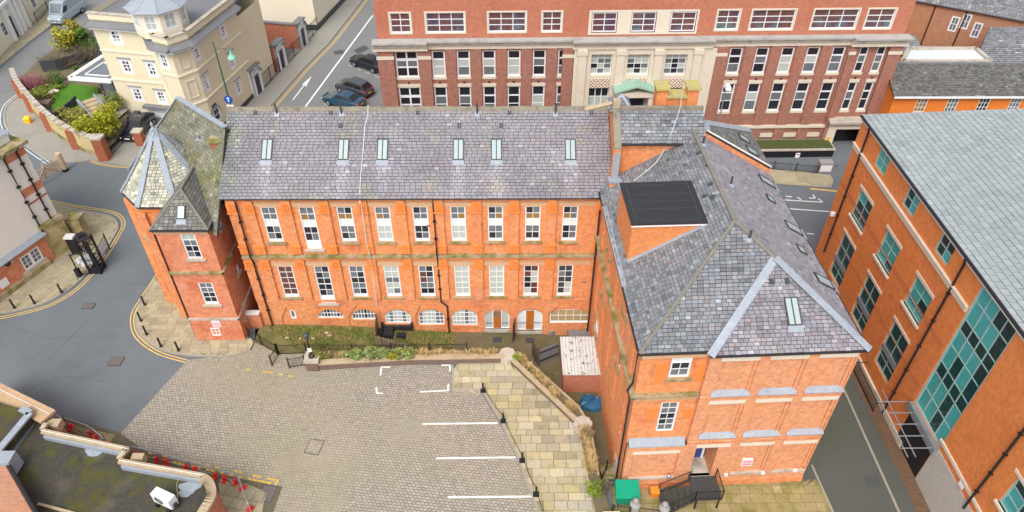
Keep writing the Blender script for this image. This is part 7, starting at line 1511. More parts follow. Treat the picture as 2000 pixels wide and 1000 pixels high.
    c2 = G(784, 662, -.7); m = MB(); m.box(c2.x - .32, c2.x + .32, c2.y - .2, c2.y + .2, yard_z(c2.x) + .01, yard_z(c2.x) + .3); tag(m.build('low_table', M['rattan']), 'small dark low table on the grass before the corner sofa', 'table')
    # scattered debris and grass on the bank
    m = MB()
    for k in range(6500):
        x = random.uniform(-17.4, -3.6); y = random.uniform(34.2, 36.95)
        if y < 34 + (-14 - x) * .9 and x < -14: continue
        zz = yard_z(x); p = V((x, y, zz)); a = random.uniform(0, 6.28); h = random.uniform(.05, .26); w = V((math.cos(a), math.sin(a), 0)) * .03; e = p + V((random.uniform(-.1, .1), random.uniform(-.1, .1), h)); g = random.uniform(.6, 1.4); col = random.choice([(.8, .8, .3), (.5, .8, .25), (1.0, .85, .6), (.45, .65, .2), (.75, .6, .5)] if mnoise.noise(V((x * .9, y * 1.2, 0))) > -.1 else [(.4, .7, .15), (.35, .6, .15), (.5, .75, .2)]); m.tint = (col[0] * g, col[1] * g, col[2] * g); m.poly([p - w, p + w, e])
    tag(m.build('bank_grass', M['straw']), 'rough tufty grass on the bank before the brick range', 'grass', kind='stuff')
    for k, (x, y) in enumerate(((617, 634), (638, 651), (612, 663), (587, 664), (562, 663), (644, 656))): c = G(x, y, -.1); m = MB(); m.ball((c.x, c.y, yard_z(c.x) + .06), random.uniform(.09, .15), 6, (1.3, 1, .6)); tag(m.build('stone', M['coping']), ['pale stone high on the grass bank, close under the brick wall', 'pale stone on the grass bank above the lantern', 'pale stone low on the grass bank, just left of the lantern', 'pale stone low on the grass bank beside the iron fence', 'leftmost pale stone on the grass bank', 'pale stone on the grass bank, farthest to the right'][k], 'stone', 'pale stones on the grass bank')
    # brick shed with corrugated roof
    z = -1.25; a, b = G(1099, 766, z), G(1184, 766, z); y0 = (a.y + b.y) / 2; x0, x1 = a.x, b.x; zf = PY(1142, 729, y0).z; yb = PP(1130, 658, (0, 0, zf + .15), V((0, 0, 1))).y
    s = thing('brick_shed', (x0, y0, z), 'small brick shed with weathered white corrugated roof in the sunken yard', 'shed'); m = MB(); m.box(x0, x1, y0, yb - .1, z - .1, zf - .03); m.build('wall', M['brick_attic'], s); n = 14
    for k in range(n):
        m = MB(); xa, xb = x0 - .1 + (x1 - x0 + .2) * k / n, x0 - .1 + (x1 - x0 + .2) * (k + 1) / n; w = xb - xa; pr = [(0, 0), (.2, .05), (.5, .055), (.7, 0), (1, 0)]
        for (t0, h0), (t1, h1) in zip(pr, pr[1:]): m.poly([(xa + w * t0, y0 - .15, zf + h0), (xa + w * t1, y0 - .15, zf + h1), (xa + w * t1, yb, zf + .15 + h1), (xa + w * t0, yb, zf + .15 + h0)])
        m.build('corrugated_sheet', M['corrugated'], s)
    m = MB(); m.box(x0 - .08, x1 + .08, y0 - .14, yb, zf - .03, zf - .004); m.build('roof_edge', M['white_old'], s)
    # blue tent heaped against the wing
    z = -1.28; c = G(1157, 790, z); t = thing('tent', c, 'slumped blue tent with pale panel beside the brick shed', 'tent'); m = MB(); n, rings = 22, 7; g = {}
    def tp(i, j):
        a = 2 * math.pi * i / n; k = j / (rings - 1); r = math.cos(k * math.pi / 2) ** .6; rx, ry = .98, .62; wob = 1 + .10 * math.sin(3 * a + 1) + .12 * math.sin(4 * a) + .07 * math.sin(7 * a + j)
        return V((c.x + rx * r * wob * math.cos(a) + .12 * k, c.y + ry * r * wob * math.sin(a) + .1 * k, z + .55 * math.sin(k * math.pi / 2) ** .8 * (1 + .28 * math.sin(2 * a + .5 + j * .4) + .10 * math.sin(5 * a + j))))
    pal = MB()
    for j in range(rings - 1):
        for i in range(n): (pal if (3 <= i <= 7 and 2 <= j <= 4) else m).poly([tp(i, j), tp((i + 1) % n, j), tp((i + 1) % n, j + 1), tp(i, j + 1)])
    o = m.build('canvas', M['fabric_blue'], t); pal.build('pale_panel', M['fabric_pale'], t); m = MB(); m.tube([tp(13, j) + V((0, 0, .02)) for j in range(5)], .025, 5); m.build('tent_pole', M['fabric_pale'], t)
    # grey gate and fence stubs in the yard
    z = -1.1; a, b = G(1053, 712, z), G(1090, 697, z); f, L = frame2(a, b); t = thing('boarded_gate', a, 'grey boarded gate beside the corrugated shed', 'gate'); n = 9
    for k in range(n): m = MB(); m.fb(f, L * k / n + .01, L * (k + 1) / n - .01, z, z + 1.55, -.02, .02); m.build('board', M['grey_wood'], t)
    for zz in (.35, 1.2): m = MB(); m.fb(f, 0, L, z + zz, z + zz + .1, .02, .06); m.build('rail', M['black'], t)
    m = MB(); m.box(a.x - .12, a.x + .02, a.y - .08, a.y + .08, z, z + 1.7); m.build('post', M['wood_dark'], t)
    a, b = G(1047, 709, z), G(1039, 690, z); f, L = frame2(b, a); t = thing('fence_panel', a, 'dark wooden fence panel left of the grey gate', 'fence')
    for k in range(5): m = MB(); m.fb(f, L * k / 5 + .01, L * (k + 1) / 5 - .01, z, z + 1.6, -.02, .02); m.build('board', M['wood_dark'], t)
    a, b = G(1001, 672, z), G(1006, 655, z); f, L = frame2(b, a); t = thing('divider_screen', a, 'thin wooden divider between the two basement doors', 'fence')
    for k in range(4): m = MB(); m.fb(f, L * k / 4, L * (k + 1) / 4 - .02, z, z + 1.9, -.02, .02); m.build('board', M['wood_dark'], t)
    c = G(1137, 651, z); m = MB(); m.box(c.x - 1.1, c.x + 1.05, YF - .95, YF - .15, -1.25, -.55); tag(m.build('coal_bunker', M['grey_wood']), 'low grey-lidded bunker under the wide buff window', 'bunker'); c = G(1078, 651, z); m = MB(); m.lathe((c.x, c.y, -1.2), [(.2, 0), (.22, .3), (.16, .45)], 10); tag(m.build('gas_bottle', M['steel']), 'small metal canister beside the wide buff window', 'canister')
    railing('step_handrail', [G(1176, 940, 0), G(1184, 918, -.4)], .95, 'black handrail at the yard steps by the green bin', 'railing', post=.6, bar=5)
    t = thing('yard_steps', V((6.6, 24.6, 0)), 'mossy stone steps from the pavement down to the sunken yard', 'steps')
    for k in range(6): m = MB(); a = G(1182, 942); m.box(a.x - .1, 7.2, 24.05 + k * .3, 24.35 + k * .3, -1.35, -.02 - k * .2); m.build('step', M['stone_moss'], t)
M['corrugated'] = mat('corrugated_sheet', (.58, .59, .57), .7, var=.1, vscale=2, stain=[((.05, .05, .045), 2.6, .58, .64, .85), ((.40, .39, .35), .9, .5, .75, .5)])
M['grey_wood'] = mat('grey_wood', (.20, .20, .205), .8, var=.2, vscale=6); M['wood_dark'] = mat('dark_wood', (.10, .08, .06), .9, var=.25, vscale=6)
build_planters()
# ------------------------------------------------------------------ things round the wing entrance
def build_front():
    c = G(1221, 978); b = thing('waste_bin', c, 'large green wheeled waste bin at the corner of the wing', 'bin'); z1 = 1.15; f = Frame((c.x, c.y), -.06)
    m = MB(); m.hexa([f.pt(-.55, .15, .35), f.pt(.55, .15, .35), f.pt(.55, .15, -.35), f.pt(-.55, .15, -.35)], [f.pt(-.66, z1, .5), f.pt(.66, z1, .5), f.pt(.66, z1, -.5), f.pt(-.66, z1, -.5)]); m.build('body', M['green_plastic'], b)
    m = MB(); m.hexa([f.pt(-.7, z1, .55), f.pt(.7, z1, .55), f.pt(.7, z1, -.55), f.pt(-.7, z1, -.55)], [f.pt(-.67, z1 + .1, .5), f.pt(.67, z1 + .1, .5), f.pt(.66, z1 + .26, -.5), f.pt(-.66, z1 + .26, -.5)]); l_ = m.build('lid', M['green_plastic'], b)
    for k in range(6): x = -.55 + k * .22; m = MB(); m.hexa([f.pt(x - .03, z1 + .1, .48), f.pt(x + .03, z1 + .1, .48), f.pt(x + .03, z1 + .25, -.45), f.pt(x - .03, z1 + .25, -.45)], [f.pt(x - .03, z1 + .125, .48), f.pt(x + .03, z1 + .125, .48), f.pt(x + .03, z1 + .275, -.45), f.pt(x - .03, z1 + .275, -.45)]); m.build('lid_rib', M['green_plastic'], l_)
    for k in range(9): m = MB(); m.fb(f, -.4 + k * .09, -.335 + k * .09, .85, 1.0, .44, .455); m.build('lettering', M['white_old'], b)
    for sx in (-.45, .45):
        for d in (-.3, .3): m = MB(); p = f.pt(sx, .09, d); m.lathe(p, [(.09, -.03), (.09, .03)], 10, 'x'); m.build('wheel', M['black'], b)
    c = G(1277, 966); b = thing('grit_box', c, 'small orange grit box against the wing wall', 'grit bin'); f = Frame((c.x, c.y), .04); m = MB(); m.fb(f, -.24, .24, 0, .42, -.2, .2); m.build('body', M['orange_plastic'], b); m = MB(); m.hexa([f.pt(-.27, .42, .23), f.pt(.27, .42, .23), f.pt(.27, .42, -.23), f.pt(-.27, .42, -.23)], [f.pt(-.25, .48, .2), f.pt(.25, .48, .2), f.pt(.25, .58, -.2), f.pt(-.25, .58, -.2)]); m.build('lid', M['orange_plastic'], b)
    # iron stair: landing in front of the porch, steps going down to the left
    z = 1.02; L0, L1, L2, L3 = [G(*p, z) for p in ((1352, 949), (1401, 949), (1391, 915), (1362, 918))]
    f = Frame((WF.pt(0, 0, .3)).xy, AW_); s0 = f.px(1362, 952)[0]; 
    sa, sb = 3.95, 5.5; d0, d1 = .021, 1.55; P = f.pt
    t = thing('iron_stair', P(4.7, 0, .8), 'black iron stair and landing at the blue door of the wing', 'stair'); m = MB(); m.hexa([P(sa, z - .06, d1), P(sb, z - .06, d1), P(sb, z - .06, d0), P(sa, z - .06, d0)], [P(sa, z, d1), P(sb, z, d1), P(sb, z, d0), P(sa, z, d0)]); m.build('landing', M['stone_black'], t)
    n = 5; run = 1.75; da, db = .25, 1.35
    for k in range(n):
        s = sa - run * (k + 1) / n; zz = z * (1 - (k + 1) / (n + 1)); m = MB(); m.fb(f, s, s + run / n - .02, zz - .04, zz, da - .05 * k + .25, db + .12 * k * .5 + .1); m.build('tread', M['stone_black'], t)
    def rail(pts, h=1.0, bars=True):
        m = MB(); m.tube([p + V((0, 0, h)) for p in pts], .028, 6); m.tube([p + V((0, 0, .12)) for p in pts], .022, 6); m.build('handrail', M['black'], t); m = MB()
        for a, b in zip(pts, pts[1:]):
            k = int((b - a).length / .13)
            for i in range(1, k): p = a.lerp(b, i / k); m.tube([p + V((0, 0, .12)), p + V((0, 0, h))], .01, 4)
        o = m.build('bars', M['black'], t); o['kind'] = 'stuff'
        for p in (pts[0], pts[-1]): m = MB(); m.tube([p, p + V((0, 0, h + .05))], .032, 6); m.build('newel', M['black'], t)
    e = sa - run
    rail([P(sa, z, d1), P(sb, z, d1)], .85); rail([P(sb, z, d1), P(sb, z, d0 + .1)], .85); rail([P(sa, z, d1), P(e, .1, 1.85)], .9); rail([P(sa, z, .25), P(e, .1, .4)], .9)
    for s in (sa + .15, sb - .1): m = MB(); m.tube([P(s, 0, d1 - .05), P(s, z, d1 - .05)], .05, 6); m.build('support', M['black'], t)
    for a, b in ((P(sa, z - .05, d1), P(e, .02, 1.85)), (P(sa, z - .05, .25), P(e, .02, .4))): m = MB(); m.tube([a, b], .05, 5); m.build('stringer', M['black'], t)
    # gate piers with ball caps and railing at the bottom edge
    for k, (x, y) in enumerate(((1237, 1003), (1293, 1010))): c = G(x, y); p = thing('gate_pier', c, ['grey stone pier with ball cap beside the green bin', 'grey stone pier with ball cap at the bottom edge, left of the iron stair'][k], 'pier', 'ball-capped gate piers'); m = MB(); m.box(c.x - .2, c.x + .2, c.y - .2, c.y + .2, 0, 1.0); m.build('shaft', M['stone_grey'], p); m = MB(); m.lathe((c.x, c.y, 1.0), [(.32, 0), (.32, .08), (.16, .16), (.1, .2), (.19, .32), (.17, .45), (.05, .55)], 12); m.build('ball_cap', M['stone_grey'], p, smooth=True)
    railing('low_railing', [G(1196, 1001), G(1230, 1003)], .8, 'dark low railing left of the ball-capped piers', 'railing', bar=.12); railing('low_railing', [G(1243, 1004), G(1288, 1010)], .8, 'dark low railing between the ball-capped piers', 'railing', bar=.12)
    c = G(1196, 1015, 1.0); p = thing('pale_pillar', (c.x, c.y, 0), 'pillar with flat pale yellow cap at the bottom edge', 'pier'); m = MB(); m.box(c.x - .42, c.x + .42, c.y - .5, c.y + .42, 0, .95); m.build('shaft', M['stone_dirty'], p); m = MB(); m.box(c.x - .48, c.x + .48, c.y - .56, c.y + .48, .95, 1.05); m.build('cap', M['coping_yellow'], p)
M['coping_yellow'] = mat('pale_yellow_stone', (.66, .54, .28), .9, var=.1, vscale=3); M['stone_grey'] = mat('grey_stone', (.30, .29, .28), .9, var=.15, vscale=4); M['stone_black'] = mat('dark_stair_stone', (.06, .06, .06), .9, var=.25, vscale=5)
build_front()
# ------------------------------------------------------------------ bollards and chains
def bollard(c, h, r, label, group, base=False):
    c = V(c); m = MB(); t = thing('bollard', c, label, 'bollard', group); m.lathe(c, [(r * 1.5, 0), (r * 1.5, .08), (r, .14), (r * .85, h * .72), (r * 1.15, h * .76), (r * .8, h * .82), (r * .95, h * .92), (r * .3, h)], 10); m.build('post', M['black'], t, smooth=False)
    if base: m = MB(); m.box(c.x - .18, c.x + .18, c.y - .18, c.y + .18, 0, .05); m.build('base_plate', M['black'], t)
    return c
for k, p in enumerate(((29, 602), (68, 593), (121, 572))): bollard(G(*p, .06), .95, .075, ['leftmost black bollard on the gate pavement', 'middle black bollard on the gate pavement', 'black bollard on the gate pavement nearest the iron gates'][k], 'bollards on the gate pavement')
for k, p in enumerate(((283, 596), (276, 627), (287, 654), (315, 677), (349, 685))): bollard(G(*p, .06), .95, .075, ['black bollard at the top of the tower pavement', 'second black bollard from the top of the tower pavement', 'third black bollard on the bend of the tower pavement', 'fourth black bollard at the lower bend of the tower pavement', 'last black bollard before the sett paving'][k], 'bollards round the tower pavement')
CB = [bollard(G(*p) + V((.12, 0, .03)), .85, .07, ['chain bollard at the top of the flagstone path', 'second chain bollard, at the first long bay line', 'third chain bollard, at the second long bay line', 'chain bollard nearest the bottom edge'][k], 'chain bollards along the flagstones', True) for k, p in enumerate(((940, 764), (979, 823), (1016, 900), (1043, 966)))] 
CB.append(G(1075, 1060) + V((.12, 0, .03)))
for k, (a, b) in enumerate(zip(CB, CB[1:])):
    m = MB(); m.tube([a.lerp(b, i / 10) + V((0, 0, .62 - .32 * (1 - (2 * i / 10 - 1) ** 2))) for i in range(11)], .022, 5); tag(m.build('chain', M['black']), ['black chain slung between the first two path bollards', 'black chain slung between the second and third path bollards', 'black chain slung between the third and fourth path bollards', 'black chain running off the bottom edge beside the path'][k], 'chain', 'chains along the flagstones')
# ------------------------------------------------------------------ gates by the left building
def build_gates():
    c = G(150, 488); t = thing('stone_gate_pier', c, 'wide mossy buff stone gate pier beside the drainpipes', 'pier'); f = Frame((G(133, 492)).xy, .95); zt = zat(118, 432, G(140, 490)); H_ = 3.0
    m = MB(); m.fb(f, -1.0, .75, 0, H_, -1.0, 0); m.build('shaft', M['stone_gate'], t); m = MB(); m.fb(f, -1.1, .85, H_, H_ + .28, -1.1, .1); m.build('cap', M['stone_moss'], t); m = MB(); m.fb(f, -.8, .55, .5, H_ - .5, 0, .06); m.build('panel', M['stone_gate'], t)
    c = G(166, 470); t = thing('stone_gate_pier', c, 'smaller mossy stone pier behind the black gate post', 'pier'); m = MB(); m.box(c.x - .45, c.x + .45, c.y - .3, c.y + .5, 0, 2.3); m.build('shaft', M['stone_gate'], t); m = MB(); m.box(c.x - .55, c.x + .55, c.y - .4, c.y + .6, 2.3, 2.5); m.build('cap', M['stone_moss'], t)
    a, b = G(98, 432), G(160, 462); t = thing('low_stone_wall', a, 'low dark stone wall behind the gate pier', 'wall'); seg_wall(t, a, b, 0, .9, .35, M['stone_moss'], M['stone_moss'])
    c = G(192, 528); H_ = 3.3; t = thing('iron_gate_post', c, 'massive black openwork iron gate post on the pavement', 'gate post'); r = .42
    for dx in (-r, r):
        for dy in (-r, r): m = MB(); m.box(c.x + dx - .06, c.x + dx + .06, c.y + dy - .06, c.y + dy + .06, 0, H_); m.build('corner_bar', M['black'], t)
    m = MB(); m.box(c.x - r, c.x + r, c.y - r, c.y + r, 0, .4); m.build('base', M['black'], t)
    for z in (.6, 1.4, 2.3, 2.95): m = MB(); m.tube([(c.x + i * r, c.y + j * r, z) for i, j in ((-1, -1), (1, -1), (1, 1), (-1, 1), (-1, -1))], .035, 5); m.build('band', M['black'], t)
    for k in range(4):
        for dy in (-r, r): m = MB(); x = c.x - .25 + k * .17; m.tube([(x, c.y + dy, .4), (x, c.y + dy, 2.95)], .02, 4); m.build('upright', M['black'], t)
    m = MB(); m.lathe((c.x, c.y, H_), [(.62, 0), (.62, .1), (.4, .2), (.3, .45), (.12, .5)], 4); m.build('cap', M['black'], t)
    c2 = G(152, 495); t = thing('post_box', c2, 'black and white cabinet beside the buff stone pier', 'cabinet'); m = MB(); m.box(c2.x - .3, c2.x + .3, c2.y - .25, c2.y + .25, 0, 1.7); m.build('body', M['black'], t); m = MB(); m.box(c2.x - .36, c2.x + .36, c2.y - .3, c2.y + .3, 1.7, 1.85); m.build('lid', M['white_old'], t)
    a, b = G(194, 528), G(155, 540); gt = railing('entrance_gate', [G(196, 527), G(158, 541)], 2.3, 'tall black iron entrance gate with white notices', 'gate', bar=.14, post=4, r=.04)
    f, L = frame2(G(158, 541), G(196, 527))
    for s, z, w, h in ((L * .28, 1.5, .22, .22), (L * .55, 1.35, .38, .5)): m = MB(); m.fb(f, s - w, s + w, z - h, z + h, .03, .05); m.build('notice', M['white'], gt)
    c = G(157, 541); m = MB(); m.box(c.x - .16, c.x + .16, c.y - .16, c.y + .16, 0, .85); tag(m.build('gate_stop_post', M['black']), 'short square black post at the free end of the entrance gate', 'post')
    gt = railing('gate_fence', [G(196, 524), G(215, 486)], 1.5, 'black iron fence panel with white board beside the gate post', 'fence', bar=.14, post=3); f, L = frame2(G(196, 524), G(215, 486)); m = MB(); m.fb(f, L * .35, L * .9, .5, 1.3, .03, .05); m.build('notice', M['white'], gt)
    # pale timber field gate
    P0, P1 = G(128, 333), G(70, 368); zt = 1.9; t = thing('timber_gate', P0, 'pale timber field gate with heavy round post closing the side road', 'gate'); m = MB(); m.lathe(P0, [(.28, .25), (.27, 1.75), (.25, 1.9)], 12); m.build('gate_post', M['wood'], t); m = MB(); m.lathe(P0, [(.30, 0), (.29, .25)], 12); m.build('post_foot', M['black'], t)
    f, L = frame2(P1, P0)
    for k in range(5): z = .35 + k * .24; m = MB(); m.fb(f, 0, L - .2, z, z + .10, -.03, .03); m.build('bar', M['wood'], t)
    for s in (.05, L * .38, L * .7): m = MB(); m.fb(f, s, s + .12, .3, 1.45, -.05, .05); m.build('stile', M['wood'], t)
    for a, b in (((L * .1, .4), (L * .45, 1.4)), ((L * .45, 1.4), (L * .8, .4)), ((L * .3, .3), (L * .52, 2.3))): m = MB(); m.tube([f.pt(a[0], a[1], .06), f.pt(b[0], b[1], .06)], .06, 4); m.build('brace', M['wood'], t)
    s = .5; m = MB(); m.fb(f, s - .25, s + .25, .8, 1.25, .06, .08); m.build('notice', M['white'], t)
    # villa drive: brick pier and gates
    c = G(277, 283); t = thing('drive_pier', c, 'short red brick pier by the black car', 'pier'); m = MB(); m.box(c.x - .4, c.x + .4, c.y - .3, c.y + .4, 0, 1.5); m.build('shaft', M['brick_wall'], t); m = MB(); m.box(c.x - .48, c.x + .48, c.y - .38, c.y + .48, 1.5, 1.65); m.build('cap', M['stone_dirty'], t)
    railing('drive_gate', [G(216, 308), G(240, 280)], 1.9, 'dark iron drive gate beside the brick garden pier', 'gate', bar=.13, post=4)
M['stone_gate'] = mat('mossy_gate_stone', (.44, .34, .17), .9, var=.15, vscale=3, stain=[((.18, .16, .03), .9, .48, .65, .8)])
build_gates()
# ------------------------------------------------------------------ flat-roofed building, bottom left
def build_flat():
    z = 3.5; q = lambda x, y, k=z: G(x, y, k); t = thing('flat_roofed_building', q(150, 950), 'flat felt-roofed building with sandstone parapet in the lower left corner', 'building')
    OUT = [(-60, 722), (0, 752), (105, 803), (92, 826), (84, 838), (252, 874), (234, 896), (398, 925), (413, 936), (420, 955), (416, 975), (396, 1010), (360, 1080), (-80, 1120)]
    W_ = [V((*q(*p)[:2], 0)) for p in OUT]; m = MB(); m.prism(W_, 0, 2.95); m.build('body', M['brick_attic'], t); o = sheet('felt_roof', None, M['moss_felt'], 3.0, parent=t, world=W_)
    runs = [((-60, 722), (105, 803), 1.0), ((92, 826), (84, 838), .4), ((84, 838), (252, 874), .42), ((252, 874), (234, 896), .42), ((234, 896), (398, 925), .42)]
    for a, b, w in runs:
        A, B = q(*a), q(*b); f, L = frame2(A, B); n = max(1, int(L / 1.6))
        for k in range(n): m = MB(); m.fb(f, L * k / n + .005, L * (k + 1) / n - .005, z - .16, z, -w * .1, w * .9 if w > .9 else w * .6); m.build('coping_stone', M['ply'] if w > .9 else M['coping'], t)
        m = MB(); m.fb(f, 0, L, 2.9, z - .16, 0, w * .4); m.build('parapet', M['brick_planter'], t)
        if w < .9: m = MB(); m.fb(f, .2, L - .1, 3.02, z - .19, w * .4, w * .6 + .12); m.build('lead_flashing', M['lead'], t)
        m = MB(); m.tube([f.pt(0, z + .03, w * .25), f.pt(L, z + .03, w * .25)], .022, 5); m.build('lightning_tape', M['white_old'], t)
    cur = [q(*p) for p in smooth_px([(398, 925), (413, 936), (420, 955), (416, 975), (396, 1010), (360, 1080)], 4)]
    for a, b in zip(cur, cur[1:]):
        f, L = frame2(a, b); m = MB(); m.fb(f, -.01, L + .01, z - .16, z, -.05, .45); m.build('coping_stone', M['coping'], t); m = MB(); m.fb(f, 0, L, .0, z - .16, 0, .2); m.build('parapet', M['brick_attic'], t)
    for x, y, w in ((97, 818, .55), (264, 884, .42)): c = q(x, y); m = MB(); m.box(c.x - w * .8, c.x + w * .8, c.y - w * .5, c.y + w * .5, 2.6, z - .35); m.build('pad_stone', M['coping'], t)
    # raised roof deck and gulley at far left
    D = [V((*q(*p, 3.9)[:2], 0)) for p in ((-60, 765), (40, 796), (57, 805), (-10, 885), (-70, 900))]; m = MB(); m.prism(D, 3.0, 3.75); m.build('upper_deck', M['moss_felt'], t)
    for a, b in ((D[1], D[2]), (D[2], D[3])): m = MB(); strip(m, V((a.x, a.y, 3.75)), V((b.x, b.y, 3.75)), .4, (0, 0, 1), .12, .0); m.build('deck_edge', M['lead'], t)
    m = MB(); A, B = q(60, 815, 3.05), q(5, 890, 3.05); strip(m, A, B, 1.1, (0, 0, 1), .03, -.02); m.build('gulley', M['asphalt'], t)
    m = MB(); A, B, Cc = q(-30, 895, 3.2), q(18, 885, 4.2), q(72, 1000, 4.2); m.prism([q(-80, 900, 4), q(10, 902, 4), q(70, 1005, 4), q(60, 1080, 4), q(-90, 1080, 4)], 2.9, 4.0); m.build('pent_wall', M['brick_old'], t)
    m = MB(); m.tube([q(14, 905, 4.05), q(72, 1005, 4.05)], .12, 6); m.build('gutter', M['pipe'], t); m = MB(); A = q(10, 900, 4.1); m.box(A.x - .5, A.x + .4, A.y - .3, A.y + .5, 3.2, 4.3); m.build('hopper', M['lead'], t)
    m = MB(); strip(m, q(75, 985, 3.1), q(150, 1005, 3.1), .14, (0, 0, 1), .1, 0); m.build('timber_batten', M['coping'], t); 
    for k, (x, y, r) in enumerate(((185, 882, .55), (370, 952, .6), (362, 964, .4))): c = q(x, y, 3.01); m = MB(); m.poly([(c.x + r * (1 + .25 * math.sin(3 * a)) * math.cos(a), c.y + r * .6 * math.sin(a), 3.008 + k * .004) for a in [i * .5236 for i in range(12)]]); m.build('repair_patch', M['lead'], t)
    # air-conditioning unit
    c = q(328, 985, 3.0); f = Frame((c.x, c.y), -.42); a = thing('air_conditioner', c, 'white air-conditioning unit on the felt roof', 'air conditioner'); m = MB(); m.fb(f, -.62, .62, 3.22, 3.98, -.24, .24); m.build('casing', M['white'], a); m = MB(); cc = f.pt(-.18, 3.6, .24)
    n = 20; ring = lambda r, d: [f.pt(-.18 + r * math.cos(2 * math.pi * i / n), 3.6 + r * math.sin(2 * math.pi * i / n), d) for i in range(n)]
    m.poly(ring(.29, .246)); m.build('fan_grille', M['greydark'], a); m = MB()
    for r in (.08, .16, .24): m.tube(ring(r, .255) + [ring(r, .255)[0]], .008, 4)
    m.build('grille_wire', M['grey'], a)['kind'] = 'stuff'
    for s in (-.4, .4): m = MB(); m.fb(f, s - .1, s + .1, 3.02, 3.22, -.38, .38); m.build('foot', M['black'], a)
    m = MB(); m.fb(f, .62, .72, 3.3, 3.55, -.1, .12); m.build('valve_cover', M['greydark'], a)
    m = MB(); m.tube([f.pt(.5, 3.3, -.3), q(345, 945, 3.03), q(352, 930, 3.1)], .02, 5); tag(m.build('refrigerant_pipe', M['coping']), 'thin copper-coloured pipe from the air conditioner to the parapet', 'pipe')
M['moss_felt'] = mat('mossy_felt', (.062, .055, .046), .95, var=.35, vscale=3.5, bump=.5, bscale=14, stain=[((.085, .085, .012), .5, .50, .64, .85), ((.15, .13, .10), .6, .54, .74, .55), ((.028, .027, .027), .9, .55, .75, .6), ((.13, .115, .05), 2.2, .62, .72, .5)])
build_flat()
# ------------------------------------------------------------------ crowd barriers with red feet
def barrier(a, b, label):
    f, L = frame2(a, b); t = thing('crowd_barrier', a, label, 'barrier', 'steel barriers with red feet'); h = 1.05; m = MB(); m.tube([f.pt(.05, .1, 0), f.pt(.05, h - .15, 0), f.pt(.2, h, 0), f.pt(L - .2, h, 0), f.pt(L - .05, h - .15, 0), f.pt(L - .05, .1, 0)], .042, 6); m.tube([f.pt(.05, .25, 0), f.pt(L - .05, .25, 0)], .022, 6); m.build('frame', M['steel'], t); m = MB()
    n = int(L / .16)
    for k in range(1, n): m.tube([f.pt(L * k / n, .25, 0), f.pt(L * k / n, h, 0)], .009, 4)
    m.build('bars', M['steel'], t)['kind'] = 'stuff'
    for s in (.28, L - .28):
        m = MB(); m.fb(f, s - .1, s + .1, 0, .12, -.22, .22); m.fb(f, s - .08, s + .08, .118, .4, -.09, .09); m.build('foot', M['red_plastic'], t)
bs = [((112, 822), (128, 826)), ((130, 826), (186, 846)), ((187, 846), (208, 872))]
for k, (a, b) in enumerate((((108, 826), (132, 834)), ((134, 834), (186, 852)), ((186, 852), (212, 874)), ((262, 890), (316, 902)), ((318, 903), (372, 918)), ((374, 918), (430, 934)), ((432, 936), (470, 946)), ((472, 948), (492, 1003)))): barrier(G(*a), G(*b), ['short end barrier beside the tan parapet slab', 'barrier above the grey road corner, second from the left', 'barrier angled back to the parapet before the sett paving', 'barrier behind the parapet notch', 'barrier half hidden by the long parapet coping', 'barrier above the rounded parapet corner', 'barrier at the court side of the rounded corner', 'barrier running down to the bottom edge by the flags'][k])
kp = [(235, 846), (285, 882), (470, 935), (552, 950), (500, 1090), (440, 1090), (250, 900), (105, 830), (120, 812)]
o = sheet('corner_flags', kp, M['flag_joint'], .012); flags(o, [G(*p) for p in ((425, 930), (520, 952), (500, 1090), (440, 1090))], M['slab'], z=.014, rot=-.22, rowh=(.6, .8), wd=(.6, .9), tint=.08, hue=.03); flags(o, [G(*p) for p in ((112, 818), (225, 850), (215, 872), (105, 832))], M['slab_moss'], z=.014, rot=-.3, rowh=(.6, .8), wd=(.6, .9), tint=.08, hue=.03)
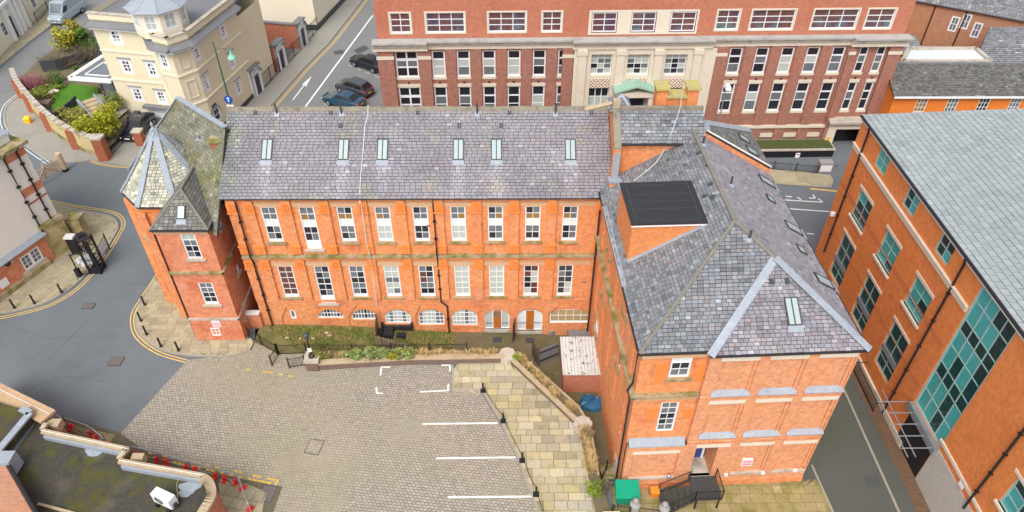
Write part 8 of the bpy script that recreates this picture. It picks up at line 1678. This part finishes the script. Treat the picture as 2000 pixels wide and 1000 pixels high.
# ------------------------------------------------------------------ street lamps, signs, planter before the civic building, cables
def build_street():
    c = PY(447, 193, 58.5); c.z = 0; t = thing('street_lamp', c, 'green swan-neck street lamp before the cream villa', 'street lamp'); zt = zat(416, 82, c); m = MB(); m.tube([c, c + V((0, 0, zt * .4))], .11, 8); m.tube([c + V((0, 0, zt * .4)), c + V((0, 0, zt))], .085, 8, r2=.05); m.build('column', M['green_iron'], t); d = V((1, .0, 0)); za = zt - .75; m = MB(); m.tube([c + V((0, 0, za)), c + d * .6 + V((0, 0, za + .18)), c + d * 1.25 + V((0, 0, za))], .03, 6); m.build('arm', M['green_iron'], t); m = MB(); m.lathe(c + d * 1.25 + V((0, 0, za - .75)), [(.38, 0), (.36, .12), (.14, .4), (.08, .75)], 12); m.build('lamp_head', M['verdigris'], t)
    f = Frame((c.x, c.y - .12), 0); z = zat(447, 193, c); m = MB(); m.lathe((c.x, c.y - .14, z), [(.38, -.02), (.38, .02)], 20, 'y'); m.build('arrow_sign', M['sign_blue'], t); m = MB(); m.fb(f, -.05, .05, z - .22, z + .12, .05, .06); m.poly([f.pt(-.16, z + .08, .06), f.pt(.16, z + .08, .06), f.pt(0, z + .28, .06)]); m.build('arrow', M['white'], t); m = MB(); m.fb(f, -.3, .3, z - .95, z - .5, .03, .05); m.build('plate', M['white'], t)
    c = V((*G(1408, 330)[:2], 0)); c = V((21.5, 57.2, 0)); zt = zat(1424, 158, c); b = PP(1404, 236, c, V((0, 1, 0))); t = thing('street_lamp', c, 'tall grey street lamp column before the red institutional building', 'street lamp'); x = b.x; m = MB(); m.tube([(x, c.y, 0), (x, c.y, zt - .3)], .09, 8, r2=.05); m.build('column', M['steel'], t); m = MB(); m.hexa([V((x + p[0], c.y + p[1], zt - .3)) for p in ((-.12, -.55, 0), (.35, -.55, 0), (.35, .3, 0), (-.12, .3, 0))], [V((x + p[0], c.y + p[1], zt)) for p in ((-.05, -.45, 0), (.28, -.45, 0), (.28, .2, 0), (-.05, .2, 0))]); m.build('lamp_head', M['white'], t)
    # raised mossy bed, railing and sign
    t = thing('raised_bed', BF.pt(28, 0, 1.4), 'raised mossy bed with dark front below the red institutional building', 'planter'); a, b = BF.px(1440, 300)[0], BF.px(1601, 300)[0] + .3; m = MB(); m.fb(BF, a, b, -.1, .75, .1, 1.9); m.build('front', M['black'], t); m = MB(); m.fb(BF, a - .05, b + .05, .75, .9, .1, 2.0); m.build('edge', M['stone_dirty'], t); m = MB(); m.fb(BF, a + .1, b - .12, .9, .96, .25, 1.8); m.build('moss', M['moss'], t)
    p = G(1606, 336); m = MB(); m.box(p.x - .5, p.x + .75, p.y - .2, p.y + .5, 0, 1.1); q = thing('stone_plinth', p, 'grey stone plinth with white plaque beside the passage', 'plinth'); m.build('block', M['stone_grey'], q); m = MB(); m.box(p.x - .4, p.x + .65, p.y - .24, p.y - .2, .2, .85); m.build('plaque', M['white'], q)
    railing('area_railing', [G(1440, 327), G(1510, 332), G(1596, 339)], .9, 'dark iron railing along the rear pavement', 'railing', bar=.14)
    c = G(1547, 337); zt = zat(1557, 298, c); t = thing('parking_sign', c, 'small white parking sign on a grey post in the rear street', 'sign'); m = MB(); m.tube([c, c + V((0, 0, zt))], .04, 6); m.build('post', M['steel'], t); m = MB(); m.fb(Frame(c.xy), -.2, .2, zt - .5, zt, .04, .07); o = m.build('plate', M['white'], t); m = MB(); m.fb(Frame(c.xy), -.14, .14, zt - .18, zt - .08, .07, .075); m.build('print', M['notice_red'], o)
    # cables
    n_ = V((1, 0, 0)).cross(V((0, RY - YF + .34, RZ - EZ)).normalized()); e0 = V((XL, YF - .34, EZ)); on = lambda x, y: PP(x, y, e0, n_) + n_ * .05
    pts = [on(x, y) for x, y in ((719, 216), (719, 228), (713, 245), (709, 300), (705, 340), (703, 377))] ; top = PY(720, 195, RY + 3); pts = [V((top.x, top.y, RZ - 2)), V((pts[0].x, RY + .05, RZ + .16))] + pts + [V((pts[-1].x, YF - .4, EZ - .3))] + [MF.pt(*MF.px(x, y, .36), .36) for x, y in ((706, 400), (715, 470), (722, 500))] + [MF.pt(*MF.px(x, y, .16), .16) for x, y in ((727, 530), (733, 575), (737, 600))]
    m = MB(); m.tube(pts, .028, 5); tag(m.build('cable', M['cable_white']), 'pale cable running over the long roof and down the brick front', 'cable')
    P = [(1331, 182), (1329, 205), (1325, 222), (1312, 258), (1300, 290), (1282, 318), (1262, 336), (1237, 355)]; nl = (wl(-.2, 14, EW) - wl(-.2, 0, EW)).cross(wl(5.44, 5.55, 15.35) - wl(-.2, -.18, EW)).normalized(); pts = []
    for x, y in P: p = PP(x, y, wl(-.2, -.18, EW), nl) if y > 282 else PY(x, y, 40.2 if y < 212 else 38.4 - (y - 212) * .004); pts.append(p + V((0, -.05, .09)))
    m = MB(); m.tube(pts, .028, 5); tag(m.build('cable', M['cable_white']), 'pale cable slung from the chimney down to the flat stair-head roof', 'cable')
M['moss'] = mat('moss_bed', (.07, .085, .025), .95, var=.3, vscale=4, bump=.5, bscale=14); M['sign_blue'] = mat('sign_blue', (.015, .09, .42), .4); M['cable_white'] = mat('pale_cable', (.55, .62, .58), .6)
build_street()
# ------------------------------------------------------------------ vehicles
def car(nose, tail, label, col, kind='saloon', cat='car', group=None):
    """body lofted through stations from nose to tail, glasshouse on top; nose and tail are ground points"""
    nose, tail = V((*nose[:2], 0)), V((*tail[:2], 0)); d = nose - tail; a = math.atan2(d.y, d.x); c = (nose + tail) / 2; t = thing(kind, c, label, cat, group)
    R_ = Matrix.Rotation(a, 3, 'Z'); P = lambda x, y, z: c + R_ @ V((x, y, z)); paint = mat('car_paint_' + kind, col, .25, .5, coat=.6)
    SP = {'saloon_car': dict(L=4.7, W=.90, st=[(2.35, .42, .62, .72), (2.2, .26, .74, .85), (1.6, .2, .86, .9), (.95, .2, .95, .9), (-.9, .2, .97, .9), (-1.6, .2, .98, .9), (-2.15, .26, .95, .86), (-2.33, .42, .82, .74)], cab=[(1.0, -1.75), (.25, -1.0), 1.42], wh=(1.42, -1.40, .32)),
          'crossover_car': dict(L=4.4, W=.92, st=[(2.2, .45, .72, .74), (2.05, .28, .88, .86), (1.5, .24, 1.0, .92), (.95, .24, 1.06, .92), (-.9, .24, 1.08, .92), (-1.7, .24, 1.08, .92), (-2.05, .3, 1.04, .88), (-2.2, .45, .9, .78)], cab=[(1.05, -2.1), (.35, -1.55), 1.62], wh=(1.32, -1.32, .35)),
          'panel_van': dict(L=5.6, W=1.0, st=[(2.8, .45, .85, .8), (2.65, .3, 1.05, .93), (2.2, .26, 1.22, .99), (1.6, .26, 1.3, 1.0), (-1.2, .26, 1.3, 1.0), (-2.6, .3, 1.3, 1.0), (-2.8, .4, 1.28, .98)], cab=[(2.1, -2.79), (1.15, -2.76), 2.5], wh=(1.85, -1.75, .35))}[kind]
    W_ = SP['W']; body = MB(); rings = []
    sc = d.length / SP['L']
    for (x, zb, zt, w) in SP['st']:
        x *= sc; pr = [(0, zb), (w * .86, zb), (w * .99, zb + .14), (w, zb + (zt - zb) * .55), (w * .97, zt - .08), (w * .88, zt), (0, zt + .03)]; ring = [P(x, y, z) for y, z in pr] + [P(x, -y, z) for y, z in pr[-2:0:-1]]; rings.append(ring)
    for r0, r1 in zip(rings, rings[1:]):
        n = len(r0)
        for i in range(n): body.poly([r0[i], r0[(i + 1) % n], r1[(i + 1) % n], r1[i]])
    body.poly(rings[0][::-1]); body.poly(rings[-1]); b = body.build('body', paint, t); b.data.validate()
    (x0, x1), (y0, y1), zr = SP['cab'][0], SP['cab'][1], SP['cab'][2]; x0, x1, y0, y1 = [q * sc for q in (x0, x1, y0, y1)]
    zb = SP['st'][3][2] + .01; wb, wt = W_ * .87, W_ * (.70 if kind != 'panel_van' else .90); base = [(x0, wb), (x1, wb * .96)]; 
    Q = [P(x0, -wb, zb), P(x0, wb, zb), P(x1, wb * .95, zb), P(x1, -wb * .95, zb)]; T = [P(y0, -wt, zr - .02), P(y0, wt, zr - .02), P(y1, wt * .96, zr - .05), P(y1, -wt * .96, zr - .05)]
    m = MB(); mid = [P((y0 + y1) / 2, -wt, zr + .03), P((y0 + y1) / 2, wt, zr + .03)]
    m.poly([T[0], mid[0], mid[1], T[1]]); m.poly([mid[0], T[3], T[2], mid[1]]); m.poly([Q[0], T[0], T[1], Q[1]]); m.poly([Q[2], T[2], T[3], Q[3]]); m.poly([Q[1], T[1], mid[1], T[2], Q[2]]); m.poly([Q[3], T[3], mid[0], T[0], Q[0]]); m.build('cabin', paint, t)
    def inset(q, k0, k1, off):
        a_, b_, c_, d_ = q; n = (b_ - a_).cross(d_ - a_).normalized(); ce = (a_ + b_ + c_ + d_) / 4
        if (ce - (c + V((0, 0, zb)))).dot(n) < 0: n = -n
        L_ = lambda u, v: a_.lerp(b_, u).lerp(d_.lerp(c_, u), v) + n * off
        return [L_(k0, k1), L_(1 - k0, k1), L_(1 - k0, 1 - k1), L_(k0, 1 - k1)]
    g = MB(); g.poly(inset([Q[0], Q[1], T[1], T[0]], .06, .07, .012)); g.build('windscreen', M['car_glass'] if kind != 'panel_van' else M['glass_mid'], t)
    if kind != 'panel_van': g = MB(); g.poly(inset([Q[2], Q[3], T[3], T[2]], .08, .1, .012)); g.build('rear_window', M['car_glass'], t)
    for sg in (1, -1):
        A_ = (Q[1], Q[2], T[2], T[1]) if sg > 0 else (Q[3], Q[0], T[0], T[3]); qd = list(A_)
        L_ = lambda u, v: qd[0].lerp(qd[1], u).lerp(qd[3].lerp(qd[2], u), v) + R_ @ V((0, sg * .03, .012))
        rng = ([(.08, .48), (.51, .90)] if sg > 0 else [(.10, .49), (.52, .92)]) if kind != 'panel_van' else ([(.05, .23)] if sg > 0 else [(.77, .95)])
        for u0, u1 in rng: g = MB(); v0, v1 = (.12, .84) if kind != 'panel_van' else (.04, .6); g.poly([L_(u0, v0), L_(u1, v0), L_(u1, v1), L_(u0, v1)]); g.build('side_window', M['car_glass'], t)
    wx0, wx1, wr = SP['wh']
    for wx in (wx0 * sc, wx1 * sc):
        for sg in (1, -1):
            p = P(wx, sg * (W_ - .08), wr); ax = R_ @ V((0, 1, 0)); m = MB(); m.tube([p - ax * .11, p + ax * .11], wr, 16); w = m.build('wheel', M['tyre'], t); m = MB(); m.tube([p + ax * sg * .10, p + ax * sg * .118], wr * .66, 12); m.build('rim', M['steel'], w); m = MB(); m.tube([p - ax * sg * .02, p + ax * sg * .075], wr * 1.17, 16); m.build('wheel_arch', M['black'], t)
    f0, fz, fw = SP['st'][1][0] * sc, SP['st'][1][2] - .14, SP['st'][1][3]; r0, rz = SP['st'][-2][0] * sc, SP['st'][-2][2] - .12
    for sg in (1, -1):
        m = MB(); m.ball(P(f0 + .04, sg * fw * .74, fz), .15, 8, (1, 1, .6)); m.build('headlight', M['white'], t); m = MB(); m.ball(P(r0 - .04, sg * fw * .78, rz), .14, 8, (1, 1, .7)); m.build('tail_light', M['red_plastic'], t); m = MB(); m.ball(P(x0 - .15, sg * (W_ + .08), zb + .06), .1, 6, (1, 1, .7)); m.build('wing_mirror', paint, t)
    xb = SP['st'][-1][0] * sc - .01; xf = SP['st'][0][0] * sc + .01
    for x, mm, zz in ((xb, M['plate_yellow'], .62), (xf, M['white'], .5)): m = MB(); q = [P(x, -.26, zz), P(x, .26, zz), P(x, .26, zz + .12), P(x, -.26, zz + .12)]; e = R_ @ V((.02 if x < 0 else -.02, 0, 0)); m.hexa(q, [p - e for p in q]); m.build('number_plate', mm, t)
    m = MB(); q = [P(xf + .0, -.5, .62), P(xf, .5, .62), P(xf - .02, .55, .78), P(xf - .02, -.55, .78)]; e = R_ @ V((-.05, 0, 0)); m.hexa(q, [p + e for p in q]); m.build('grille', M['black'], t)
    if kind == 'panel_van':
        m = MB()
        for x in (.6, -.6, -1.8): m.tube([P(x, -.85, zr + .14), P(x, .85, zr + .14)], .03, 6)
        for y in (-.85, .85): m.tube([P(1.0, y, zr + .12), P(-2.2, y, zr + .12)], .03, 6)
        m.build('roof_rack', M['grey'], t)
    return t
M['car_glass'] = mat('car_glass', (.012, .014, .018), .05, .7); M['tyre'] = mat('tyre', (.015, .015, .016), .85); M['plate_yellow'] = mat('plate_yellow', (.75, .5, .05), .5)
def build_cars():
    dd = V((-.88, .475, 0)).normalized()
    def along(px_, ahead, L): p = G(*px_); return p + dd * ahead, p + dd * (ahead - L)
    n, t = G(635, 195), G(712, 214); d = (n - t).normalized(); c = (n + t) / 2; car(c + d * 2.35, c - d * 2.35, 'dark blue saloon parked nearest the slate ridge in the side street', (.012, .06, .11), 'saloon_car', group='cars parked in the side street')
    n, t = G(665, 172), G(722, 191); d = (n - t).normalized(); c = (n + t) / 2; car(c + d * 2.2, c - d * 2.2, 'dark grey crossover parked in the middle of the three side street cars', (.05, .058, .07), 'crossover_car', group='cars parked in the side street')
    n, t = G(690, 121), G(752, 142); d = (n - t).normalized(); c = (n + t) / 2; car(c + d * 2.35, c - d * 2.35, 'black saloon partly hidden by the red brick corner', (.008, .008, .016), 'saloon_car', group='cars parked in the side street')
    n, t = G(110, 52), G(163, 14); d = (n - t).normalized(); car(n, n - d * 5.6, 'silver panel van with roof rack before the white stucco house', (.36, .42, .48), 'panel_van', 'van')
    n, t = G(252, 281), G(285, 243); d = (n - t).normalized(); car(n, n - d * 4.7, 'black car parked in the villa drive behind the hedge', (.006, .008, .02), 'saloon_car')
    n, t = G(560, 60), G(528, 75); car(G(520, 62), G(555, 74), 'dark car roof between the brick garden walls', (.01, .01, .012), 'saloon_car'); car(G(590, 18), G(560, 28), 'dark car parked beyond the farther garden wall', (.012, .012, .014), 'saloon_car')
    c = V(G(1441, 1062)); car(c + V((2.2, 0, 0)), c - V((2.3, 0, 0)), 'dark purple-black car cut off by the bottom edge', (.014, .008, .02), 'saloon_car')
    p = G(44, 175); car(p + V((-1.8, 1.6, 0)), p + V((-5.1, -1.2, 0)), 'white and blue car just showing beyond the red shrub', (.6, .63, .7), 'saloon_car') if False else None
build_cars()
